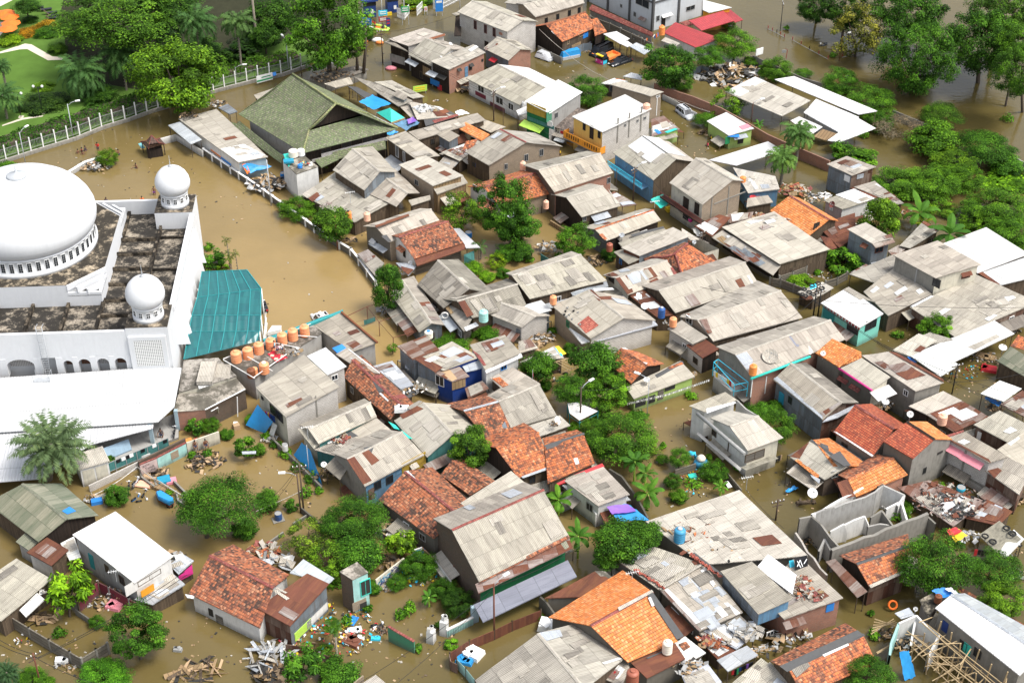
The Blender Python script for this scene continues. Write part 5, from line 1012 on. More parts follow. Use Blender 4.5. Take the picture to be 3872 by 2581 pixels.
 h.d([(1600,300,1.2,1.8),(1700,350,1.,1.8)],'darkwood').w([(1600,420,1.2,1.)],'darkwood')
 h=H('pale patched roof with pink cloth drying by the tan two-storey house').q([2030,-30,2420,50,2460,170,2170,205],[3.6,3.6,3.,3.],'asbl','bluewall');h.j(4,['white','asb','zinc']);h.q([2165,255,2353,225,2400,290,2155,335],[2.5,2.5,2.2,2.2],'asb','wood',name='porch_roof')
 h=H('rust-red scrap roof at the lane corner below the tan house','shed').q([1905,400,2010,430,1840,605,1675,508],[3.1,3.1,2.5,2.6],'rust','wood');h.j(7,['rustz','white','asbl','rust']);h.q([1690,520,1770,560,1750,600,1665,540],[2.4,2.2,1.7,1.8],'white',False,name='banner_sheet')
 H('scrap roof of planks, tins and tiles behind the rust-red corner roof','shed').q([1980,400,2220,380,2200,440,2000,480],[3.,3.,2.6,2.6],'rustz','wood').j(7,['rust','asb','white','palewood'])
 h=H('broad pale roof with ragged lower awnings along the flooded lane').q([2410,375,2923,720,2460,858,1930,517],[3.7,3.6,3.2,3.3],'asbl',['wood','wood','darkwood','darkwood']);h.j(8,['asb','white','rustz'],0)
 h.q([1935,545,2470,872,2400,960,1835,612],[2.9,2.8,2.1,2.2],'asbl',None,name='lower_roof').p([1880,625,1930,600,2000,650,1950,680],'palewood').p([1925,660,1980,635,2055,690,2010,715],'rust').p([1965,605,1990,595,2060,640,2030,655],'white').p([1990,710,2090,680,2330,850,2270,880],'zincw').p([2130,780,2200,750,2280,830,2220,850],'rust').p([2010,735,2060,720,2200,820,2160,840],'rustz').j(5,['asb','rust','white'])
 h.pan(1900,660,3.2,.6,'yellow','sign_board').pan(1900,690,4.2,.9,'lime_wall')
 T(3,1)
 h=H('bright orange tile roof with black-stained courses at the right of the rooftops').g((200,228),(565,447),(18,367),(372,602),3.3,'tilen','wood',24,cap='tilem',back=.5)
 h=H('dark rust-red sheet roof by the bright orange tile roof','shed').q([800,385,810,600,655,708,450,505],[3.2,3.,2.6,3.],'rust','wood');h.j(5,['rustz','rust']);h.q([480,600,580,620,650,705,560,735],[2.8,2.8,2.4,2.4],'rust',False)
 h=H('pale pink hut with half-white roof and red dish by the mango tree','hut').q([790,168,985,260,682,356,510,272],[4.,3.9,3.5,3.6],'asb',['plaster','plaster','pink_wall','pink_wall']);h.p([620,225,790,170,985,258,830,305],'white',0);h.d([(585,330,.6,1.2)],'wht')
 h=H('low scrap roof with white sheet and rust behind the mango tree','shed').q([980,95,1250,300,1190,310,790,150],[3.,2.6,2.3,2.6],'asb','wood');h.p([930,145,1000,122,1060,165,1010,185],'white',0).p([830,180,900,165,1010,250,960,262],'rust',0).p([930,190,990,190,1010,215,960,225],'tile',0).j(3,['asbl','rustz'])
 h=H('narrow two-storey zinc-clad house with rusty awning by the mango tree').q([900,475,1142,616,962,672,728,537],[5.4,5.2,4.9,5.1],'asbl','zincw');h.q([1142,618,1168,655,990,708,960,674],[4.9,4.6,4.6,4.9],'rustz',False,name='awning').w([(1020,725,1.2,.8)],'rust').aw(900,670,1.,.7,'rust').p([1050,605,1130,585,1145,615,1075,630],'rustz',0)
 h=H('grey sheet roof behind the zinc-clad house, under the banana plants','shed').q([1430,462,1575,545,1305,712,1210,690],[3.2,3.,2.7,2.8],'asb','wood');h.p([1440,465,1570,540,1540,560,1410,480],'rust',0).j(3,['asbd','asbl']);h.q([1200,680,1290,700,1160,800,1100,740],[2.6,2.4,2.2,2.4],'rustz',None)
 h=H('huge white metal roof at the right edge of the town','warehouse').q([2005,520,2400,765,1925,942,1610,668],[4.2,4.,3.4,3.6],'white','wood')
 H('second white metal roof at the right edge, below the huge white roof','warehouse').q([2353,800,2640,930,2140,1050,1955,940],[3.8,3.7,3.2,3.3],'white','wood').p([1915,935,1960,925,2130,1045,2100,1050],'rust',0)
 h=H('grey concrete upper storey with flat grey roof among the low roofs').q([1560,640,1957,862,1542,987,1150,777],[6.1,6.,5.6,5.7],'asb',['conc','cream','conc','conc'],zb=2.4);h.w([(1820,960,1.3,.8)],'rust','darkwood').aw(1820,930,1.6,.5,'rust').w([(1550,1030,1.1,1.2)],'dark').pan(1360,970,.2,2.3,'grey','pillar')
 h=H('grey L-shaped sheet roof wrapped round the concrete upper storey').q([1165,765,1345,962,1012,1042,742,947],[3.3,3.2,2.7,2.8],'asb');h.q([1180,875,1508,1132,1105,1332,878,1112],[3.4,3.3,2.8,2.9],'asb','wood').j(5,['asbd','asbl','white']);h.p([745,945,900,860,920,870,790,945],'rustz',0)
 h.q([690,1110,740,1068,990,1210,900,1190],[3.,3.1,3.,3.],'asbd',False)
 h=H('largest flat grey sheet roof at the right, by the concrete upper storey').q([1915,955,2480,1205,1722,1527,1305,1252],[3.5,3.4,2.9,3.],'asb',['rustw','rustw','rustw','darkwood']);h.p([1565,1300,1630,1265,1680,1275,1600,1328],'white',0).p([1990,1365,2060,1320,2110,1330,2030,1385],'white',0).p([2070,1200,2180,1175,2230,1225,2110,1240],'asbl',0).p([2170,1165,2250,1150,2280,1170,2200,1205],'white',0).p([1310,1248,1500,1148,1525,1155,1330,1260],'white',0).j(6,['asbd','asb','asbl'])
 h=H('teal shop with clean white roof and red-white bunting at the crossroads','shop').q([735,1070,1062,1312,843,1442,485,1215],[3.8,3.6,3.2,3.3],'white','teal_wall');h.p([690,1095,740,1070,900,1165,850,1190],'asb',0).w([(945,1410,2.0,1.4)],'dark').w([(780,1440,1.8,1.4)],'dark').pan(560,1320,2.,1.6,'teal')
 hh=h.hit(640,1300)
 if hh:
  m=MB();m2=MB()
  for i in range(24):
   a=P(510+i*14.,1232+i*9.2,3.25);q=[a,a+V(.18,-.12,0),a+V(.09,-.06,-.42)];(m if i%2 else m2).face(q)
  m.B('bunting','redc',h.o);m2.B('bunting','wht',h.o)
 T(3,2)
 h=H('long white market awning over the flooded right-hand street','awning').q([2080,-193,2266,-72,1702,192,1305,128],[3.1,3.,2.5,2.6],'white');h.p([1835,55,2100,-60,2130,-40,1900,80],'asb',0)
 h=H('white triangular awning hanging over the flooded right-hand street','awning').q([1305,130,1720,188,1757,218,1585,322],[2.7,2.6,2.2,2.0],'white')
 H('pale awning with grey sheets behind the overhead cables on the right','awning').q([1385,-75,1560,-10,1312,140,1143,82],[3.1,3.,2.6,2.7],'asbl').p([1340,90,1400,40,1450,60,1400,100],'rust',0)
 H('round bush-side grey roof edge below the largest flat roof','awning').q([1490,-85,1700,-20,1440,40,1300,-5],[3.,3.,2.7,2.7],'asb')
 h=H('corrugated roof with orange tile crest at the right edge of the street').q([2230,45,2520,230,2400,345,2108,180],[3.6,3.6,2.6,2.6],'asbg','wood');h.q([2300,-60,2480,20,2480,110,2230,40],[4.2,4.2,3.6,3.6],'tile',False)
 H('white stall roof with blue roll at the right-hand street','stall').q([2130,358,2332,432,2165,552,1953,478],[3.,2.9,2.6,2.7],'white')
 H('grey streaked stall roof at the right edge below the white stall','stall').q([2340,450,2480,560,2353,690,2135,580],[2.9,2.9,2.4,2.5],'rustz').j(3,['asb','white','zinc'])
 h=H('pair of orange tiled and beige slopes on a dark concrete house with pink gutter').q([855,95,862,150,650,238,430,103],[5.4,5.2,4.5,5.],'tilen','sooty',posts=0);h.q([590,-25,860,98,652,237,440,104],[5.8,5.5,4.9,5.1],'tilen','sooty');h
 h.q([862,150,1127,325,960,440,668,245],[5.5,5.2,4.4,4.6],'asbl',['sooty','cream','sooty','sooty']);MB().tube([P(645,245,4.55),P(958,452,4.3)],.13,6).B('gutter','mag',h.o);h.aw(700,335,1.5,.5,'tilem').aw(810,410,1.5,.5,'tilem').aw(1020,430,3.,1.6,'white')
 h=H('tall grey concrete house with flat beige roof by the street cables').q([1110,95,1618,377,1357,457,858,130],[5.6,5.3,4.9,5.1],'asbl','conc');h.p([1110,97,1180,105,1610,350,1618,377],'rust',0)
 h=H('zinc-clad long house with grey gable roof by the bush').g((210,200),(680,567),(50,352),(502,718),3.9,'asb',['zincw','rustw','zincw','zincw'],22,broof='asbd');h.p([480,660,650,560,680,567,505,695],'rustz',0).p([50,345,85,325,500,690,502,718],'zinc',0).w([(205,540,.6,.9)],'dark').pan(125,520,.9,1.6,'tarpteal','cloth',.06).q([680,570,860,580,640,700,500,740],[3.8,3.4,3.3,3.5],'zinc',False,name='eave_sheet').d([(78,580,.7,1.4)],'darkwood')
 h=H('glossy red-brown tile roof joined to the taller tiled house, upper of the two').g((800,580),(1160,802),(605,830),(962,1052),3.6,'tiler','conc',27,cap='tilem');h.p([600,828,630,835,970,1050,955,1062],'white',0)
 h=H('taller glossy red-brown tiled house with bare grey wall and white-rimmed dish').g((1278,735),(1532,897),(1058,915),(1332,1077),5.2,'tiler',['sooty','conc','conc','conc'],24,cap='darkwood',broof='tilen',oh=.12);h.w([(1438,1185,.4,.8)],'dark').pan(1580,1020,.8,.3,'dark')
 h=H('low house with half orange tiles and half grey sheets by the flooded lane').g((395,905),(745,1142),(205,1065),(520,1272),2.7,'asb','brickd',20,broof='tilen',cap='felt');h.p([205,1062,330,960,380,925,290,1080],'rust',0).p([245,1095,275,1085,470,1230,460,1270],'tilen',0).p([560,1060,660,1010,760,1140,700,1150],'felt',1).p([480,935,550,960,560,1000,500,980],'felt',1).p([390,1225,480,1270,470,1310,400,1250],'zinc',0).p([420,910,440,920,640,1150,600,1150],'tilen',0)
 H('crumpled white sheets in the gutter behind the half-tiled house','sheet').q([580,900,720,985,880,1095,690,1010],[2.2,2.2,2.,2.],'white',False).j(3,['white','asbl'])
 h=H('bright orange tiled gable house by the roofless ruin').g((735,1267),(1152,1070),(810,1425),(1285,1222),3.1,'tilen',['brick','rustw','darkwood','darkwood'],24,cap='tile',broof='tileo');h.p([635,1300,730,1265,800,1425,690,1450],'rust',0).w([(580,1380,1.8,1.5)],'dark','dark')
 h=H('patched roof of beige and rusty sheets behind the white-rimmed dish').q([1610,455,1785,542,1455,672,1292,592],[3.8,3.7,3.3,3.4],'asbl',['wood','wood','darkwood','darkwood']);h.q([1785,545,2032,692,1705,832,1455,672],[3.65,3.5,3.,3.2],'rustz','wood',name='lower_roof').j(8,['rust','asbl','white','rustz']);h.p([1560,640,1770,560,1800,575,1600,660],'rust').p([1480,660,1560,640,1800,800,1720,830],'rust');h.q([1640,860,1800,810,1800,835,1650,885],[3.1,3.,2.9,2.9],'tilem',False)
 h=H('block house with two pink awnings on its wall under a ragged beige roof').q([1810,830,2207,1062,2032,1117,1640,890],[5.3,5.1,4.7,4.9],'asb',['wood','block','block','block']);h.aw(1710,965,2.6,.8,'pink',.45).aw(1890,1070,2.8,.8,'pink',.45).pan(1790,1150,.25,4.6,'conc','pillar').pan(1770,1215,6.5,.3,'conc','beam').p([1740,925,1800,900,1860,925,1800,950],'white',0).p([1680,905,2030,1085,2050,1120,1640,895],'rust',0)
 h=H('wide beige sheet roof with rusty walls at the lower right edge').q([2130,635,2440,790,2200,925,1888,765],[4.1,3.9,3.4,3.5],'asb','rustw');h.q([2353,830,2560,1010,2330,1145,2105,995],[4.,3.9,3.5,3.6],'asbl','rustw');h.q([2190,1060,2420,1170,2310,1410,1990,1185],[3.8,3.7,3.2,3.3],'asb','rustw',name='lower_roof');h.p([2010,1180,2080,1140,2150,1190,2080,1260],'rust').p([2160,830,2230,785,2290,820,2220,850],'white',0).p([2200,940,2300,880,2320,890,2230,960],'white',1);h.d([(1940,870,.5,1.2)],'wht')
 h=H('low rusty scrap roof strewn with tyres and plastic by the tiled houses','scrap_roof').q([1480,1275,2010,1470,1700,1700,1190,1340],[2.1,2.,1.6,1.8],'rustz','wood',zb=-.5);h.j(14,['rust','rustz','white','asbl','felt'],big=1.1)
 h=H('rusty lower scrap roof with tyres at the foot of the rusty-walled house','scrap_roof').q([2010,1450,2250,1560,2120,1690,1800,1620],[1.9,1.8,1.6,1.6],'rust','wood',zb=-.5);h.j(6,['rustz','zinc','rust'])
 T(0,2)
 h=H('mossy green-grey gable roof at the left edge below the palm').g((205,1307),(612,1632),(-120,1480),(350,1840),3.0,'asbg',['wood','darkwood','darkwood','wood'],20,cap='asbg');h.p([570,1560,640,1520,700,1560,620,1590],'blue',1,'roof_scrap')
 T(1,2)
 h=H('white block house with broad beige sheet roof and blue tarpaulin at the side').q([440,120,766,415,270,692,-2,425],[5.3,5.1,4.7,4.9],'asb',['block','block','cream','block']);h.pan(555,600,.2,3.2,'conc','pillar').w([(190,660,2.8,1.2)],'dark').w([(60,520,.4,.4)],'dark').j(3,['asbl','asbd'])
 h=H('white metal roof on a block house by the deck of orange tanks').q([640,55,832,228,655,308,468,135],[5.4,5.2,4.9,5.],'white','block');h.w([(722,330,.8,.7)],'wht')
 T(1,1)
 h=H('flat grey sheet roof with teal trim at the pond by the tank deck','building').q([785,1298,1115,1578,880,1665,493,1397],[3.7,3.5,3.1,3.3],'asb','cement');MB().slab([P(60,1548,3.6),P(800,1275,3.8),P(790,1300,3.7),P(80,1570,3.5)],.3).B('fascia','teal',h.o);MB().tube([P(785,1298,3.9),P(1115,1578,3.7)],.16,5).B('edge_beam','trust',h.o)
 T(1,2)
 h=H('long narrow roof of dark orange tiles with red cement ridge').g((885,168),(1345,592),(805,322),(1232,717),3.1,'tileo','wood',24,cap='tilem');h.p([1070,370,1100,365,1180,450,1130,480],'felt',0).p([1130,480,1150,475,1220,545,1210,555],'white',0).j(3,['rustz','tilem'],1)
 h=H('pale sheet roof behind the long dark orange roof at the pond','shed').q([830,60,1142,300,962,268,735,118],[3.9,3.6,3.4,3.7],'asb','wood');h.p([830,150,880,155,970,262,930,270],'zinc',0).p([830,62,860,75,1140,290,1130,300],'white',0);h.q([700,60,790,25,835,65,745,105],[3.9,4.,3.8,3.8],'blue',False,name='awning')
 h=H('low zinc sheet roof by the patchwork blue house','shed').q([1252,180,1452,402,1330,440,1078,225],[2.9,2.7,2.3,2.5],'zinc','wood');h.j(4,['zinc','rustz','white']);h.q([1220,360,1330,345,1480,480,1400,520],[2.4,2.4,2.,2.],'felt',False)
 h=H('patchwork shack with blue lower walls and rusty, green and beige sheets','shack').q([1560,-55,1687,77,1440,168,1298,45],[4.9,4.8,4.5,4.6],'rustz','zincw');h.q([1800,0,2062,142,1722,266,1458,166],[4.9,4.7,4.3,4.4],'asbl',['zincw','navy_wall','zincw','zincw']);h.j(6,['white','asb','rust','zinc']);h.p([1460,168,1520,140,1720,240,1650,290],'rust',-1)
 h.q([1850,210,1962,320,1802,372,1640,290],[4.1,3.8,3.7,4.],'rustz',['navy_wall','navy_wall','navy_wall','zincw'],name='porch_roof').p([1700,285,1770,250,1850,345,1800,370],'cardb').q([2060,150,2096,240,1930,282,1880,205],[4.2,3.8,3.7,4.],'zinc','navy_wall',name='porch_roof').w([(1690,360,1.2,1.4)],'wht').pan(1860,390,1.8,1.2,'palewood','bamboo_blind',.1)
 h=H('white painted house with blue window and grey roof by the patchwork shack').q([2287,-60,2432,104,2107,264,1965,32],[5.2,5.,4.6,4.8],'asb','plaster');h.w([(2275,235,.8,.7)],'blue').p([1985,80,2060,130,2115,220,2090,225],'tilem',0);h.q([2435,108,2450,140,2115,290,2107,266],[4.6,4.3,4.3,4.6],'white',False,name='fascia')
 h=H('grey scrap roof strewn with rust pieces above the orange tiled slope','shed').q([2363,240,2610,385,2310,480,2150,335],[3.7,3.6,3.2,3.3],'asb','wood');h.p([2170,345,2240,330,2340,420,2300,450],'tile',0).j(3,['rustz','asbl'])
 H('low rusted zinc scraps roof below the blue walls of the patchwork shack','shed').q([2080,360,2140,430,1950,525,1920,430],[2.7,2.5,2.2,2.4],'rustz','wood').j(3,['asb','rust'])
 h=H('beige gable house with teal side wall and blue tarpaulin over the water').g((480,805),(1050,560),(575,940),(1110,690),3.5,'asbl',['tealwall','wood','cream','cream'],20,broof='asb');h.q([380,800,490,810,600,930,530,985],[3.4,3.5,3.,2.9],'asb',None,posts=0,name='side_roof')
 h=H('pale low roof with a hole joining the beige gable houses','annex').q([1095,692,1300,860,850,950,850,800],[3.3,3.1,2.7,2.9],'asbl','wood');h.q([850,870,1085,930,840,1082,528,990],[2.9,2.8,2.5,2.6],'asb','tealwall',name='lower_roof').p([640,895,720,880,730,920,660,945],'white').j(3,['asbd','asbl']);h.p([700,880,840,810,940,870,860,890],'felt',0)
 h=H('blue and yellow clad house with rusty strips on its grey gable roof').g((835,1080),(1342,830),(1000,1332),(1547,1042),3.7,'asb',['bluewall','yellowwall','conc','conc'],22,broof='asb');h.p([830,1080,900,1055,1065,1280,985,1318],'rust',0).p([970,1025,1030,995,1135,1095,1065,1140],'rust',0).w([(1115,1322,.9,1.),(1226,1270,.9,1.)],'dark').pan(1450,1140,3.4,2.3,'yellowwall').w([(1440,1145,.6,.7)],'wht').aw(1440,1120,1.,.6,'asbl').pan(1060,1400,.8,1.5,'rustw').aw(870,1370,2.6,1.1,'rust').p([990,980,1090,955,1050,1060,1020,1040],'felt',0).q([720,1060,850,1160,770,1270,630,1150],[3.,3.,2.6,2.6],'asbd',None,name='side_roof')
 h=H('teal-walled house with beige gable roof and zinc awning').g((1535,562),(1812,852),(1270,730),(1572,1062),3.5,'asbl',['tealwall','tealwall','wood','tealwall'],22);h.p([1320,680,1480,595,1540,620,1350,715],'rust',0).p([1500,545,1530,555,1440,640,1380,610],'asb',0).aw(1690,1060,4.6,1.1,'rustz',.5).p([1750,745,1850,735,1860,760,1760,765],'asbd',1)
 m=MB();m.slab([P(1215,735,3.75),P(1280,765,3.75),P(1320,810,3.7),P(1270,800,3.7)],.03);m.slab([P(1340,815,3.75),P(1440,895,3.6),P(1400,890,3.6),P(1335,825,3.75)],.03);m.slab([P(1180,930,3.8),P(1340,840,3.8),P(1350,850,3.8),P(1190,940,3.8)],.03);m.B('plastic_strip','turq',h.o)
 h=H('orange tiles on the left and grey sheets on the right of one slope').g((1908,637),(2228,550),(2118,892),(2345,800),3.2,'tileo','wood',22,broof='tileo',cap='zinc');h.g((2228,550),(2603,392),(2345,800),(2765,680),3.2,'asb','wood',22);h.q([2793,680,2890,770,2610,872,2440,790],[3.,2.7,2.6,2.8],'asbl','wood',name='lower_roof').p([2245,745,2290,740,2310,800,2270,800],'zincw',0)
 T(2,2)
 h=H('bright orange tiled house with black timber gable by the round dark tree').g((-150,975),(242,835),(58,1252),(377,1160),3.4,'tile',['wood','wood','darkwood','darkwood'],24,cap='tile');h.w([(185,1270,.7,.9)],'darkwood').p([85,1245,370,1140,385,1160,100,1260],'zinc',0)
 h=H('orange tiled house with tarred grey ridge and red awning below it').g((300,962),(657,845),(328,1302),(762,1115),3.,'tile','wood',24,cap='felt',back=.6);h.p([305,955,650,845,655,880,320,995],'felt',0).p([565,1080,600,1070,620,1125,585,1135],'white',0).p([610,890,640,885,660,955,640,960],'felt',0)
 h.q([830,1120,850,1150,420,1320,395,1290],[2.4,2.1,2.0,2.3],'redc',False,name='awning')
 T(1,2)
 h=H('large old orange tile roof with white ridge end by the scraggly bush').g((1370,1192),(1880,1605),(1125,1452),(1632,1810),3.2,'tileo',['sooty','sooty','sooty','wood'],26,cap='tilem');h.p([1360,1195,1400,1190,1470,1265,1440,1260],'white',0)
 h=H('small dark orange tile roof by the large old tile roof').g((1795,1097),(2118,1322),(1695,1222),(1965,1412),3.,'tileo','wood',24,cap='tileo')
 h=H('long pale strip roof lying across the top of the green-striped house','annex').q([2345,1188,2462,1288,1965,1552,1878,1482],[4.4,4.1,3.8,4.],'asbl','wood')
 T(1,3)
 h=H('big beige-roofed house with dark brick gable and green stripe under the eave').g((1800,163),(2640,-205),(2050,640),(2880,225),4.7,'asb',['greenwall','greenwall','brickd','brickd'],24,cap='tilem',back=.75);h.p([2045,625,2870,215,2885,240,2055,660],'tileo',0)
 h.q([2880,232,2910,330,2045,745,2015,660],[4.5,3.9,3.9,4.5],'rustz',False,name='awning').p([2800,290,2850,265,2885,340,2850,360],'asbg');h.q([2865,440,2950,592,2087,1010,2000,850],[3.1,2.3,2.2,3.],'clear',False,posts=True,name='porch_roof')
 h.pan(1820,520,.12,1.,'rustm','pipe')
 T(2,2)
 h=H('white courtyard house with grey sheet roof and blue tarpaulin').q([840,1150,1082,1405,790,1512,480,1277],[3.9,3.6,3.2,3.4],'asb','plaster');h.p([660,1330,700,1310,860,1460,800,1480],'asbl',0).j(4,['asbd','asbl']);m=MB();m.box(P(560,1480,.7),(3.5,.15,2.6),.6);m.box(P(700,1560,.7),(.15,4.,2.4),.4);m.B('yard_wall','plaster',h.o)
 h=H('green-walled house with orange tile gable and corrugated porch over the water').g((1000,62),(1245,225),(862,178),(1095,387),3.3,'tile',['wood','darkwood','wood','wood'],25,cap='tileo',broof='tile',back=1.1);h.p([1000,65,1040,60,1250,200,1230,215],'white',1).p([830,150,960,60,1000,65,870,180],'asb',0);h.q([1548,178,1682,322,1120,527,1045,420],[2.9,2.4,2.2,2.7],'asbl',['wood','lime_wall','lime_wall','lime_wall'],name='porch_roof').p([1270,335,1560,180,1580,200,1300,360],'felt').p([1430,240,1560,195,1575,210,1450,260],'tile').w([(1450,420,1.4,.7)],'dark').w([(1180,560,1.4,1.),(1280,530,1.,1.)],'dark').d([(1365,490,.8,1.4)],'slatwall')
 h=H('two-storey white stained house with beige roofs standing in the brown pond').q([1960,465,2072,537,1772,650,1628,590],[4.9,4.8,4.6,4.7],'asb',['conc','plaster','plaster','plaster']);h.g((2000,778),(2262,685),(2165,1002),(2495,882),4.3,'asbl',['cream','cream','cream','plaster'],18,back=1.05,oh=.35);h.p([1785,620,2050,555,2060,570,1790,665],'white',0)
 h.w([(1860,840,.8,.8),(1770,920,.7,1.4)],'wood').w([(2230,1050,2.6,1.1)],'wood','slatwall').aw(2250,1100,4.5,1.,'cream',-.3,'balcony').pan(1990,960,.15,2.4,'wood','pillar')
 MB().tube([P(1700,660,4.2),P(2140,1035,4.2)],.22,6).B('gutter','grey',h.o);MB().slab([P(1710,830,2.4),P(2110,1165,2.1),P(2095,1190,2.),P(1695,850,2.3)],.1).B('ledge','cement',h.o)
 h=H('brick house with broad grey roof, blue steel rack and orange tank at the corner').g((2048,122),(2925,-195),(2212,337),(3060,-20),4.9,'asb',['brick','brick','darkwood','conc'],18,broof='asb');h.p([2050,125,2150,90,2290,270,2212,330],'zinc',0).p([2240,250,2353,170,2420,220,2300,290],'zinc',0);MB().tube([P(2195,345,4.85),P(2740,140,4.85)],.16,6).B('gutter','turq',h.o)
 for u,v in((2200,430),(2330,400)):h.pan(u,v,.12,2.6,'wht','pipe')
 h.p([2545,-40,2590,-55,2720,130,2680,150],'clear',0).p([2610,-60,2640,-70,2770,100,2740,125],'white',0)
 MB().box(P(2060,420,.8),(4.5,3.5,2.6),.55).B('terrace','cement',h.o);m=MB()
 cs=[P(1855,190,3.9),P(1895,165,4.1),P(2170,375,3.9),P(2045,400,3.4)];g0=[P(1848,350,2.1),P(1890,330,2.1),P(2165,500,2.1),P(2040,520,2.)]
 for i in range(4):m.tube([cs[i],cs[(i+1)%4]],.05,5);m.tube([V(cs[i].x,cs[i].y,1.8),cs[i]],.05,5);m.tube([cs[i]-Z(1.),cs[(i+1)%4]-Z(1.)],.04,5)
 m.B('steel_rack','cyan',h.o)
 T(0,3)
 h=H('grey house with large clean white roof and lean-tos at the lower left').q([1060,-8,1592,402,1235,650,665,205],[4.9,4.7,4.3,4.5],'white',['cement','plaster','cement','cement']);h.w([(845,450,.7,1.9)],'teal','teal').w([(985,520,.6,1.),(1122,625,.8,1.1)],'wood').pan(1330,620,4.8,1.4,'plaster').pan(1330,700,1.6,.9,'orange_wall','panel',.5).w([(1370,600,2.8,.6)],'wood')
 h=H('lean-to roof of mixed sheets by the clean white roof, with orange board','shed').q([1590,565,1702,662,1400,850,1235,800],[2.3,2.1,1.6,1.8],'zinc','wood');h.p([1490,610,1590,570,1650,640,1560,690],'asbl',0).p([1400,740,1510,690,1560,720,1440,790],'pink',0).p([1560,650,1640,640,1660,690,1590,700],'bluewall',0).j(4,['asb','asbl','zinc'])
 h=H('stall of tin and beige sheets with magenta banner behind the white roof','stall').q([1690,390,1782,445,1640,570,1555,480],[2.7,2.5,2.1,2.3],'zinc','wood');h.p([1560,490,1660,450,1690,480,1590,520],'asb',0).p([1600,400,1680,380,1700,420,1620,450],'white',0);h.q([1765,480,1775,560,1650,625,1640,590],[2.2,1.2,1.1,1.7],'mag',False,name='banner').j(3,['asbl','zinc','white'],0)
 H('white tin lean-to between the mossy roof and the white roof','shed').q([680,222,745,412,640,445,555,285],[2.6,2.2,2.,2.4],'white').j(2,['asbl'])
 H('zinc and rust scrap eave by the mossy roof','shed').q([615,40,660,70,525,200,488,165],[2.8,2.6,2.4,2.7],'rustz')
 H('dark rusty lean-to flank of the mossy house','shed').q([620,-10,860,-20,860,60,500,240],[2.6,2.6,1.9,2.1],'darkwood','wood')
 h=H('rust-red tin hut roof with white streaks at the lower left','hut').q([430,228,632,347,470,492,243,367],[3.,2.9,2.5,2.6],'rust',['zincw','wood','plaster','wood']);h.j(3,['rustz','white'])
 H('tiny grey roof between the mossy roof and the rust-red hut','shed').q([230,193,347,277,262,348,143,268],[2.6,2.4,2.2,2.3],'asbg','cement')
 h=H('large grey sheet roof at the lower left edge behind the plank wall').q([150,425,475,615,8,1000,-330,740],[3.2,3.,2.5,2.7],'asb','wood');h.q([340,738,412,802,237,962,178,900],[2.5,2.4,2.1,2.2],'white',False,name='porch_roof')
 h=H('old orange tiled house with rust-red annex at the bottom').g((1925,395),(2513,692),(1735,747),(2390,1065),2.6,'tileo','plaster',25,cap='tilem');h.w([(1940,920,.5,.9)],'dark').d([(2020,990,.9,1.2)],'slatwall').p([1700,755,1790,770,1780,800,1720,790],'white',0)
 T(1,3)
 h.q([435,432,720,606,670,655,310,557],[4.3,3.9,3.7,4.],'zinc',False,name='annex_roof').q([470,560,672,655,312,1047,12,882],[4.,3.8,3.2,3.4],'rust',['zincw','zincw','rustw','wood'],name='annex_roof');h.p([205,925,260,865,400,945,345,1000],'rustz').p([150,720,180,710,310,795,280,810],'asbl').p([190,690,290,740,270,750,180,705],'asbl')
 h.pan(560,950,3.4,1.,'plaster').pan(430,1080,2.6,1.1,'lime')
 h=H('ruined concrete stair tower with open doorway in the water','tower').q([930,455,1032,552,885,622,768,547],[4.9,4.8,4.7,4.8],'deck',['block','turq_wall','brickd','tanblock'],oh=.05);h.w([(1005,690,1.1,2.)],'turq','dark').pan(950,850,1.6,1.2,'tanblock').d([(985,860,.8,1.)],'dark')
 H('pale sheet roof corner at the bottom edge of the flooded yard','shed').q([1100,1490,1260,1625,1105,1710,975,1572],[2.4,2.2,2.,2.2],'asbl','wood')
 T(2,3)
 h=H('vast beige sheet roof with a blue tank and lines of bricks at the lower right').q([2090,-205,2720,400,1765,482,1228,85],[4.9,4.5,3.9,4.2],'asbl','sooty');h.j(12,['asb','asbl','asbd'],0)
 h.q([1235,290,1765,480,1350,712,938,420],[3.9,3.9,3.5,3.6],'asb','sooty');h.p([970,410,1100,380,1260,390,1100,470],'zinc').p([1365,470,1400,450,1515,525,1470,540],'zinc').p([1535,385,1575,352,1615,370,1560,400],'rust').p([1650,455,1690,430,1760,465,1680,488],'rust').j(5,['asbd','asbl'])
 h.q([1770,485,2122,920,1722,1092,1352,712],[3.8,3.5,3.,3.2],'asb','sooty',name='patched_roof').p([1525,640,1620,590,1740,710,1660,770],'zinc').p([1730,540,1770,510,1870,660,1850,690],'white').p([1640,780,1720,730,1830,830,1770,880],'zinc').p([1730,730,1800,710,1915,820,1850,860],'zinc').p([1370,730,1400,720,1760,1070,1710,1090],'rustz').p([1400,720,1430,700,1790,1050,1740,1080],'white').p([1780,900,1890,850,1970,950,1880,1010],'zinc').p([1850,700,1900,680,1975,750,1930,780],'zinc').p([1720,980,1830,930,1920,1040,1830,1090],'zinc').p([1945,840,1980,830,2100,930,2060,950],'white').j(9,['asbl','asbd','zinc','white'],big=.9)
 MB().tube([P(1360,712,3.5),P(1765,470,4.1)],.12,5).B('ridge_cap','asbl',h.o);m=MB()
 rr=RNG(3)
 for i in range(22):
  q=P(1650+i*12.5+rr.uniform(-8,8),385+i*9.8+rr.uniform(-6,6),4.3);m.box(q,(.4,.2,.12),rr.uniform(0,3))
 for i in range(14):
  q=P(1130+i*20+rr.uniform(-8,8),525+i*13+rr.uniform(-6,6),3.75);m.box(q,(.4,.2,.12),rr.uniform(0,3))
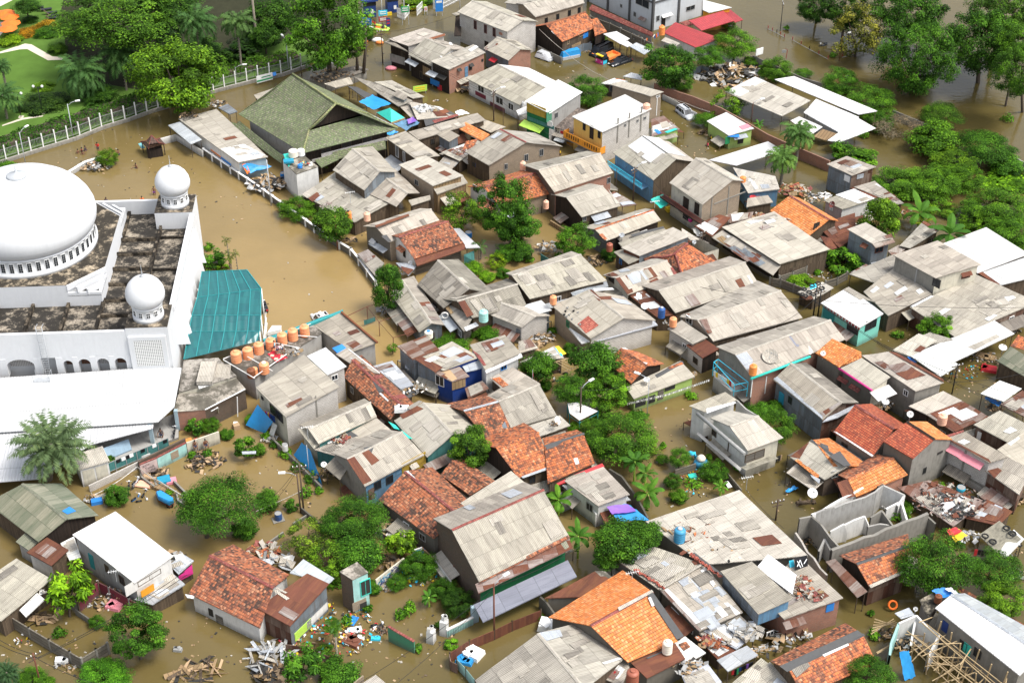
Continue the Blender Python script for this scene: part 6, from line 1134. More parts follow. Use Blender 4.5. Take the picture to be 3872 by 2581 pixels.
 m.B('bricks','tilem',h.o,color=(1.5,1.3,1.1));h.p([1640,385,1680,375,1960,590,1930,620],'felt',0)
 h.q([2080,930,2245,1085,2150,1200,1960,1020],[3.,2.8,2.5,2.7],'asb',None,name='lower_roof').j(3,['zinc','asbl']);h.q([1760,1090,1960,1020,2140,1200,2060,1260],[2.6,2.6,2.2,2.2],'zinc',None,name='lower_roof').j(5,['asb','white','asbl'])
 h=H('orange tiled gable house with black flashing at the bottom').g((722,1042),(1290,732),(1062,1377),(1522,1182),3.3,'tilen','sooty',22,cap='tilem',broof='tilen',back=1.15);h.p([1245,760,1290,732,1580,1140,1515,1175],'felt',0).p([1250,790,1275,780,1310,860,1285,870],'white',0).p([970,880,1285,715,1300,735,985,910],'asbl',0)
 h.q([770,540,1000,668,850,772,298,790],[2.9,2.9,2.5,2.4],'rust','sooty',name='back_roof').p([760,545,850,540,990,660,930,700],'deck');h.p([595,685,650,665,775,720,720,742],'pink',-1,'mat')
 H('rust-red flat roof carrying a white tank at the bottom','annex').q([1500,1205,1592,1345,1240,1525,1090,1378],[3.1,2.9,2.7,2.9],'rust','sooty').p([1230,1340,1380,1280,1390,1285,1250,1350],'felt',0)
 h=H('torn white sheet roof with a heap of tiles by the white tank','shed').q([1590,1138,1782,1290,1612,1385,1473,1218],[2.9,2.7,2.4,2.6],'white','wood');h.p([1530,1215,1600,1190,1640,1240,1580,1275],'tileo',0)
 H('rust-red low roof with loose bamboo in the lane at the bottom right','shed').q([1800,1100,2060,1270,1900,1360,1690,1160],[2.1,2.,1.7,1.8],'rust','wood').j(3,['palewood','white'])
 h=H('huge beige gable roof cut by the bottom edge of the picture').g((240,1112),(665,1625),(652,1003),(1030,1345),3.2,'asb',['wood','wood','cream','cream'],14,back=1.35,cap='asbl');h.p([245,1110,440,1080,465,1140,320,1185],'zinc',0).p([825,1385,985,1335,1010,1350,850,1400],'white',0).j(3,['asbd','asbl'],0).j(3,['asbd','asb'],1)
 H('grey roof scraps between the huge beige roof and the brown tank','shed').q([985,1330,1080,1420,1010,1600,640,1440],[2.6,2.5,2.2,2.4],'asb','wood').j(4,['asbl','white','rustz'])
 h=H('open drying shed with small zinc roof and hanging laundry at the bottom','shed').q([2160,1225,2262,1312,1985,1462,1883,1357],[3.6,3.5,3.1,3.2],'zinc')
 H('zinc scrap roof at the bottom edge by the brown tank wall','shed').q([1800,1395,1930,1560,1640,1680,1560,1500],[2.7,2.4,2.2,2.4],'zinc','wood').j(4,['asb','rustz','asbl'])
 H('beige scrap roof at the bottom edge under the drying shed','shed').q([2290,1340,2440,1450,2250,1660,2000,1590],[2.5,2.3,2.,2.2],'asb','wood').j(5,['asbl','rustz','asbd'])
 T(3,3,1344)
 h=H('brick house with blue and zinc upper walls and beige roofs at the lower right').q([155,220,395,450,85,562,-50,430],[4.1,3.9,3.5,3.6],'asb','brick');h.q([-85,257,128,455,-50,535,-250,310],[5.3,5.1,4.7,4.9],'asb',['bluewall','bluewall','zincw','zincw'],zb=2.9,name='upper_roof');h.q([0,220,150,328,128,430,-60,290],[4.9,4.7,4.6,4.8],'white',False,name='side_roof').p([130,410,180,390,310,440,280,470],'rustz',0).w([(10,640,.8,.8)],'wht').aw(130,560,2.4,.8,'rustz').pan(325,500,.9,1.,'blue').j(3,['asbl','asb'],0)
 h=H('orange tiled house with rusty walls and striped rust awning by the ruin').g((465,272),(742,175),(530,387),(732,305),3.2,'tile',['rustw','rustw','darkwood','darkwood'],24,cap='felt',broof='tileo',back=1.2);h.q([352,243,522,415,468,447,303,258],[3.3,2.9,2.4,2.8],'rustz',None,name='awning').p([530,385,725,300,730,315,540,400],'asbl',0);h.aw(410,480,3.2,1.3,'rustz')
 h=H('old orange tiled house with wide black ridge at the lower right edge').g((108,827),(500,642),(185,960),(572,790),3.2,'tile','wood',24,cap='felt',broof='tileo',back=1.1);h.p([60,810,470,620,500,645,100,840],'felt',0).p([120,820,210,790,220,810,150,870],'asbd',0).p([285,750,420,690,425,700,295,760],'white',0)
 H('scrap edge of beige sheets by the black-ridged tiled house','shed').q([10,785,110,880,60,960,-120,900],[2.5,2.3,2.,2.2],'asb','wood').j(2,['rust','zinc'])
 h=H('concrete house with white sheet roof under bamboo scaffolding').g((963,430),(1440,745),(878,502),(1322,857),4.9,'white','conc',18,broof='zinc',cap='zinc');h.w([(1025,700,.9,1.),(1100,740,.8,1.)],'dark').pan(1045,720,.9,1.4,'turq').d([(930,600,.7,1.3)],'navy')
 H('rusty tiled strip roof behind the scaffolded house','shed').q([1000,385,1400,620,1344,640,990,410],[3.6,3.4,3.,3.2],'tileo','wood')
 H('grey deck roof with blue water jar under the scaffolded house','annex').q([860,425,920,430,840,560,795,460],[3.8,3.8,3.6,3.6],'mossroof','conc')
houses()
def fill_in():
 """odd sheets, small openings and low lean-to sheets on the crowded houses"""
 for h in HS:
  for i,(p0,n_,q) in enumerate(h.planes):
   if len(q)==4 and 18<(q[1]-q[0]).length*(q[3]-q[0]).length and h.rm[i] in('asb','asbl','asbd'):h.j(h.r.choice((1,2,3)),[h.rm[i],h.rm[i],'asb','asbl','asbd'] if h.r.random()<.75 else ['rust','zinc','rustz'],i)
  if h.o is None or not(-18<h.o.location.x<62 and 112<h.o.location.y<240):continue
  for a,b,zt in list(h.walls):
   e=b-a;e.z=0;L=e.length;e.normalize();n=V(e.y,-e.x,0);c=(a+b)/2
   if n.dot(c-h.mid)<0: n=-n
   if L<2.4 or zt<2 or L>24: continue
   if n.y<-.2 and not h.det:
    for k in range(int(L/2.6)):
     if h.r.random()<.65: h.win(V(a.x,a.y,max(.9,zt-(1.3 if zt<3.6 else h.r.choice((1.3,3.)))))+e*((k+.5)*2.6),e,n,h.r.uniform(.6,1.3),h.r.uniform(.7,1.),h.r.choice(('wood','darkwood','wht','cement')),h.r.choice(('dark','glassd','blk')))
   if h.r.random()<(.3 if not h.det else .6):continue
   for k in range(h.r.choice((1,1,2))):
    w_=min(L*.9,h.r.uniform(1.8,4.5));t=h.r.uniform(w_/2,L-w_/2);z=min(zt-.5,h.r.uniform(1.2,1.9) if h.det else h.r.uniform(1.6,2.5));d=h.r.uniform(.8,1.8);p=V(a.x,a.y,z)+e*t
    q=[p-e*w_/2,p+e*w_/2,p+e*w_/2*.97+n*d-Z(d*.35),p-e*w_/2+n*d-Z(d*.32)]
    h._roof(q,h.r.choice(('asb','asb','asbl','asbd','rustz','zinc','rust')),(q[0],q[1]),.05,'lean_to');m=MB()
    for x in q[2:]: m.tube([V(x.x,x.y,-.6),x],.05,4)
    m.B('posts','wood',h.o)
fill_in()
# vegetation
crowns()
fronds('oil',34,1.,1.7,.26,21,1.2);fronds('coco',24,1.,1.9,.30,22,1.25,wide=1.1);fronds('date',46,1.,1.25,.24,23,1.25,wide=1.);fronds('areca',9,1.,1.7,.30,24,1.1)
banana_mesh('ban0',13,31);banana_mesh('ban1',11,32)
BR=(1.6,1.6,0.95);DK=(0.55,0.7,0.8);MID=(1,1.12,0.95);YL=(2.4,2.1,0.9);LG=(1.3,1.5,0.95);G2=(1.1,1.33,0.95);DG=(0.78,1.04,0.86);G3=(0.92,1.22,0.92)
def plants():
 t=tree;b=bush
 T(0,0)
 t('big',1130,125,1120,'giant spreading tree with drooping leaf sprays in the hotel garden',.36,zc=11,col=MID,base=P(1330,470,0));t('r0',1610,690,830,'bright green round tree at the pond corner by the fence',.78,col=BR,base=P(1690,1065,0),bark='bark',zc=7.2)
 t('big2',1500,60,620,'dark tree crown behind the giant spreading tree',.6,zc=10,col=DK);t('big2',720,230,430,'low leafy tree left of the giant spreading tree',.6,zc=4.5,col=MID);
 t('b0',1850,480,420,'dark shrubby tree by the bright round tree in the garden',.6,zc=2.5,col=DK);t('b1',2230,470,360,'dark undergrowth under the coconut palm',.5,zc=1.5,col=(.4,.5,.6),trunk=False);
 palm('oil',745,655,600,5.2,'oil palm with long arching fronds in front of the lawn',DG,base=P(755,870,0));palm('oil',1110,500,560,6.2,'oil palm with hanging pale fronds between the lawn palm and the bright tree',DG,base=P(1165,860,0));palm('oil',20,880,440,4.5,'half-cropped palm at the left edge of the lawn',DG);palm('oil',1790,190,560,9,'tall palm by the giant tree',DG);palm('coco',2170,200,430,9.5,'coconut palm with yellowish fronds in the garden',MID)
 palm('oil',10,600,230,5.,'palm fronds poking in at the left edge above the lawn',DG);palm('oil',1500,270,480,7.5,'dark palm half hidden under the giant tree',DK)
 b(980,1445,200,'wind-blown green bush on the pond islet behind the great dome','f0',.8,BR);b(80,375,230,'yellow-green clipped bush by the umbrellas','b0',.4,YL);b(270,300,200,'orange-brown clipped hedge by the umbrellas','b0',.35,(5.,1.3,1.));b(430,245,230,'long orange-brown hedge end below the loungers','b0',.3,(5.2,1.5,1.));b(440,300,240,'green clipped hedge in front of the orange-brown hedge','b0',.35,DG);b(510,240,110,'pale variegated shrub by the orange hedge','b0',.6,(4.,2.6,3.))
 b(530,450,170,'round dark shrub on the lawn corner by the path','b0',.7,MID);b(385,950,430,'broad dark bed of clipped shrubs on the lawn','b0',.22,(.45,.5,.7));b(400,800,200,'clipped bright bush behind the floodlight posts','b0',.4,BR);b(900,870,330,'dark rounded shrub bed under the oil palms','b0',.4,DK);b(280,185,140,'dark shrub under the lounger tree','b0',.5,DK);t('b0',250,60,260,'small dark tree among the loungers',.5,zc=3.5,col=DK,base=P(260,160,0));
 b(50,1545,190,'green shrub at the left edge behind the dome','b1',.6,LG);b(2330,360,260,'dark shrubs by the garden wall','b0',.6,DK);
 def hedge(pts,w,h,label,col):
  pp=[P(*p,.4) for p in pts];c=pp[len(pp)//2];rs=np.random.RandomState(len(label));C=[];Nn=[]
  for a,b_ in zip(pp,pp[1:]):
   L_=(b_-a).length;m=int(L_*230);tt=rs.rand(m,1);e=(b_-a).normalized();n=np.array([-e.y,e.x,0]);an=rs.uniform(0,math.pi,(m,1));rr=rs.uniform(.75,1.05,(m,1))*(1+.15*np.sin(tt*L_*1.3+1))
   C.append(np.array(a)+tt*np.array(b_-a)+n*np.cos(an)*w*rr+np.array([0,0,1.])*np.sin(an)*h*rr+rs.normal(size=(m,3))*.08);Nn.append(n*np.cos(an)+np.array([0,0,1.])*np.sin(an)+rs.normal(size=(m,3))*.5)
  C=np.concatenate(C)-np.array(c);Nn=np.concatenate(Nn);k=np.sin(C[:,:1]*1.1)[:,0]*.1
  me=leafmesh('hedge',C,Nn,np.full(len(C),.34),np.clip(.45+k+rs.normal(size=len(C))*.17,0,1),'leaf',rs,1.8);o=D.objects.new('hedge',me);COL.objects.link(o);o.location=c;o.color=(*col,1);tag(o,label,'hedge')
  m=MB()
  for a,b_ in zip(pp,pp[1:]):d=(b_-a);m.box(((a+b_)/2+Z(h*.3)),(d.length,w*1.3,h*.75),ang(d))
  q=m.B('core','bark',None);q.parent=o;q.location=-Vector(c)
 hedge([(-60,1385),(250,1285),(600,1180),(900,1075),(1250,975),(1400,925)],2.3,1.7,'long clipped green hedge inside the white-posted fence',DG);hedge([(1950,720),(2150,670),(2353,625),(2560,575),(2730,540)],2.,1.5,'bright green hedge behind the fence by the great dark tree',LG)
 T(1,0)
 t('r2',650,240,780,'great dense tree in front of the garden wall',1.0,col=G2,base=P(680,705,0),zc=10.3);t('r1',870,420,270,'leafy side limb of the great dense tree',.9,zc=6,col=MID,base=P(720,690,0));t('b0',130,150,420,'dark garden tree left of the great dense tree',.9,zc=6,col=DK);t('b0',80,320,320,'dark lower garden tree by the bare trunk',.8,zc=4,col=DK);b(1010,300,170,'bright shrub by the blue gate sign','b0',.8,G2);b(1430,40,200,'yellow-green shrubs inside the gate','b1',.4,YL);b(980,190,130,'small tree at the gate post','b0',1.1,MID);b(1560,5,160,'grass clump by the gate booth','b1',.4,LG)
 b(660,1490,200,'straggling shrub at the foot of the tank tower','sp',.7,G2)
 T(3,0)
 t('big2',440,70,360,'dark tree standing in the lake, leftmost of the lake trees',.95,zc=4.4,col=DK,base=P(440,210,0));t('sp',830,270,520,'half-bare tree with pale brown blossom in the lake',.9,zc=6,col=(2.6,1.3,1.9),base=P(800,520,0));t('r2',720,60,430,'dark tree behind the brown-blossom tree',1.,zc=6,col=DK);t('big2',1290,80,700,'tall dark tree behind the round lake tree',.8,zc=8,col=DG);t('big',1370,520,730,'dense round tree standing in the lake',.95,zc=7,col=G3,base=P(1340,840,0));t('big2',1960,380,700,'broad tree with dark drooping sprays in the lake',.95,zc=8,col=DG,base=P(1930,760,0));t('big',2290,640,460,'tall bright-edged tree at the right edge of the lake',1.1,zc=10,col=G2,base=P(2340,1030,0));t('big2',2150,110,620,'tree crown in the top right corner',.9,zc=10,col=MID);t('r0',2310,350,360,'bright sunlit crown at the right edge above the lake',.8,zc=12,col=LG)
 F=lambda *a,**k:b(*a,**k)
 F(665,745,340,'feathery bush with a leaning red-legged sign by the lake wall','f0',.75,G3);F(945,930,460,'feathery bush at the end of the long white shed roof','f0',.6,G2);F(1590,1050,370,'feathery round bush behind the brown twigs','f1',.75,MID);F(1530,1290,450,'bright bush below the feathery round bush','b0',.65,LG);F(1980,1340,520,'broad feathery bush with bare brown twigs at its foot','f1',.7,DG);F(1190,1170,440,'tangle of brown twigs by the lake wall','tw',.5,MID);F(1690,1500,460,'bright green bush at the upper edge of the thicket','f0',.5,BR);F(80,630,310,'bright feathery bush behind the rubble heap','f0',.7,LG);F(330,670,170,'small feathery bush at the end of the rubble heap','f1',.5,G2);F(1030,1120,260,'feathery shrub at the corner of the sagging white roof','f0',.7,G3);F(2190,1520,300,'bush at the right edge by the block wall','b0',.6,G3);F(700,1400,230,'climbing shrub by the torn white roof','b1',.8,G2);F(870,1440,240,'low green shrub behind the patchwork barn','b1',.5,LG)
 palm('coco',285,1220,430,5.6,'taller coconut palm by the torn white roof',G2,tr=.2);palm('coco',140,1450,400,4.6,'lower coconut palm by the torn white roof',LG,tr=.2)
 T(3,1)
 F(1180,110,500,'thicket bush nearest the patchwork barn','f0',.5,LG);F(1480,110,520,'thicket bush in the middle of the reeds','f0',.5,LG);F(1780,60,420,'thicket bush by the sandy bank','f0',.5,LG);F(2100,330,620,'broad thicket bush above the huge white roof','f0',.5,LG);F(2230,560,470,'thicket bush touching the huge white roof','f0',.55,G2);F(2230,80,420,'bright creeping carpet on the right bank','b1',.14,(2.,2.1,.9));F(1900,450,320,'pale thicket weeds behind the banana plant','sp',.6,(1.8,1.9,1.));F(1600,350,300,'weeds on the water between the thickets','sp',.3,(1.7,1.8,1.));F(1240,215,150,'creeper over the low scrap roof','b1',.4,LG);F(2300,130,200,'thicket bush at the right edge','f0',.5,G2)
 t('c0',1040,440,470,'bright mango tree shaped like a tall egg by the zinc-clad house',1.05,zc=4.7,col=BR,base=P(1060,640,0));banana(1400,400,420,2.6,'pale banana plant behind the mango tree',G2);banana(1670,590,470,3.2,'dark banana plant by the huge white roof',DG,'ban1');banana(1430,490,200,2.2,'yellowing banana plant above the grey roof',(2.2,1.5,.7),'ban1')
 F(700,835,330,'large-leaved bush below the zinc-clad house','lf',.65,G2);F(760,890,120,'round dark shrub by the large-leaved bush','r0',.7,DG);F(300,1025,230,'bright clipped bush on the panel wall','b0',.45,(1.9,1.9,1.));t('r1',1560,1450,320,'small round tree in front of the largest flat roof',.8,zc=2.6,col=LG);F(1190,1500,115,'small papaya-leaved plant in the brown pool','lf',.5,MID);F(820,830,130,'leafy shrub end of the large-leaved bush','b0',.6,G3)
 T(2,0)
 t('r1',1420,600,480,'dark round tree with brown leaf patches by the brick wall',.85,zc=5.6,col=DG);F(1560,740,240,'light leafy lower part of the dark round tree','f0',.8,G2);t('f0',2050,400,400,'bright feathery tree behind the red roofs',.75,zc=3.6,col=LG);t('f0',1810,510,320,'darker feathery tree by the big dark tree',.6,zc=3.2,col=G3);F(2190,560,150,'pale feathery shrub behind the rubble','f1',.7,LG);F(670,830,390,'feathery round tree behind the yellow blind shop','f0',.72,G3);F(1985,935,320,'pale feathery bush by the long open shed','sp',.7,(1.9,1.9,1.));F(1775,1095,230,'small feathery tree over the silver car','f1',.6,G2);F(800,355,140,'shrub under the orange tiles by the van','b0',.7,G2);banana(2265,1150,130,1.6,'small banana plant by the brick wall',G3);F(2320,640,130,'bright bush at the end of the rubble heap','f0',.9,BR);F(1600,410,150,'leafy twigs over the red roof','f0',.5,G3);F(2000,230,140,'feathery shrub in front of the lake red roof','f0',.6,G2)
 T(1,1)
 F(380,340,350,'feathery green bush behind the pond wall','f0',.55,LG);t('b0',705,480,360,'leafy tree behind the red pipe at the pond wall',.95,zc=3.4,col=MID);F(590,440,140,'small banana-like shrub by the pond wall','lf',.7,G2);t('c0',1215,1030,360,'cone-shaped dark tree at the corner of the pond wall',1.3,zc=4.9,col=DG);t('sp',1880,360,420,'open-crowned tree with blue cloth behind the tiled house',.8,zc=3.,col=BR);t('r2',2270,330,500,'tall dark breadfruit tree among the roofs',1.35,zc=6.6,col=DG,base=P(2370,800,0));F(2290,750,220,'leafy understorey below the breadfruit tree','f0',.7,G3);palm('areca',2060,690,200,2.2,'small palm by the white metal side roof',MID,tr=.07);F(1985,890,180,'bright low shrub by the steep grey gable','b0',.6,(1.7,1.9,.9));F(2120,970,160,'bright shrub in front of the broad single-slope roof','b0',.6,(1.9,2.,.9));F(2205,830,190,'yellowish sapling in the flooded yard','sp',.7,(3.,2.4,1.));F(2270,945,130,'small dark shrub in the flooded yard','b0',.7,G3);F(2170,1500,250,'creeper below the aqua tank','b0',.5,G3);F(2020,1490,130,'leafy shrub by the aqua tank stand','b0',.6,G2)
 T(2,1)
 t('r1',50,450,420,'lower right spread of the breadfruit tree',1.0,zc=4.2,col=DG);t('r0',585,640,350,'round small tree with yellow-green top behind the broad roof',.9,zc=3.4,col=G2);F(885,770,140,'dark shrub in the gap by the small annex','b0',.9,DK);F(60,740,260,'dark lower foliage under the breadfruit tree','b0',.7,DG)
 T(0,1)
 F(1950,820,230,'dark bush in the corner between mosque and teal canopy','lf',.7,DG);F(2050,890,120,'yellow-green shrub by the teal canopy','lf',.5,BR);palm('areca',2080,640,130,5.2,'tall thin dried palm by the teal canopy',(1.6,1.,1.),tr=.05);palm('areca',2160,760,120,3.4,'leaning thin palm by the teal canopy',(1.6,1.1,.9),tr=.05);palm('areca',2110,800,130,2.6,'yellow-fronded palm by the teal canopy',(2.,1.6,.9),tr=.05);palm('areca',2090,750,90,3.2,'small green thin palm by the teal canopy',(1.3,1.2,.9),tr=.05);F(1910,700,110,'palm shoots at the mosque wall','lf',.5,LG)
 T(0,2)
 palm('date',475,960,860,6.2,'big grey-green feather palm in front of the mosque canopy',(1.45,1.3,1.75),base=P(430,1260,0),name='feather_palm',tr=.32);F(1800,765,200,'dark star-leaved bush by the beige flat roofs','lf',.8,G3);F(1935,765,190,'feathery shrub by the star-leaved bush','f0',.8,G2);F(1070,1420,220,'round dark shrub by the parked scooters','b0',.85,DG);F(2085,850,130,'low shrub along the brick flat building','b0',.7,G3);F(1015,1085,75,'small potted plant on the ramp wall','b0',1.2,G2);t('lf',2260,960,230,'young tree with a plank table in the water',.8,zc=1.6,col=G2,trunk=True);F(2310,720,120,'shrub by the teal blue tarpaulin','b0',.9,LG)
 t('f1',2010,1480,760,'wide feathery tree standing in the brown water left of the alley',.62,zc=4.,col=DG,base=P(1900,1800,0))
 T(0,3)
 F(2240,150,230,'dark glossy shrub by the wide feathery tree','b0',.8,DG);t('lf',620,690,440,'bright yellow-green tree with whorled leaves by the white-roofed house',1.05,zc=3.4,col=(2.1,2.1,.85),base=P(640,960,0));F(890,1005,150,'young green plant by the low broken wall','f0',.9,G3);t('r2',1245,1090,570,'big round glossy tree at the corner of the panel wall',.86,zc=3.9,col=DG);palm('oil',60,1480,330,3.,'dark palm in the lower left corner',DK);F(960,1500,470,'pale feathery bush at the bottom edge','f0',.4,(1.2,1.7,1.2));F(280,1540,330,'green bush at the bottom edge by the palm','f0',.4,G2);F(460,1550,110,'small bush by the leaning pole at the bottom','f0',.6,LG)
 T(1,2)
 F(95,1470,230,'round leafy bush by the twin poles','b0',.85,G3);t('r1',1965,965,400,'round dark tree between the teal house and the orange tiles',1.1,zc=4.2,col=MID);F(30,1000,120,'leafy shrub at the start of the garden wall','b0',1.,G2);F(330,1500,140,'drowned shrub by the twin poles','lf',.8,DG);t('sp',1255,55,120,'little sapling on the wire frame in the water',.6,zc=1.,col=LG);F(1800,35,320,'weedy green bank behind the patchwork shack','b0',.35,G2)
 T(1,3)
 t('f0',900,60,640,'dark feathery tree by the large old tile roof',.5,zc=3.,col=DG,base=P(920,200,0));t('sp',450,230,440,'pale scraggly bush with silvery leaves in the yard',.75,zc=2.2,col=(2.2,1.75,1.5));t('b0',940,380,470,'dark glossy tree behind the stair tower',.72,zc=2.6,col=DG);t('sp',660,430,430,'yellowing thin tree by the stair tower',.75,zc=2.4,col=BR);t('lf',1320,270,300,'yellow-tipped tree in front of the old tile roof wall',.8,zc=2.4,col=(1.8,1.7,.85));F(1500,490,340,'bush leaning over the graffiti wall','f0',.8,G3);F(1300,640,200,'low shrub in front of the graffiti wall','f0',.7,G3);F(1720,700,260,'dark bush at the foot of the brick gable','f0',.7,DG);F(1850,820,320,'dark bush by the clear sheet porch','f0',.75,DK);banana(1590,790,200,1.2,'torn banana plant in front of the dark bushes',G3,'ban1');palm('areca',715,1050,220,3.,'papaya tree on the littered bank',G3,base=P(745,1470,0),name='papaya_tree',tr=.1);F(700,1040,180,'papaya crown leaves above the litter','f0',.5,G2,zc=3.);t('lf',400,1390,380,'large-leaved dark tree at the bottom edge',.8,zc=2.8,col=DG);F(760,1480,380,'dark bush at the bottom edge by the papaya trunk','b0',.55,DG);banana(590,1330,130,1.8,'banana shoot at the bottom by the rusty fence',G3,'ban1');F(640,1260,160,'weeds along the littered bank','sp',.5,G2);F(1800,1210,140,'leafy twig sprouting from the flooded path','lf',.5,(1.5,1.8,1.));F(1085,690,140,'shrub at the side of the stair tower','b0',1.,G3)
 T(2,2)
 t('b0',240,230,310,'dark tree with a red flag by the pole garden',.95,zc=3.2,col=G3);F(310,400,110,'lower shrub under the flag tree','b0',1.,DG);F(535,80,120,'small tree by the yellow and blue sheet','b0',1.2,G3);t('b0',760,180,430,'tall dark tree by the orange gable',.8,zc=5.,col=DG);t('f0',580,430,400,'feathery tree by the street lamp',.8,zc=3.2,col=G3);t('r1',890,460,400,'bright glossy tree in front of the green-walled house',.85,zc=3.4,col=LG);t('f0',1000,880,680,'broad feathery tree over the drowned playground',.62,zc=3.2,col=G2);F(760,820,300,'leafy bush left of the broad feathery tree','f0',.8,G2);F(1260,960,230,'yellow-green right side of the broad feathery tree','sp',.8,(1.9,1.9,.9));F(1160,685,170,'low shrub island in the brown pond','b1',.35,G3);t('f0',1540,1060,230,'feathery sapling by the toy slide',.8,zc=1.8,col=G2);F(1385,1080,120,'pale feathery shrub by the banana plants','f1',.8,G2);banana(1130,1110,330,3.,'tall banana plant below the broad feathery tree',DG);banana(1250,1400,380,2.4,'bright banana plant in the courtyard corner',G2,'ban1');banana(1230,1220,250,2.8,'banana plant with an upright yellow leaf',MID);F(1850,1190,260,'bush by the long stained wall','f0',.7,G3);F(1480,1280,170,'dark shrub by the banana plants','f0',.9,DG);F(1530,1420,160,'round-leaved shrub at the pond end','b0',.8,LG);banana(1920,1340,180,1.2,'small banana plant by the white lattice',LG,'ban1');banana(430,1460,330,2.2,'banana plant behind the big beige-roofed house',LG);F(420,1340,120,'shrub in the white courtyard','b0',.7,G3);F(2260,650,220,'leafy bush behind the two-storey pond house','b0',.9,G3);F(570,790,120,'shrubs under the street lamp','b0',.7,LG);F(820,680,180,'palm-like shrub in front of the feathery tree','lf',.6,G2)
 T(3,2)
 t('f0',80,770,370,'leafy tree by the zinc-clad long house',.95,zc=3.,col=G2);F(40,620,180,'upper shrub by the zinc-clad long house','b0',.8,G3);F(1250,1520,200,'weeds on the ruin by the scrap roof','f0',.5,LG)
 T(2,3)
 banana(610,230,330,3.,'tall banana plant at the end of the green-striped house',G3);t('b0',1000,260,500,'dark glossy tree leaning over the vast beige roof',.68,zc=4.6,col=DG,base=P(960,520,0));F(1220,190,300,'right part of the glossy tree by the blue tarpaulin','b0',.7,DG,zc=5.);F(860,440,220,'lower part of the glossy tree over the path','b0',.6,DG,zc=3.2)
 T(3,3,1344)
 t('f0',880,270,390,'wide dark feathery tree in front of the rusty ruin',.85,zc=4.6,col=DG);t('f0',1195,310,300,'second dark feathery tree at the right edge',.6,zc=4.2,col=DG);t('r0',1235,455,230,'bright yellow-green tree at the right edge behind the white roof',.65,zc=4.,col=BR);t('f0',545,870,300,'feathery tree cut by the bottom edge at the right',.55,zc=3.4,col=DG)
plants()
def weeds():
 rs=np.random.RandomState(4);C=[];Nn=[];To=[]
 for t_,L in (((1,0),((500,1455,70),)),
 ((3,0),((2200,1095,120),(600,510,60),(170,260,50),(880,1245,100),)),
 ((3,1),((455,935,70),(80,985,70),)),
 ((2,0),((215,380,90),)),
 ((1,1),((1385,1460,60),(1260,1280,110),)),
 ((2,1),((160,820,80),(450,800,110),(370,1470,70),)),
 ((0,2),((1760,1050,90),(1905,1035,100),(1555,1390,60),)),
 ((0,3),((550,1110,110),)),
 ((1,2),((95,870,90),(180,950,90),(270,1040,110),(400,1160,130),(510,1260,140),(460,1390,130),(580,1370,80),)),
 ((1,3),((1415,885,130),(1335,945,110),(830,1000,110),(1690,1040,80),(1030,890,70),(1490,1250,80),(720,660,120),)),
 ((2,2),((1650,505,95),(1670,1310,130),(2090,1160,90),(1810,1065,60),(1390,960,60),)),
 ((3,2),((1590,1330,70),)),
 ((2,3),((1085,620,90),(255,960,60),)),
 ((3,3,1344),((555,645,60),(540,530,30),(690,20,100),))):
  T(*t_)
  for u,v,w_ in L:
   c=P(u,v,.25);r=w_*mpt(u,v)*.62;m=int(90+110*r);d=rs.normal(size=(m,3));d/=np.linalg.norm(d,axis=1,keepdims=True);d[:,2]=abs(d[:,2])*.7;C.append(np.array(c)+d*r*rs.uniform(.3,1,(m,1))**.6*(1+.25*np.sin(4*d[:,:1]+u)));Nn.append(d+rs.normal(size=(m,3))*.6+np.array([0,0,.7]));To.append(np.clip(.55+rs.normal()*.15+rs.normal(size=m)*.18,0,1))
 C=np.concatenate(C);me=leafmesh('weeds',C,np.concatenate(Nn),np.full(len(C),.36),np.concatenate(To),'leaf',rs,2.2);o=D.objects.new('weeds',me);COL.objects.link(o);o.color=(1.2,1.45,.95,1);stuff(o);tag(o,'small weeds and creepers growing from the water along walls','weeds')
weeds()
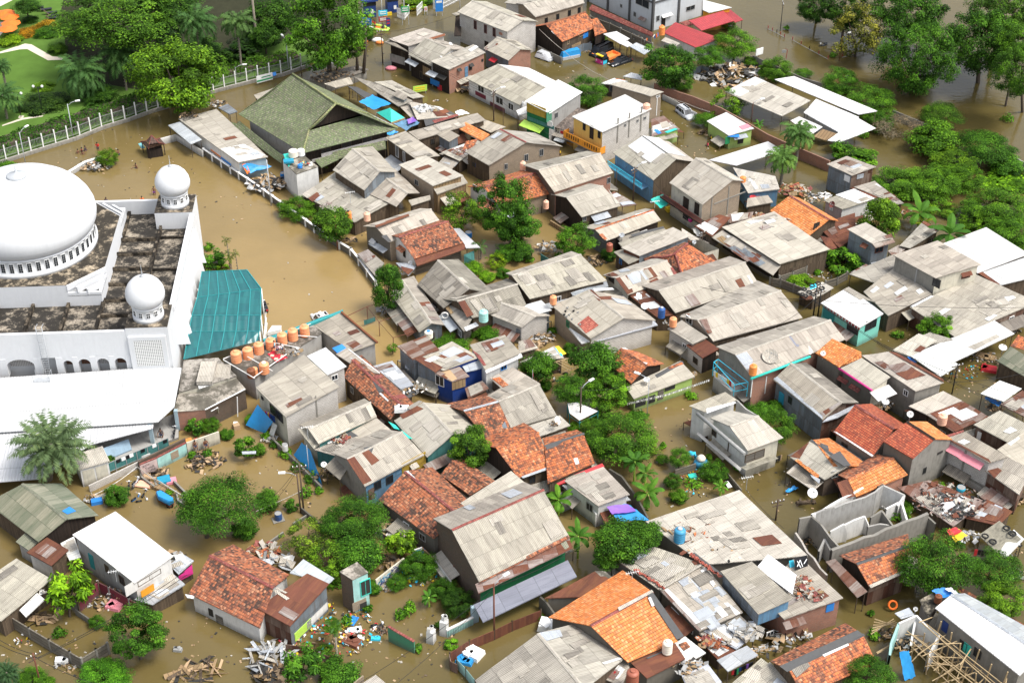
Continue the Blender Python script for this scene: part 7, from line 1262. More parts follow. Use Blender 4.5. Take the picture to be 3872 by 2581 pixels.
# fence, lamps, poles
n=N('cloth',.85,.15);o_=n.oi();n.out(o_.outputs['Color']);n=N('paint',.22,.5);o_=n.oi();n.out(o_.outputs['Color'])
def fence_line():
 T(0,0);pts=[P(*p,.5) for p in((-60,1500),(0,1482),(350,1370),(700,1262),(950,1160),(1180,1090),(1400,1010),(1700,920),(2000,820),(2353,728),(2600,675),(2843,590))]
 root=empty('boundary_fence','long white-posted picket fence on a kerb between the garden and the pond','fence',pts[3]);kb=MB();pk=MB();d=0;S_=[]
 for a,b in zip(pts,pts[1:]):
  e=b-a;L=e.length;rz=ang(e);kb.box((a+b)/2-Z(.45),(L+.1,.3,1.1),rz)
  for k in range(int(L/.22)):
   q=a+e*(k*.22/L);pk.box(q+Z(1.15),(.035,.035,1.5),rz)
  for z in(.55,1.75):pk.box((a+b)/2+Z(z),(L,.04,.05),rz)
  while d<L: S_.append((a+e*(d/L),rz));d+=2.05
  d-=L
 kb.B('kerb','conc',root,color=(1.5,1.5,1.5));pk.B('pickets','grey',root)
 for q,rz in S_: MB().box(q+Z(1.2),(.17,.17,2.4),rz).B('post','wht',root)
 for (u,v),lb,c,c2 in (((75,715),'long white and green printed banner on the fence','wht','green'),((730,540),'pink and white printed banner on the fence behind the great tree','wht','mag')):
  T(1,0);a=P(u-75,v+20,1.0);b=P(u+72,v-18,1.0);e=b-a;m=MB();off=V(e.y,-e.x,0).normalized()*.25
  if off.y>0: off=-off
  r=empty('banner',lb,'banner',(a+b)/2);m.box((a+b)/2+off+Z(.1),(e.length,.03,1.3),ang(e));m.B('cloth',c,r);MB().box((a+b)/2+off*1.12+Z(-.2 if c2=='green' else .35),(e.length*.98,.03,.28 if c2=='green' else .5),ang(e)).B('print',c2,r)
  m=MB()
  for k in range(9):m.box(a.lerp(b,.35+.06*k)+off*1.15+Z(.3 if c2=='green' else 0),(.28,.03,.16),ang(e))
  m.B('lettering','green' if c2=='green' else 'navy',r)
 T(1,0);m=MB();m.slab([P(148,670,1.2),P(180,660,1.2),P(188,690,.8),P(160,700,.8)],.05);tag(m.B('blue_bag','blue'),'blue plastic sheet caught on the fence by the green banner','sheet')
fence_line()
def poles():
 p=pole
 T(1,0);p(1165,580,6.2,'lone dark utility pole at the canal corner',lamp=170,az=20);p(2185,1112,5.4,'brown utility pole with a street lamp in front of the long white house',lamp=20,az=60);p(1000,1420,3.8,'slim pole with insulators in front of the green hall',az=10,mat='steel',r=.06);p(2272,1155,3.2,'thin pole with a meter box by the long white house',arm=False,r=.05)
 p(20,525,12.,'tall bare palm trunk in the garden left of the great dense tree',arm=False,mat='barkp',name='bare_palm',cat='tree trunk',r=.26);p(300,640,5.4,'grey lamp post in front of the garden hedge',arm=False,lamp=120,mat='steel',name='lamp_post',cat='lamp post');p(420,700,4.,'dark lamp post in the water by the great dense tree',arm=False,mat='polewood',name='lamp_post',cat='lamp post',r=.06)
 m=T(1,0)
 for (u,v,tx,ty,lb) in((930,640,905,440,'cut-back bare tree trunk by the canal, left one'),(985,650,1010,230,'cut-back bare tree trunk by the canal, taller one')):
  b=P(u,v,1.8);r=empty('bare_tree',lb,'tree',b);tp=P(tx,ty,6.5 if ty>300 else 9.5);MB().tube([b-Z(.5),b.lerp(tp,.5)+V(.2,0,0),tp],.32,8,.12).B('trunk','bark',r);m=MB()
  for k in range(4):q=b.lerp(tp,.45+.13*k);m.tube([q,q+V((-1)**k*.8,.2,1.+.2*k)],.12,6,.05)
  m.B('limbs','bark',r)
 T(1,1);p(140,322,7.6,'tall grey street pole on the pond wall by the tank tower',arm=False,mat='steel',r=.1);p(750,732,5.6,'rust-red pipe mast rising from the pond wall tree',arm=False,mat='trust',r=.08)
 T(2,1);p(1112,285,5.8,'utility pole with a curved street lamp at the canal lane',lamp=30,az=50);p(955,195,4.,'thin dark pole by the white end wall',arm=False,r=.06);p(1742,742,3.4,'black pole in the flooded lane by the rust-red roofs',arm=True,az=40,r=.08);p(2280,735,4.2,'thin mast on the broad pale roof',arm=False,mat='rustm',r=.04,z0=3)
 T(3,1);p(412,1365,5.2,'black utility pole at the crossroads, left of a pair',az=30,mat='blk');p(455,1355,4.4,'black utility pole at the crossroads, right of a pair',az=30,mat='blk')
 T(3,2);p(1690,482,4.6,'black utility pole by the street cables on the right',az=20,mat='blk',r=.09);p(372,1215,1.6,'charred post stub by the half-tiled house',arm=False,mat='blk',z0=-.5);p(530,1300,2.6,'charred post by the glazed timber wall',arm=False,mat='blk');p(70,1640,3.,'leaning pole with crossarms in the brown water by the lane',az=20)
 T(2,2);p(625,785,5.9,'brown utility pole with a street lamp in the drowned playground',lamp=40,arm=False);p(1240,692,5.6,'thin steel lamp pole in front of the green-walled porch',arm=False,mat='steel',r=.05,lamp=150)
 T(1,2);p(412,1575,5.6,'twin pole with a street lamp by the garden wall',lamp=185,arm=False,r=.1);p(440,1570,6.9,'taller twin pole with crossarms by the garden wall',az=10,mat='wood');p(490,1215,4.2,'thin pole by the torn teal tarpaulin',arm=False,r=.05,mat='steel')
 T(1,3);p(2190,1162,7.6,'rusty street lamp pole by the green-striped house',lamp=40,arm=False,mat='rustm')
 T(0,3);p(375,1585,4.4,'leaning brown pole in the bottom left water',az=40,mat='rustm')
 T(0,0);L=dict(name='lamp_post',cat='lamp post')
 p(675,1268,5.9,'tall curved grey street lamp at the white-posted fence',arm=False,mat='steel',lamp=20,r=.09,**L);p(235,1505,5.4,'grey lamp post rising behind the great dome',arm=False,mat='steel',lamp=60,r=.08,**L);p(2175,745,2.6,'short fence lamp by the bright round tree',arm=False,mat='steel',lamp=10,r=.04,**L);
 for (u,v,h_,lb) in((392,1042,4.6,'black double-globe lamp on the lawn'),(195,1075,4.,'black lamp post at the lawn edge')):
  b=P(u,v,.45);r=empty('garden_lamp',lb,'lamp post',b);m=MB();m.tube([b,b+Z(h_)],.07,6,.05);m.tube([b+V(-.7,0,h_),b+V(.7,0,h_)],.05,5);m.B('pole','blk',r);m=MB();[m.lathe([(.05,-.2),(.24,0),(.2,.2),(.02,.32)],b+V(s_,0,h_+.1),10) for s_ in(-.7,.7)];m.B('globe','wht',r);MB().box(b,(.8,.8,.06)).B('base','sand',r)
 T(3,0);b=P(112,285,0);p(112,285,5.6,'tall floodlight mast in the lake',arm=True,mat='dark',r=.08,name='lamp_post',cat='lamp post');p(655,560,4.6,'red and white tripod lamp in the lake',arm=False,mat='rustm',lamp=30,r=.06,name='lamp_post',cat='lamp post')
 for k,(u,v,z,lb) in enumerate(((165,540,1.8,'bent red basketball hoop post at the lake, by the bright feathery bush'),(745,775,2.6,'red sign post leaning in the feathery bush'))):
  b=P(u,v,z-1.5);r=empty('hoop_post',lb,'post',b);MB().tube([b,b+V(.1,0,1.6),b+V(-.3,0,1.9)],.06,5).B('post','red',r);MB().box(b+V(-.5,-.1,1.4),(.7,.1,.5)).B('board','grey',r)
 T(2,0);b=P(2262,560,0);p(2262,560,2.6,'white board on a post at the lake wall',arm=False,mat='rustm',r=.05);MB().box(P(2275,475,2.9),(1.6,.1,1.2),.6).B('board','wht',)['label']='x'
 p(2200,1125,3.6,'thin pole with a lamp by the banana shoot',arm=False,mat='rustm',lamp=20,r=.05)
 T(3,0)
 for pts,lb in((((0,268),(80,305),(150,345)),'rail of a drowned fence at the far lake'),(((225,370),(380,455),(550,545)),'drowned wire fence between the lake lamps'),(((680,530),(880,475),(1060,430)),'drowned wire fence below the lake trees')):
  r=empty('drowned_fence',lb,'fence',P(*pts[1],0));m=MB();m.tube([P(*q,.35) for q in pts],.05,4);m.tube([P(*q,.1) for q in pts],.03,4);m.B('rail','grey',r);m=MB()
  for a,b in zip(pts,pts[1:]):
   for k in(0,.5,1):q=P(a[0]+(b[0]-a[0])*k,a[1]+(b[1]-a[1])*k,0);m.box(q+Z(.2),(.12,.12,.9))
  m.B('post','red',r)
poles()
bd=[o for o in D.objects if o.name.startswith('board') and o.parent is None]
for o in bd: tag(o,'white board tilted over the lake wall','sign');o.name='notice'
def cables():
 T(1,0);c=cable
 for i,(a,b) in enumerate((((1165,300,5.9),(2190,880,5.2)),((1165,318,5.4),(2190,900,4.7)),((1165,300,5.9),(1850,130,5.6)),((1165,310,5.7),(650,480,6.)),((1165,315,5.5),(0,690,5.)),((2190,880,5.2),(2900,1350,5.)))):c([a,b],'power cable strung from the lone canal pole',.02,.5)
 T(2,0);c([(250,268,4.),(480,470,3.2),(660,605,2.8),(885,728,2.6)],'sagging pale rope across the flooded car yard',.035,.15,'rope','asbl','rope');c([(1390,870,2.4),(1600,950,2.),(1820,1030,2.)],'pale hose along the brick wall',.05,.1,'hose','asbl','hose');
 T(2,1);c([(1130,-120,5.4),(1750,590,3.2)],'cable from the lane lamp pole to the black lane pole',.02,.5);c([(1130,-110,5.),(960,30,3.9)],'short cable from the lane lamp pole to the thin dark pole',.02,.2);c([(1750,590,3.2),(2770,1180,5.1)],'cable from the black lane pole to the crossroads pole, upper',.02,.6);c([(1750,610,3.),(2770,1200,4.8)],'cable from the black lane pole to the crossroads pole, lower',.02,.6)
 T(3,1)
 for i,(a,b) in enumerate((((412,1180,5.1),(1715,1940,4.5)),((412,1190,5.),(1715,1955,4.3)),((440,1200,4.8),(1715,1970,4.1)),((412,1180,5.1),(-700,1050,4.)),((412,1195,4.9),(0,1450,4.6)),((412,1185,5.),(2600,1250,5.)),((140,1115,2.6),(780,930,3.)))):c([a,b],'black street cable hung from the pair of crossroads poles',.025,.6)
 T(3,2)
 for i,(a,b) in enumerate((((1715,372,4.5),(2600,700,5.)),((1715,385,4.3),(2600,720,4.6)),((1715,372,4.5),(2500,250,5.)),((1000,20,4.6),(1715,385,4.3)),((1000,0,4.8),(2353,520,5.)))):c([a,b],'black street cable in the bundle on the right-hand street',.025,.5)
 T(1,2);c([(385,1150,6.6),(165,1420,3.)],'cable from the twin poles down to the round leafy bush, upper',.022,.2);c([(385,1170,6.3),(195,1440,2.6)],'cable from the twin poles down to the round leafy bush, lower',.022,.2);c([(0,1560,1.2),(300,1430,1.4),(420,1370,1.6)],'pale bamboo rail by the round leafy bush',.04,.02,'rail','asbl','rail')
 T(0,3)
 for i,(a,b) in enumerate((((320,1300,4.2),(-100,1110,5.)),((340,1330,4.1),(-100,1160,4.6)),((350,1335,4.1),(1700,545,5.2)),((350,1345,4.),(1720,575,5.)),((350,1350,3.9),(1100,1640,5.)))):c([a,b],'overhead cable from the leaning pole at the lower left',.028,.5)
 T(1,3)
 for i,(a,b) in enumerate((((2185,700,7.2),(950,1568,5.)),((2185,720,7.),(1300,1568,4.)),((2185,690,7.3),(3000,300,5.)))):c([a,b],'overhead cable from the rusty lamp pole',.022,.5)
 c([(950,840,3.),(905,1080,.4)],'slack wire hanging from the stair tower',.015,.1)
 T(2,2);c([(640,450,5.6),(1245,365,5.4),(1690,20,4.)],'cable over the green-walled porch',.02,.4);c([(2150,1360,3.),(2500,1720,3.)],'cable by the vast beige roof',.02,.3);
 m=MB();rr=RNG(5);r=empty('paper_bunting','string of white paper bunting over the green porch','bunting',P(1500,440,1.6));pts=[P(1060,565,1.6),P(1430,480,1.8),P(1825,345,2.4)];s_=MB()
 for a,b in zip(pts,pts[1:]):
  s_.tube([a,b],.015,4)
  for k in range(22):q=a.lerp(b,k/22);m.box(q-Z(.15),(.22,.03,.28),rr.uniform(0,3))
 s_.B('string','cable',r);m.B('flags','wht',r)
 T(0,2);c([(845,1418,.3),(1060,1300,.8),(1260,1150,1.2)],'white rope from the wall to the mossy house',.03,.1,'rope','wht','rope')
 T(1,1)
 r=empty('wire_frame','rusty pipe frame in the water by the cone-shaped tree','frame',P(1130,1450,0));m=MB();pts=[(840,1335,1.4),(1020,1250,2.2),(1145,1212,2.),(1020,1250,2.2),(1130,1390,2.2),(1370,1300,2.2),(1130,1390,2.2),(1260,1535,2.),(1480,1470,1.6)]
 m.tube([P(*p) for p in pts],.05,5,cap=False)
 for q in((1020,1250,2.2),(1130,1390,2.2),(1260,1535,2.),(1370,1300,2.2)):a=P(*q);m.tube([V(a.x,a.y,-.6),a],.05,5)
 m.tube([P(920,1390,1.2),P(1130,1340,1.2),P(1300,1480,1.2)],.02,4,cap=False);m.B('pipes','rustm',r)
 m=MB();m.slab([P(990,1375,1.),P(1095,1340,1.),P(1098,1380,.3),P(995,1415,.3)],.05);tag(m.B('panel','tealwall'),'dark teal panel leaning in the pipe frame','panel')
cables()
# tanks and dishes
def roofbits():
 k=tank
 T(0,2);k(2175,182,98,3.3,'torange','orange water tank on the deck, first from the mosque',1.05);k(2283,150,96,3.3,'torange','orange water tank on the deck, second from the mosque',1.05);k(2312,325,78,3.2,'trust','rust-brown stained tank in front of the deck row, left one',1.1)
 T(1,2);k(30,105,92,3.3,'torange','orange water tank on the deck, third from the mosque',1.1);k(140,65,92,3.3,'torange','orange water tank on the deck, fourth from the mosque',1.1);k(245,15,92,3.3,'torange','orange water tank on the deck, third from the pond end',1.1);k(80,285,92,3.3,'torange','orange tank with a rusty crown in front of the deck row',1.1,lid='twhite');k(-10,300,60,3.3,'torange','small orange tank between the two rusty tanks',1.1)
 T(1,1);k(343,1550,92,3.35,'torange','orange water tank on the deck, second from the pond end',1.15);k(450,1512,88,3.4,'torange','orange water tank on the deck, the pond end one',1.15)
 k(853,448,58,3.2,'orange','bright orange tank on a stand behind the red pipe mast',1.35,stand=.0,lid='blk');k(1022,455,62,3.9,'tpink','pale peach tank on the dark stained house',1.2);k(2092,1378,86,3.6,'taqua','aqua tank on a bracket by the white block house',1.2);k(1588,1530,80,1.9,'twhite','white tank with a blue lid at the water edge',.8,lid='blue')
 T(1,0);k(345,1435,88,4.8,'twhite','cream tank with an open top on the tank tower',.7);k(415,1425,70,4.8,'wht','white tank by the cream tank on the tank tower',.8);k(510,1520,22,4.7,'wht','small white jar on the tank tower',1.4);k(405,1540,45,4.7,'blue','blue drum on the tank tower',.7)
 T(2,0);k(1375,318,58,2.8,'orange','orange tank on a stand by the red roofs',1.35,stand=.0);k(1235,1015,66,5.7,'tpink','salmon tank on the yellow-balcony house',.95);k(100,1560,56,3.2,'tpink','salmon tank at the tan brick gable house',1.35)
 T(2,1);k(312,345,52,3.,'tpink','peach tank by the breadfruit tree',1.4);k(152,450,42,2.4,'tbrown','dark red tank inside the breadfruit tree',1.4);k(895,735,60,2.1,'tbrown','brick-red tank at the grey corner wall',1.2);k(378,1220,64,4.1,'torange','orange tank at the black-and-white parapet',1.2);k(1372,1345,66,3.3,'tnavy','navy blue tank by the rust-red roof',1.45,lid='steel');k(1478,1425,70,3.6,'torange','orange tank on the lean-to below the navy tank',1.2);k(2120,100,58,4.8,'orange','bright orange tank behind the tan two-storey house',.8)
 T(2,2);k(2212,300,74,5.,'orange','orange tank on the roof with the teal gutter',1.3)
 T(3,2);k(1595,755,88,4.,'tpink','cream pink tank with an open top on the patched roof',1.1)
 T(2,3);k(1537,262,108,4.1,'tblue','blue tank with a pale top on the vast beige roof',1.25,lid='steel');k(1425,1285,96,3.1,'twhite','cream tank on the rust-red flat roof',1.35);k(1105,1565,118,3.1,'tbrown','big brick-brown tank at the bottom edge',1.2)
 T(3,3,1344);k(890,470,40,3.9,'trust','rust-brown jar under the blue striped cloth',1.1)
 d=dish
 T(1,0);d(1790,408,44,4.6,'white dish on the canal house roof',120,40)
 T(1,1);d(1420,845,40,1.9,'white dish on the wall of the orange-tiled white house',200,40)
 T(2,1);d(1010,592,50,3.1,'grey mesh dish on the tile-ridged roof',200,60,'steel');d(1168,1147,60,3.6,'tilted white dish on the rust-red roof, upper one',130,55);d(1222,1243,72,3.6,'white dish on the rust-red roof, lower one',190,70);d(1330,20,30,3.6,'tiny white dish by the canal lane',180,40);d(1675,655,40,3.,'grey mesh dish at the lane edge',160,50,'steel')
 T(3,1);d(588,310,62,3.7,'red dish on the pale pink hut',230,30,'tilem')
 T(1,2);d(625,1130,58,2.6,'white dish on the teal wall over the alley',150,60)
 T(2,2);d(418,725,80,3.4,'big white dish on the grey right-hand slope',120,35);d(1680,295,50,2.2,'brown dish at the end of the porch roof',180,70,'palewood');d(1240,350,60,3.4,'flat white lamp dish over the porch',180,75)
 T(3,2);d(20,135,150,5.8,'large pale mesh dish on the corner brick house',180,62,'asbl');d(508,110,50,5.4,'white dish at the orange slope on the dark concrete house',200,50);d(1308,668,62,4.8,'white-rimmed dish with a black centre by the taller tiled house',190,50);d(1080,552,72,4.4,'white dish at the back of the tall grey house',150,75);d(410,1392,96,2.3,'large white dish by the half-tiled house',170,55);d(2160,55,76,3.6,'flat white dish at the right edge street',180,75)
 T(3,3,1344);d(775,508,24,3.2,'small white dish on the ruined room',200,40)
 T(2,0);d(160,1515,26,3.4,'tiny dish by the salmon tank',160,40)
 def aerial(u,v,h_,label,z):
  b=P(u,v,z);r=empty('aerial',label,'aerial',b);MB().tube([b,b+Z(h_)],.03,4).B('mast','steel',r);m=MB();t=b+Z(h_);m.tube([t-V(.7,.2,0),t+V(.7,.2,0)],.025,4)
  for i in range(6):q=t+V(-.6+.24*i,-.15+.06*i,0);m.tube([q-V(.05,-.25,0),q+V(.05,-.25,0)],.015,4)
  m.B('elements','wht',r)
 T(2,1);aerial(1310,340,1.,'white aerial over the tile-ridged roof',3.6);T(2,2);aerial(2150,1370,1.9,'white aerial at the corner of the vast beige roof',2.4);T(1,1);aerial(870,300,1.8,'red and white aerial mast on the weathered grey house',3.);T(2,3);aerial(1100,660,1.6,'aerial with white insulators at the orange roof',3.2);T(1,3);T(1,2);aerial(480,900,1.8,'tall aerial on the beige gable house',3.4);T(3,2);T(0,3);aerial(1075,640,1.5,'white aerial on the grey wall of the white-roofed house',3.)
roofbits()
# people
def skin(vs,es,rs,name):
 me=D.meshes.new(name);me.from_pydata(vs,es,[]);o=D.objects.new(name,me);COL.objects.link(o);md=o.modifiers.new('s','SKIN');md.use_smooth_shade=True
 for i,r in enumerate(rs):me.skin_vertices[0].data[i].radius=(r,r) if not isinstance(r,tuple) else r
 me.skin_vertices[0].data[0].use_root=True;o.modifiers.new('u','SUBSURF').levels=1
 dg=bpy.context.evaluated_depsgraph_get();out=D.meshes.new_from_object(o.evaluated_get(dg));out.name=name;D.objects.remove(o);return out
POSE={}
def make_pose(key,arm=((.30,1.12,.05),(.34,.92,.22),(.30,.78,.40)),arm2=None,sit=False):
 arm2=arm2 or tuple((-x,y,z) for x,y,z in [(a[0],a[1],a[2]) for a in arm])
 v=[(0,0,.95),(0,0,1.12),(0,.0,1.32),(0,.0,1.47),(0,.02,1.55),(0,.03,1.66)];r=[(.15,.11),(.13,.10),(.165,.11),.055,.085,.09];e=[(0,1),(1,2),(2,3),(3,4),(4,5)]
 sh=[]
 for s_,A in((1,arm),(-1,arm2)):
  i=len(v);pts=[(.19*s_,0,1.40)]+[(a[0],a[2],a[1]) for a in A];v+=pts;r+=[.062,.05,.04,.03];e+=[(2,i),(i,i+1),(i+1,i+2),(i+2,i+3)]
  w=np.array(pts[3]);d=w-np.array(pts[2]);d/=np.linalg.norm(d);sd=np.cross(d,[0,0,1]);sd/=np.linalg.norm(sd)+1e-6
  pm=w+d*.07;j=len(v);v.append(tuple(pm));r.append(.033);e.append((i+3,j))
  for f in range(5):
   o_=(f-2)*.02;tip=pm+sd*o_*1.5+d*(.085-.012*abs(f-1.5))+np.array([0,0,-.02]) if f else w+sd*-.06+d*.06
   b=len(v);v.append(tuple(pm+sd*o_+d*.03) if f else tuple(w+sd*-.035+d*.03));v.append(tuple(tip));r+=[.011,.009];e+=[(j,b),(b,b+1)]
 lg=[]
 for s_ in(1,-1):
  i=len(v)
  if sit: v+=[(.1*s_,.02,.9),(.16*s_,.42,.95),(.14*s_,.40,.52),(.14*s_,.56,.47)]
  else:v+=[(.1*s_,0,.88),(.12*s_,.03,.48),(.13*s_,0,.09),(.14*s_,.16,.03)]
  r+=[.095,.065,.04,.04];e+=[(0,i),(i,i+1),(i+1,i+2),(i+2,i+3)];lg.append(i)
 body=skin(v,e,r,'person_body');body.materials.append(MATS['skin'])
 i1=6;i2=6+4+1+10
 sv=[v[0],v[1],v[2],(0,0,1.45),v[i1],v[i1+1],v[i2],v[i2+1]];shirt=skin([tuple(np.array(q)) for q in sv],[(0,1),(1,2),(2,3),(2,4),(4,5),(2,6),(6,7)],[(.17,.13),(.155,.12),(.185,.13),.07,.075,.065,.075,.065],'shirt');shirt.materials.append(MATS['cloth'])
 a,b=lg;pv=[v[0],v[a],tuple((np.array(v[a])*.25+np.array(v[a+1])*.75)),v[b],tuple((np.array(v[b])*.25+np.array(v[b+1])*.75))];sho=skin(pv,[(0,1),(1,2),(0,3),(3,4)],[(.175,.135),.115,.09,.115,.09],'shorts');sho.materials.append(MATS['cloth'])
 hm=MB();hm.lathe([(.098,-.02),(.105,.04),(.09,.09),(.05,.125),(.01,.135)],(0,.01,1.66),12,sx=.95,sy=1.08);hp=[hm]
 fm=MB()
 for s_ in(-1,1):fm.box((.034*s_,.125,1.655),(.022,.015,.012));
 fm.box((0,.132,1.62),(.018,.03,.035));fm.box((0,.118,1.585),(.04,.015,.01));[fm.box((.092*s_,.03,1.63),(.02,.035,.05)) for s_ in(-1,1)]
 root=D.objects.new('person',None);COL.objects.link(root)
 for nm,me in(('body',body),('shirt',shirt),('shorts',sho)):
  o=D.objects.new(nm,me);COL.objects.link(o);o.parent=root
 hm.B('hair','hair',root);f=fm.B('face','skin',root);POSE[key]=root
make_pose('wade');make_pose('reach',((.34,1.2,.16),(.36,1.1,.42),(.3,1.08,.64)),((-.3,1.14,.02),(-.33,.92,.1),(-.3,.76,.2)));make_pose('sit',((.28,1.14,.12),(.24,1.,.36),(.08,.98,.5)),None,True);make_pose('hold',((.3,1.16,.1),(.28,1.05,.34),(.14,1.12,.5)))
def people():
 def ps(key,u,v,depth,rz,label,shirt=(.4,.05,.05),shorts=(.03,.04,.08),bare=False,tilt=0,z=None):
  p=P(u,v,0 if z is None else z);o=copy_tree(POSE[key],(p.x,p.y,(-depth if z is None else z)),R(rz),1.0,label);o['category']='person';o.name='person'
  if tilt: o.rotation_euler=(R(tilt),0,R(rz))
  for c in kids(o):
   if c.name.startswith('shirt'):
    c.color=(*shirt,1)
    if bare: D.objects.remove(c)
   elif c.name.startswith('shorts'):c.color=(*shorts,1)
  return o
 T(0,0);ps('hold',912,1440,-.75,170,'person in a red shirt and white cap standing on the islet wall',(.6,.03,.03));ps('reach',1092,1425,.75,60,'bare-chested person wading by the islet bush',bare=True);ps('reach',1252,1545,.9,150,'swimmer with dark shorts in the pond above the small dome',bare=True);ps('wade',718,1410,1.0,40,'swimmer at the left of the group in the pond',bare=True);ps('wade',755,1395,1.0,120,'swimmer in the middle of the group, red shirt',(.35,.05,.05));ps('wade',762,1420,1.05,200,'swimmer at the front of the group in the pond',bare=True);ps('wade',785,1385,.9,260,'swimmer at the right of the group, dark shirt',(.04,.04,.06))
 T(0,1);ps('wade',1420,222,.35,180,'bare-backed person with purple shorts wading beyond the back dome',bare=True,shorts=(.18,.06,.22));ps('wade',1308,290,.75,200,'person in an orange life vest behind the mosque parapet',(.8,.18,.03));ps('wade',980,300,.75,160,'person in a dark shirt behind the mosque parapet',(.06,.06,.1))
 T(1,0);ps('wade',1082,235,.6,200,'person in red standing behind the rubber boat',(.6,.03,.03));ps('sit',1095,275,.1,120,'person in red and a cap sitting in the rubber boat',(.6,.03,.03),z=-.1);ps('wade',1168,270,.7,180,'person in navy holding the rubber boat',(.02,.03,.1));ps('wade',1028,195,.6,190,'person in red by the blue gate sign',(.6,.03,.03));ps('wade',1563,835,.7,180,'person in black standing in the canal by the yellow sign',(.015,.015,.02))
 T(2,0);ps('reach',1858,1290,.75,80,'person in a yellow shirt bending by the lime hut',(.75,.55,.03),tilt=-20);ps('wade',1798,1345,.85,100,'person in a pink shirt wading near the yellow shirt',(.6,.08,.12));ps('reach',438,1425,.7,120,'person in a yellow shirt at the canal shop',(.75,.5,.05))
 T(2,1);ps('wade',1868,800,.9,250,'person in a white shirt wading down the flooded lane',(.75,.75,.75));ps('wade',1965,840,.9,230,'person in black wading behind the white shirt',(.02,.02,.025))
 T(0,2);ps('sit',1803,1015,0,200,'bare-chested person hunched on the rubble, left of two',bare=True,z=.1);ps('sit',1898,1005,0,210,'person in brown sitting on the rubble, right of two',(.16,.07,.04),z=.0);ps('wade',1488,905,0,180,'person behind the teal terrace fence',(.1,.08,.08),z=.0)
 T(1,2);ps('sit',175,100,0,120,'person in pale blue sitting on the red rug, rear one',(.35,.6,.7),z=2.95);ps('sit',205,130,0,170,'person in pink sitting on the red rug, front one',(.7,.45,.5),z=2.95);ps('sit',238,125,0,220,'person in white sitting on the red rug, right one',(.75,.75,.75),z=2.95)
 T(2,2);ps('hold',2035,335,0,160,'person in red on the blue steel rack balcony',(.55,.03,.05),z=2.1)
 T(1,3);ps('wade',1170,1110,.75,200,'mud-covered scarecrow-like person with a blue bag by the ruined wall',(.18,.15,.12),(.15,.12,.1))
 for k in POSE.values():
  for c in kids(k):D.objects.remove(c)
  D.objects.remove(k)
people()
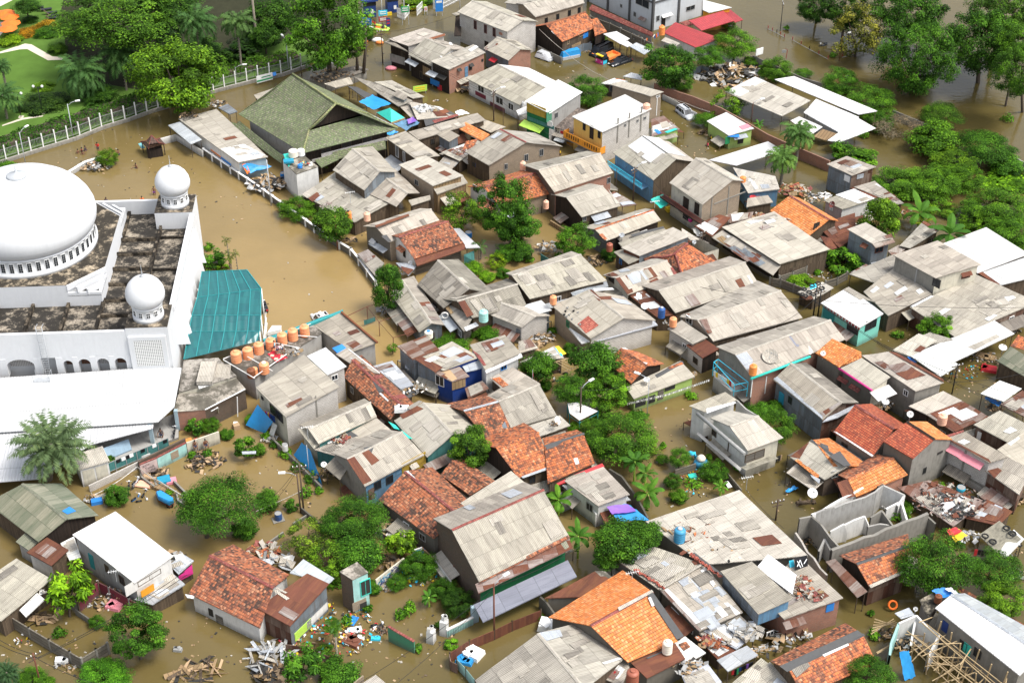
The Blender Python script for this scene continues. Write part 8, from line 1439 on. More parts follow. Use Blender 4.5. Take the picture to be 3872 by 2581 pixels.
# vehicles
def car(fr,rr_,label,W=1.75,Hh=1.45,color=(.01,.01,.012),sink=.5,kind='sedan',cat='car',name='parked_car',group=None):
 f=P(*fr,.5);r=P(*rr_,.5);d=f-r;L=d.length;rz=ang(d);c=(f+r)/2;c.z=-sink;root=empty(name,label,cat,c,group);M=Matrix.Rotation(rz,3,'Z');X=lambda x,y,z:c+M@V(x,y,z);h=L/2;w=W/2
 van=kind=='van';suv=kind=='suv'
 st=[(-h,.80,.42,.78),(-h+.15,.95,.38,.95),(-h+.6,1,.30,.98),(0,1,.28,.96),(h-.9,1,.30,.90),(h-.25,.93,.36,.78),(h,.78,.42,.66)] if not van else [(-h,.95,.4,1.05),(-h+.1,1,.35,1.1),(0,1,.3,1.1),(h-.7,1,.3,1.05),(h-.1,.95,.38,.9),(h,.86,.45,.75)]
 mb=MB();rings=[]
 for x,k,z0,z1 in st: rings.append([X(x,-w*k*.93,z0),X(x,-w*k,z0*.5+z1*.5),X(x,-w*k*.9,z1),X(x,0,z1+.05),X(x,w*k*.9,z1),X(x,w*k,z0*.5+z1*.5),X(x,w*k*.93,z0)])
 for i in range(len(rings)-1):
  for j in range(6):mb.face([rings[i][j],rings[i][j+1],rings[i+1][j+1],rings[i+1][j]][::-1],sm=True)
 mb.face(rings[0]);mb.face(rings[-1][::-1]);body=mb.B('body','paint',root,color=color)
 b0,b1,t0,t1={'sedan':(-h+.55,h-1.25,-h+1.15,h-2.0),'suv':(-h+.12,h-1.1,-h+.35,h-1.75),'van':(-h+.08,h-.65,-h+.2,h-1.25)}[kind];zb=.95 if not van else 1.05;zt=Hh;wt=w*.74 if not van else w*.84;wb=w*.88
 A=[X(b0,-wb,zb),X(b1,-wb,zb-.04),X(b1,wb,zb-.04),X(b0,wb,zb)];B=[X(t0,-wt,zt),X(t1,-wt,zt),X(t1,wt,zt),X(t0,wt,zt)]
 m=MB();m.face([B[0],B[1],B[2],B[3]]);m.face([B[3]+Z(.0),B[2],X(t1-.3,0,zt+.05),X(t0+.3,0,zt+.05)],sm=True);m.face([X(t0+.3,0,zt+.05),X(t1-.3,0,zt+.05),B[1],B[0]],sm=True)
 for i in range(4):m.tube([A[i],B[i]],.05,5)
 mm=[(X(b0+(b1-b0)*k,-wb,zb),X(t0+(t1-t0)*k,-wt,zt)) for k in(.36,.68)]+[(X(b0+(b1-b0)*k,wb,zb),X(t0+(t1-t0)*k,wt,zt)) for k in(.36,.68)]
 for a,b in mm: m.tube([a,b],.04,4)
 for i in range(4):m.tube([B[i],B[(i+1)%4]],.05,5)
 m.B('roof','paint',root,color=color)
 for nm,q in(('side_window',(A[0],A[1],B[1],B[0])),('windscreen',(A[1],A[2],B[2],B[1])),('side_window',(A[2],A[3],B[3],B[2])),('rear_window',(A[3],A[0],B[0],B[3]))):m=MB();m.face(q);m.B(nm,'glassd',root)
 for sx,yy in((h-.8,w*.88),(h-.8,-w*.88),(-h+.8,w*.88),(-h+.8,-w*.88)):
  m=MB();ax=M@V(0,1,0);q=X(sx,yy,.32);m.tube([q-ax*.1,q+ax*.1],.32,14);m.B('wheel','rubber',root)
 for s_ in(-1,1):
  MB().box(X(h-.12,s_*w*.62,.68),(.22,.36,.16),rz).B('headlight','wht',root);MB().box(X(-h+.06,s_*w*.72,.78),(.14,.22,.2),rz).B('tail_light','redc',root)
  MB().box(X(b1-.25,s_*(w+.08),zb+.03),(.14,.16,.12),rz).B('mirror','paint',root,color=color)
 if suv: m=MB();[m.tube([X(t0+.1,s_*wt*.85,zt+.09),X(t1-.1,s_*wt*.85,zt+.09)],.025,4) for s_ in(-1,1)];m.B('roof_rail','steel',root)
 return root,X,L,rz
def vehicles():
 T(2,0)
 r,X,L,rz=car((735,500),(905,425),'drowned black van with yellow lettering in the flooded yard',1.8,1.95,(.012,.012,.014),.45,'van','van','van');m=MB()
 for k in range(6):m.box(X(-1.9+.22*k,-.93,.85),(.14,.03,.2),rz)
 m.B('lettering','yellow',r);MB().box(X(L/2-.35,0,.98),(.3,.5,.05),rz).B('emblem','orange',r);m=MB();m.box(X(-1.2,-.85,1.45),(.5,.1,.4),rz);m.box(X(-.4,-.85,1.45),(.5,.1,.4),rz);m.B('side_sticker','cyan',r)
 car((905,585),(1085,525),'drowned black sedan by the colourful pickup',1.75,1.42,(.01,.011,.013),.45)
 car((1660,1080),(1535,985),'drowned silver car by the brick wall, water up to its wheels',1.75,1.55,(.50,.52,.55),.42,'suv')
 f=P(800,560,.5);b=P(965,495,.5);d=f-b;rz=ang(d);L=d.length;c=(f+b)/2;c.z=-.45;r=empty('pickup_truck','small pickup with a pink front, black cab and orange cargo bed in the flooded yard','truck',c);M=Matrix.Rotation(rz,3,'Z');X=lambda x,y,z:c+M@V(x,y,z)
 MB().box(X(L/2-.75,0,.95),(1.5,1.7,1.15),rz).B('cab','carblk',r);MB().box(X(L/2-.8,0,1.72),(1.15,1.5,.42),rz,top=.86).B('cab_window','glassd',r);MB().box(X(L/2-.85,0,1.97),(1.1,1.35,.1),rz).B('roof','dark',r);MB().box(X(L/2-.02,0,.85),(.08,1.72,.8),rz).B('front_panel','mag',r);MB().box(X(L/2-.1,0,1.98),(.5,1.5,.14),rz).B('sun_visor','yellow',r);MB().box(X(L/2-.6,.86,.8),(.9,.05,.6),rz).B('side_panel','cyan',r)
 MB().box(X(-.75,0,.82),(L-1.6,1.75,.12),rz).B('bed_floor','orange',r)
 for s_ in(-1,1):MB().box(X(-.75,s_*.88,1.1),(L-1.6,.08,.5),rz).B('bed_side','orange',r)
 MB().box(X(-L/2+.06,0,1.1),(.08,1.75,.5),rz).B('tailgate','orange',r)
 for x in(L/2-.8,-L/2+.8):
  for s_ in(-1,1):m=MB();ax=M@V(0,1,0);q=X(x,s_*.78,.3);m.tube([q-ax*.1,q+ax*.1],.32,14);m.B('wheel','rubber',r)
 for s_ in(-1,1):MB().box(X(L/2+.03,s_*.6,.9),(.06,.25,.2),rz).B('headlight','wht',r)
 r,X,L,rz=car((375,535),(240,490),'car under a silver cover by the brick house',1.85,1.5,(.6,.62,.64),.35,'suv');m=MB();
 g=[[X(-L/2+L*i/8,-1+2*j/6,(.55 if j in(0,6) else 1.02 if i in(0,7,8) else 1.56)-(.1 if j in(1,5) else 0)+(.04 if (i+j)%2 else 0)) for j in range(7)] for i in range(9)]
 for i in range(8):
  for j in range(6):m.face([g[i][j],g[i+1][j],g[i+1][j+1],g[i][j+1]],sm=True)
 m.B('cover','silver',r)
 T(1,1);car((545,1290),(635,1390),'white off-road car half hidden behind the teal roof edge',1.85,1.75,(.72,.72,.72),.5,'suv');
 T(1,1);car((30,1190),(60,1290),'black car parked under the edge of the teal canopy',1.7,1.4,(.012,.012,.014),.3)
 q=[P(*p,1.) for p in((105,1505),(150,1440),(235,1440),(225,1475))];r=empty('boat','white boat cabin top behind the teal roof edge','boat',q[0]);MB().slab([p+Z(.3) for p in q],.5).B('cabin','wht',r);MB().slab([p*1.0-Z(.4) for p in q],.8).B('hull','wht',r)
 def bike(u,v,az,label,col=(.02,.02,.025),tilt=8,z=-.25):
  p=P(u,v,0);r=empty('motorbike',label,'motorbike',(p.x,p.y,z));Mz=Matrix.Rotation(R(az),3,'Z')@Matrix.Rotation(R(tilt),3,'X');X=lambda x,y,zz:V(p.x,p.y,z)+Mz@V(x,y,zz)
  for x in(-.6,.6):
   MB().torus(X(x,0,.28),.24,.06,'Y',12,6,Mz).B('wheel','rubber',r)
  m=MB();m.tube([X(-.75,0,.72),X(-.3,0,.62),X(0,0,.45),X(.3,0,.5),X(.45,0,.85)],.12,7,.09);m.tube([X(.62,0,.3),X(.42,0,.95)],.05,5);m.tube([X(-.6,0,.3),X(0,0,.4)],.06,5);m.B('body','paint',r,color=col);MB().tube([X(-.75,0,.84),X(-.1,0,.78)],.11,6).B('seat','blk',r);MB().tube([X(.38,-.33,1.),X(.42,0,.96),X(.38,.33,1.)],.025,5).B('handlebar','steel',r);MB().box(X(.52,0,.85),(.16,.22,.18),R(az)).B('headlight','wht',r)
 T(0,2);bike(1185,1370,100,'black scooter on its stand in the shallow water, left of two',z=.05);bike(1250,1330,70,'white and black scooter in the shallow water, right of two',(.4,.4,.42),z=.1);bike(1248,1440,60,'blue scooter nearly under water',(.03,.15,.35),z=-.55);bike(1320,1400,80,'drowned scooter with only its handlebar showing',(.05,.05,.05),z=-.62);bike(1607,880,95,'black scooter on the mosque terrace',z=.35);bike(1310,1460,20,'drowned scooter wreck, small',(.1,.08,.06),z=-.7)
 T(1,3);bike(1118,1040,20,'black and white scooter half drowned in the yard',(.05,.05,.06),z=-.5);T(3,0);bike(508,425,200,'motorbike half drowned in the lake',(.05,.06,.08),z=-.35);T(2,2);bike(425,365,200,'blue scooter drowned in the alley by the flag tree',(.03,.06,.2),z=-.45);bike(460,300,150,'black scooter drowned in the alley under the bamboo',z=-.5)
 T(1,0);c=P(1125,262,0);r=empty('rubber_boat','green inflatable rescue boat with an orange rim near the gate','boat',c);m=MB();pts=[c+V(1.9*math.cos(6.2832*k/20)*(1 if math.cos(6.2832*k/20)<0 else 1.1),.85*math.sin(6.2832*k/20),.15)*1.0 for k in range(21)];M=Matrix.Rotation(R(-28),3,'Z');pts=[c+M@(p-c) for p in pts];m.tube(pts,.26,8,cap=False);m.B('tube','lime',r,color=(.6,.6,.5));MB().slab([p+Z(-.1) for p in pts[:-1]],.08).B('floor','umb',r);m=MB();[m.slab([c+M@V(x-.1,-.6,.3),c+M@V(x+.1,-.6,.3),c+M@V(x+.1,.6,.3),c+M@V(x-.1,.6,.3)],.06) for x in(-.7,.6)];m.B('bench','palewood',r)
 T(0,2);c=P(1520,1430,.4);r=empty('covered_cart','cart under a bright blue cover in the drowned yard','cart',c);m=MB();q=[P(1430,1390,.5),P(1465,1365,.5),P(1590,1435,.5),P(1600,1480,.5),P(1560,1510,.5),P(1455,1455,.5)];t=[P(*a,1.5) for a in((1440,1375),(1480,1368),(1585,1432),(1590,1455),(1560,1465),(1455,1420))]
 for i in range(6):m.face([q[i],q[(i+1)%6],t[(i+1)%6],t[i]],sm=True)
 m.face(t);m.B('cover','tarp',r);m=MB();m.torus(P(1560,1510,.3),.35,.06,'Y');m.torus(P(1480,1440,.3),.35,.06,'Y');m.B('wheel','rubber',r);MB().slab([p-Z(.1) for p in q],.15).B('tray','rustm',r)
 T(2,0);c=P(535,500,.4);r=empty('covered_cart','food cart wrapped in blue sheet at the dark timber house','cart',c);MB().box(P(535,490,.75),(3.6,1.2,1.2),.45,top=.9).B('cover','tarp',r);MB().box(P(535,520,.25),(3.3,1.,.5),.45).B('cart_body','steel',r);MB().box(P(480,505,.6),(.25,1.1,.9),.45).B('end_panel','redc',r)
vehicles()
# clutter
MIX=['plaster','cardb','dark','palewood','grey'];WOODY=['wood','palewood','cardb','dark'];SHEETS=['asbl','zinc','plaster','grey'];TILES=['tile','tilem','asbl','palewood'];STONE=['grey','dark','conc','asbl'];LITTER=['wht','redc','cyan','yellow','cardb','dark'];RUSTY=['rust','rustz','asbl','dark']
def clutter():
 T(0,0)
 def umb(u,v,label):
  c=P(u,v,2.9);r=empty('parasol',label,'parasol',(c.x,c.y,.45),'orange parasols');m=MB();n=8;R_=1.75
  for k in range(n):a,b=6.2832*k/n,6.2832*(k+1)/n;m.face([c+V(R_*math.cos(a),R_*math.sin(a),-.55),c+V(R_*math.cos(b),R_*math.sin(b),-.55),c])
  m.B('canopy','umb',r);MB().tube([V(c.x,c.y,.4),c],.04,6).B('pole','wood',r)
 umb(45,95,'orange parasol at the top of the garden row');umb(85,130,'orange parasol second from the top of the garden row');umb(95,188,'orange parasol third from the top of the garden row');umb(65,237,'orange parasol at the bottom of the garden row')
 def lounger(u,v,rz,label):
  c=P(u,v,.45);r=empty('lounger',label,'lounger',c,'dark garden loungers');MB().box(c+Z(.35),(1.9,.7,.12),R(rz)).B('seat','blk',r);M=Matrix.Rotation(R(rz),3,'Z');m=MB();a=c+M@V(-.9,0,.4);m.slab([a+M@V(0,-.35,0),a+M@V(0,.35,0),a+M@V(-.5,.35,.6),a+M@V(-.5,-.35,.6)],.08);m.B('backrest','wood',r);m=MB();[m.box(c+M@V(x,y,.15),(.08,.08,.35),R(rz)) for x in(-.8,.8) for y in(-.3,.3)];m.B('leg','blk',r)
 for i,(u,v,lb) in enumerate(((355,85,'dark lounger farthest up the lawn'),(430,100,'dark lounger second along the lawn row'),(480,130,'dark lounger in the middle of the lawn row'),(510,155,'dark lounger by the pale towel'),(500,178,'dark lounger nearest to the orange hedge'),(275,85,'dark lounger by the small tree'))):lounger(u,v,20,lb)
 T(1,0);g=lambda *a:P(*a)
 def booth(u,v,label,w=2.2):
  c=P(u,v,0);r=empty('guard_booth',label,'booth',c);MB().box(c+Z(1.),(w,w,2.4),.3).B('wall','navy',r);MB().box(c+Z(2.6),(w*1.05,w*1.05,.8),.3).B('window_band','glassd',r);MB().box(c+Z(3.25),(w*1.35,w*1.35,.35),.3).B('roof','navy',r);MB().box(c+V(.7,-1.25,1.2),(.5,.06,.7),.3).B('notice','wht',r)
 booth(1040,140,'navy guard booth left of the gate');booth(1250,100,'navy guard booth right of the gate',2.);
 def rack(a,b,h_,label,mat='wht',name='swing_gate',n=9):
  p,q=P(*a,0),P(*b,0);r=empty(name,label,'gate',(p+q)/2);m=MB();[m.tube([p+Z(z),q+Z(z)],.05,4) for z in(.25,h_*.5,h_)];m.B('rail',mat,r);m=MB();[m.tube([p.lerp(q,k/n)+Z(-.4),p.lerp(q,k/n)+Z(h_)],.045,4) for k in range(n+1)];m.B('bars',mat,r)
 rack((1300,160),(1365,185),1.8,'white swinging gate panel, front one');rack((1365,185),(1408,130),1.8,'white swinging gate panel, side one','wht');rack((1480,150),(1530,100),1.8,'white gate panel standing alone in the water');rack((1630,85),(1690,95),2.6,'white gate leaf with a blue board','wht');rack((1690,95),(1870,5),2.,'long white gate leaf at the top edge','wht','swing_gate',16);rack((940,170),(965,200),1.2,'short white railing at the garden gate','wht')
 for u,v,h_,lb in((985,165,9.,'white flag pole left of the guard booths'),(1160,165,8.5,'white pole between the guard booths'),(1365,180,8.5,'white pole at the swinging gate'),(1875,85,7.,'pale pole by the long gate leaf'),(1090,125,6.,'thin white pole at the guard booth')):pole(u,v,h_,lb,arm=False,mat='wht',name='gate_pole',cat='pole',r=.09)
 def sign(u,v,w,h_,z,mat,label,rz=.2,mk='wht',n=2,legs=True):
  c=P(u,v,z);r=empty('sign',label,'sign',(c.x,c.y,0));MB().box(c,(w,.08,h_),rz).B('board',mat,r);m=MB();M=Matrix.Rotation(rz,3,'Z');[m.box(c+M@V(0,-.055,h_*(.22-.36*k)),(w*.72,.03,h_*.16),rz) for k in range(n)];m.B('lettering',mk,r)
  if legs: m=MB();[m.tube([V(c.x,c.y,-.5)+M@V(s_*w*.4,0,0),V(c.x,c.y,z)+M@V(s_*w*.4,0,0)],.04,4) for s_ in(-1,1)];m.B('leg','steel',r)
 sign(1003,198,2.4,1.4,2.,'blue','blue sign board with white lettering at the garden gate',-.3);sign(1167,120,1.6,1.,2.4,'cyan','light blue sign board on the pole between the booths');sign(1168,178,1.6,.9,1.2,'red','red sign board with white lettering in the gateway');sign(1370,88,1.4,1.1,3.,'green','green exit sign board with a white mark at the gate');sign(1215,205,.7,1.6,.9,'navy','small navy and red standing sign by the rubber boat',.3,'redc');sign(1560,85,.6,.9,1.2,'wht','small white and red sign on a post in the water',.2,'redc');sign(1683,45,1.4,2.6,2.2,'blue','tall blue board on the white gate leaf',.2,'wht',1);sign(1508,815,2.4,1.1,1.,'lime','yellow-green banner on posts standing in the canal',.35,'yellow');sign(1450,75,1.,.7,.5,'yellow','yellow barrier stand in the gate water',.2,'wht',1)
 m=MB();m.box(P(1210,130,.3),(1.6,.2,.6),.3);tag(m.B('barrier','yellow'),'yellow barrier by the booths','barrier')
 for (u,v,w,mat,lb) in((985,372,1.,'orange','orange buoy-like tub by the garden gate'),(1115,365,1.2,'wht','white sheets of a small stall at the gate corner'),(1135,390,.8,'orange','orange strip on the stall at the gate corner'),(1240,625,1.1,'pink','pink umbrella floating in the canal')):
  c=P(u,v,.25);r=empty('float',lb,'litter',c);MB().lathe([(w*.95,-.2),(w*.8,.12),(w*.45,.3),(.05,.4)],c,10,sy=.6).B('cover',mat,r)
 def text(s_,pts,mat,parent,size=None):
  cu=D.curves.new('lettering','FONT');cu.body=s_;cu.align_x='CENTER';cu.align_y='CENTER';cu.extrude=.01;o=D.objects.new('t',cu);COL.objects.link(o);dg=bpy.context.evaluated_depsgraph_get();me=D.meshes.new_from_object(o.evaluated_get(dg));D.objects.remove(o);me.materials.clear();me.materials.append(MATS[mat])
  a=np.zeros(len(me.vertices)*3);me.vertices.foreach_get('co',a);a=a.reshape(-1,3);mn,mx=a.min(0),a.max(0);a=(a-(mn+mx)/2)/np.maximum(mx-mn,1e-6);p0,px,py,nn=pts;W=np.array(p0)[None]+a[:,:1]*np.array(px)+a[:,1:2]*np.array(py)+np.array(nn)*.03-np.array(parent.location);me.vertices.foreach_set('co',W.ravel());me.update();q=D.objects.new('lettering',me);COL.objects.link(q);q.parent=parent
 T(0,2)
 def flatwall(a,b,h_,mat,label,th=.16):
  p,q=P(*a,h_),P(*b,h_);r=empty('painted_wall',label,'wall',((p+q)/2).xy.to_3d());e=(q-p);e.z=0;MB().box(V((p.x+q.x)/2,(p.y+q.y)/2,(h_-.6)/2),(e.length,th,h_+.6),ang(e)).B('masonry',mat,r);n=V(e.y,-e.x,0).normalized();return r,(p+q)/2,e,n if n.y<0 else -n
 r,c,e,n_=flatwall((1283,1135),(1437,1072),1.75,'pink_wall','pale pink wall with painted black words gala TamA LeLe');n_=n_*.09;k=e.length
 en=e.normalized();text('gala',(c+n_-Z(.35)-en*.35,en*k*.42,Z(.36),n_),'blk',r);text('TamA',(c+n_-Z(.8)+en*.05,en*k*.56,Z(.34),n_),'blk',r);text('LeLe',(c+n_-Z(1.22)+en*.35,en*k*.34,Z(.24),n_),'blk',r);MB().box(V(c.x,c.y,1.8),(k,.2,.1),ang(e)).B('coping','tilem',r)
 r,c,e,n_=flatwall((1440,1070),(1705,935),1.7,'turq_wall','turquoise painted wall with a bricked-up window in the drowned yard');MB().box(c+n_*.1-Z(.75)+e*.08,(1.,.06,1.),ang(e)).B('blocked_window','tanblock',r);MB().box(V(c.x,c.y,1.76),(e.length,.22,.12),ang(e)).B('coping','tilem',r)
 flatwall((1712,930),(2010,828),1.7,'cream','pale plastered wall below the star-leaved bush')
 r,c,e,n_=flatwall((815,1325),(1268,1105),.95,'block','low stone wall below the mosque terrace');flatwall((1268,1105),(1700,890),1.35,'brickd','brick-topped wall of the mosque terrace',.22)
 r=empty('terrace_fence','dark teal sheet fence with clothes drying on it along the mosque terrace','fence',P(1250,1050,.3));p,q=P(955,1135,2.1),P(1545,888,2.1);e=q-p;MB().box((p+q)/2-Z(.65),(e.length,.06,1.3),ang(e)).B('sheet','tealwall',r);m=MB();[m.tube([p.lerp(q,k/6)-V(0,.06,1.6),p.lerp(q,k/6)+V(0,-.06,.05)],.05,4) for k in range(7)];m.tube([p,q],.05,4);m.tube([p-V(0,.05,1.2),q-V(0,.05,1.2)],.04,4);m.B('post','grey',r);m=MB();m2=MB()
 for i,k in enumerate((.22,.3,.36,.42,.6,.78,.95)):(m if i%2 else m2).box(p.lerp(q,k)-V(0,.09,.22),(.5,.05,.45),ang(e))
 m.B('laundry','wht',r);m2.B('laundry','blk',r)
 r=empty('gate_shed','white tin hut with pale doors at the corner of the mosque terrace','hut',P(870,1250,0));q=[P(770,1195,2.9),P(880,1050,3.1),P(955,1128,3.1),P(785,1195,2.9)];c=P(868,1240,0);m=MB();rz=.48;m.box(V(c.x,c.y,1.15),(3.2,2.6,2.9),rz);m.B('wall','plaster',r);MB().box(V(c.x,c.y,2.68),(3.5,3.,.1),rz).B('roof','asbl',r);m=MB();M=Matrix.Rotation(rz,3,'Z');[m.box(V(c.x,c.y,1.2)+M@V(s_,-1.33,0),(1.3,.05,2.1),rz) for s_ in(-.75,.75)];m.B('door','cream',r)
 m=MB();m.box(P(1250,1085,.9),(3.4,.1,.5),.5);tag(m.B('plank','plaster'),'pale board leaning across the terrace wall','board')
 r=empty('brick_pen','low broken walls of a drowned room by the painted walls','ruin',P(1560,1330,0));m=MB()
 for a,b in(((1285,1150),(1300,1250)),((1300,1250),(1420,1340)),((1420,1270),(1440,1330)),((1600,1290),(1730,1420)),((1730,1420),(1660,1470)),((1620,1380),(1640,1470)),((1640,1470),(1690,1500)),((1270,1130),(1450,1040))):
  p,q=P(*a,.35),P(*b,.35);e=q-p;m.box((p+q)/2-Z(.3),(e.length,.2,1.),ang(e))
 m.B('broken_wall','conc',r);m=MB();m.tube([P(1355,1220,.9),P(1690,1425,.6)],.08,6);m.tube([P(1260,1150,1.3),P(1420,1270,.8)],.05,5);m.B('fallen_pole','asbl',r)
 for u,v,d,mat,lb,rz in((1470,1340,(2.1,1.1,.5),'palewood','wooden crate top in the drowned room',-.5),(1510,1280,(1.5,1.3,.6),'tarpteal','teal box with a cage in the drowned room',.4),(1575,1280,(1.2,1.,.3),'pink','pink cushion in the drowned room',.3),(1320,1310,(1.9,1.1,.12),'tpink','salmon board floating by the scooters',-.2),(1355,1250,(.8,.9,.3),'cardb','tan sack on the broken wall',.2),(930,1440,(1.4,.9,.4),'asbl','pale sacks by the mossy house',.5),(890,1470,(1.3,.8,.5),'blue','blue tub by the mossy house',.3),(1718,930,(1.3,.6,.7),'orange','orange cloth bundle on the pale wall',.5),(1803,925,(.4,.3,.9),'redc','red rag hanging on the pale wall',.5),(2175,790,(.8,.7,.9),'cardb','cardboard crates by the brick annex',.4),(2165,765,(.5,.5,.6),'wht','white bucket by the brick annex',0)):
  m=MB();m.box(P(u,v,.2),d,rz,top=.93);tag(m.B('crate' if 'crate' in lb else 'board' if 'board' in lb else 'bundle',mat),lb,'bundle' if 'crate' not in lb else 'crate')
 def laundry(a,b,z,label,n=9,mats=('wht','redc','navy','pink','dark','cyan','purple','yellow')):
  p,q=P(*a,z),P(*b,z);e=q-p;r=empty('laundry_line',label,'laundry',(p+q)/2);rr=RNG(label);MB().tube([p,q],.02,4).B('line','cable',r)
  for k in range(n):m=MB();h_=rr.uniform(.5,.9);m.box(p.lerp(q,(k+.5)/n)-Z(h_/2),(e.length/n*.85,.08,h_),ang(e)+rr.uniform(-.15,.15),top=1.1);m.B('garment',rr.choice(mats),r)
 T(1,2);laundry((85,640),(170,690),3.3,'bundle of clothes drying on the broad-roofed block house',8);T(2,2);laundry((1855,270),(2040,385),2.95,'row of shirts and a white towel on the blue steel rack',9,('yellow','wht','wht','wht','redc','wht'));T(2,3);laundry((2020,1460),(2220,1370),1.9,'row of dark and red clothes under the drying shed',9,('blk','green','navy','redc','blk','purple'));T(3,1);laundry((270,845),(330,830),1.7,'small wash line on the rusty lane wall',4,('wht','mag','dark'));T(3,2);laundry((0,1090),(130,1040),1.1,'row of clothes hung on the low wall by the pond house',9,('wht','cyan','cardb','dark','wht'));T(2,0);laundry((1310,330),(1345,300),2.4,'bright orange and blue cloths hanging by the orange tank',4,('umb','umb','blue'));laundry((1215,365),(1245,350),1.9,'orange and grey cloths by the white lean-tos',3,('umb','grey','palewood'));T(3,3,1344);laundry((1085,195),(1175,205),1.6,'dark and red wash under the plastic-covered roof',5,('blk','redc','blk'))
 T(3,3,1344);laundry((905,590),(945,600),3.,'blue jersey and shirts on the scaffold',3,('blue','navy','blue'))
 T(1,0);laundry((1990,1490),(2130,1545),2.4,'row of clothes under the tan brick gable house',10)
 def tyres(L_,z,lb):
  for i,(u,v,s_) in enumerate(L_):
   m=MB();m.torus(P(u,v,z),.32*s_,.09*s_,'Z',16,7);tag(m.B('tyre','rubber'),lb[i],'tyre',lb[i])
 T(3,1);h=H('small stall roof covered with black tyres by the flooded yard','stall').q([500,1020,605,1075,415,1185,270,1115],[2.1,2.,1.8,1.9],'asbl','wood',zb=-.4);h.p([380,1060,440,1040,450,1075,390,1095],'cyan').p([300,1160,400,1150,420,1185,350,1190],'rust');tyres([(460,1035,1.),(405,1055,1.),(495,1078,1.05),(455,1110,.9),(380,1115,1.),(415,1135,.9),(315,1135,.95),(335,1088,.9),(342,1150,1.)],2.1,['black tyre lying on the small stall roof at the crossroads']*9)
 T(3,3,1344);tyres([(1005,25,1.),(985,10,1.),(1015,5,1.),(1045,12,.9),(1070,8,1.1)],2.0,['black tyre lying on the rusty scrap roof at the right']*5);tyres([(1140,125,1.)],2.6,['tyre with a pale blue rim on the plastic-covered roof']);tyres([(1180,155,1.1)],2.5,['larger tyre on the plastic-covered roof']);tyres([(1253,83,1.),(1283,112,1.1)],2.95,['pink-rimmed tyre on the plastic-covered roof, upper','pink-rimmed tyre on the plastic-covered roof, lower'])
 m=MB();m.torus(P(655,487,.7),.42,.12,'Z',16,7,Matrix.Rotation(.9,3,'X'));tag(m.B('life_ring','umb'),'orange life ring hanging on the pale wall of the tiled house','life ring');T(1,1);m=MB();m.torus(P(1735,1330,2.2),.42,.12,'Y',16,7);tag(m.B('life_ring','plaster'),'pale life ring on the wall of the grey gable house','life ring')
 T(3,3,1344);a=P(878,502,4.9);b=P(1322,857,4.9);a.z=b.z=0;e=b-a;L=e.length;e.normalize();n_=V(e.y,-e.x,0);r=empty('bamboo_scaffold','bamboo scaffolding in front of the concrete house wall','scaffold',a.lerp(b,.5));m=MB();rr=RNG(9);J=lambda k=.25:V(rr.uniform(-k,k),rr.uniform(-k,k),rr.uniform(-k,k))
 for d in(.7,2.,3.2):
  for k in range(int(L/1.7)):q=a+e*(1+k*1.7)+n_*d;m.tube([q-Z(.5)+J(),q+Z(5.2-d*.8)+J(.4)],.075,5)
  for z in(1.2,2.5,3.8):m.tube([a+n_*d+Z(z)+J(.4),b+n_*d+Z(z)+J(.4)],.065,5)
 for k in range(26):q=a+e*rr.uniform(0,L)+Z(rr.uniform(.6,4));m.tube([q+n_*.3,q+n_*3.8+e*rr.uniform(-2.5,2.5)+J(1)],.06,5)
 m.B('poles','bamboo',r)
 r=empty('bamboo_raft','rack of thin bamboo poles in the alley by the ruined room','rack',P(610,580,0));m=MB();[m.tube([P(540+k*4,640-k*16,.8+.2*(k%3)),P(660+k*8,560+k*10,1.1)],.06,5) for k in range(6)];m.tube([P(570,740,.9),P(660,690,1.)],.12,5);m.B('poles','bamboo',r)
 T(2,2);r=empty('bamboo_rack','bare bamboo roof frame over the drowned alley','frame',P(480,230,0));m=MB();[m.tube([P(400+k*22,190-k*8,2.2),P(540+k*10,275-k*28,2.)],.06,5) for k in range(5)];m.tube([P(390,190,2.2),P(500,160,2.2)],.06,5);m.tube([P(470,285,1.9),P(590,235,2.)],.06,5);m.B('poles','bamboo',r)
 h=H('flat bleached board roof with a yellow and blue sheet by the flag tree','shed').q([390,40,480,150,210,190,70,190],[2.6,2.4,2.3,2.4],'asbl','wood');h.p([395,50,430,45,500,115,450,135],'yellow').p([395,65,410,60,470,135,450,138],'cyan');h.j(3,['white','asb']);h=H('pale scrap roof between white house and bleached board roof','shed').q([60,0,170,-20,240,60,60,110],[3.,3.,2.6,2.6],'asbl','wood');h.j(3,['asb','rustz'])
 r=empty('toy_slide','cyan plastic toy slide half drowned in the pond','toy',P(1660,1040,0));MB().tube([P(1612,1040,.3),P(1640,1025,.9),P(1675,1030,1.),P(1690,1060,.5)],.28,6).B('slide','cyan',r);m=MB();[m.tube([P(u,v,-.3),P(u,v-30,.9)],.06,5) for u,v in((1655,1085),(1690,1080))];m.B('leg','navy',r)
 r=empty('toy_car','blue and yellow toy ride half drowned at the grey wall','toy',P(1735,1130,0));MB().lathe([(.7,-.2),(.95,.2),(.8,.6),(.3,.8)],P(1735,1135,.2),12,sy=.7).B('hull','tblue',r);MB().lathe([(.5,.5),(.55,.8),(.3,1.1),(.05,1.2)],P(1735,1120,.4),10).B('cabin','twhite',r)
 r=empty('green_trampoline','white and flowered awning sheet over a teal frame under the feathery tree','awning',P(640,650,0));q=[P(*a,b) for a,b in(((510,570),2.2),((600,560),2.6),((790,640),2.3),((620,725),1.8),((530,660),1.9))];MB().slab(q,.05).B('sheet','plaster',r);m=MB();[m.tube([V(p.x,p.y,-.5),p],.06,5) for p in q];m.tube([p-Z(.4) for p in q]+[q[0]-Z(.4)],.06,5);m.B('frame','teal',r)
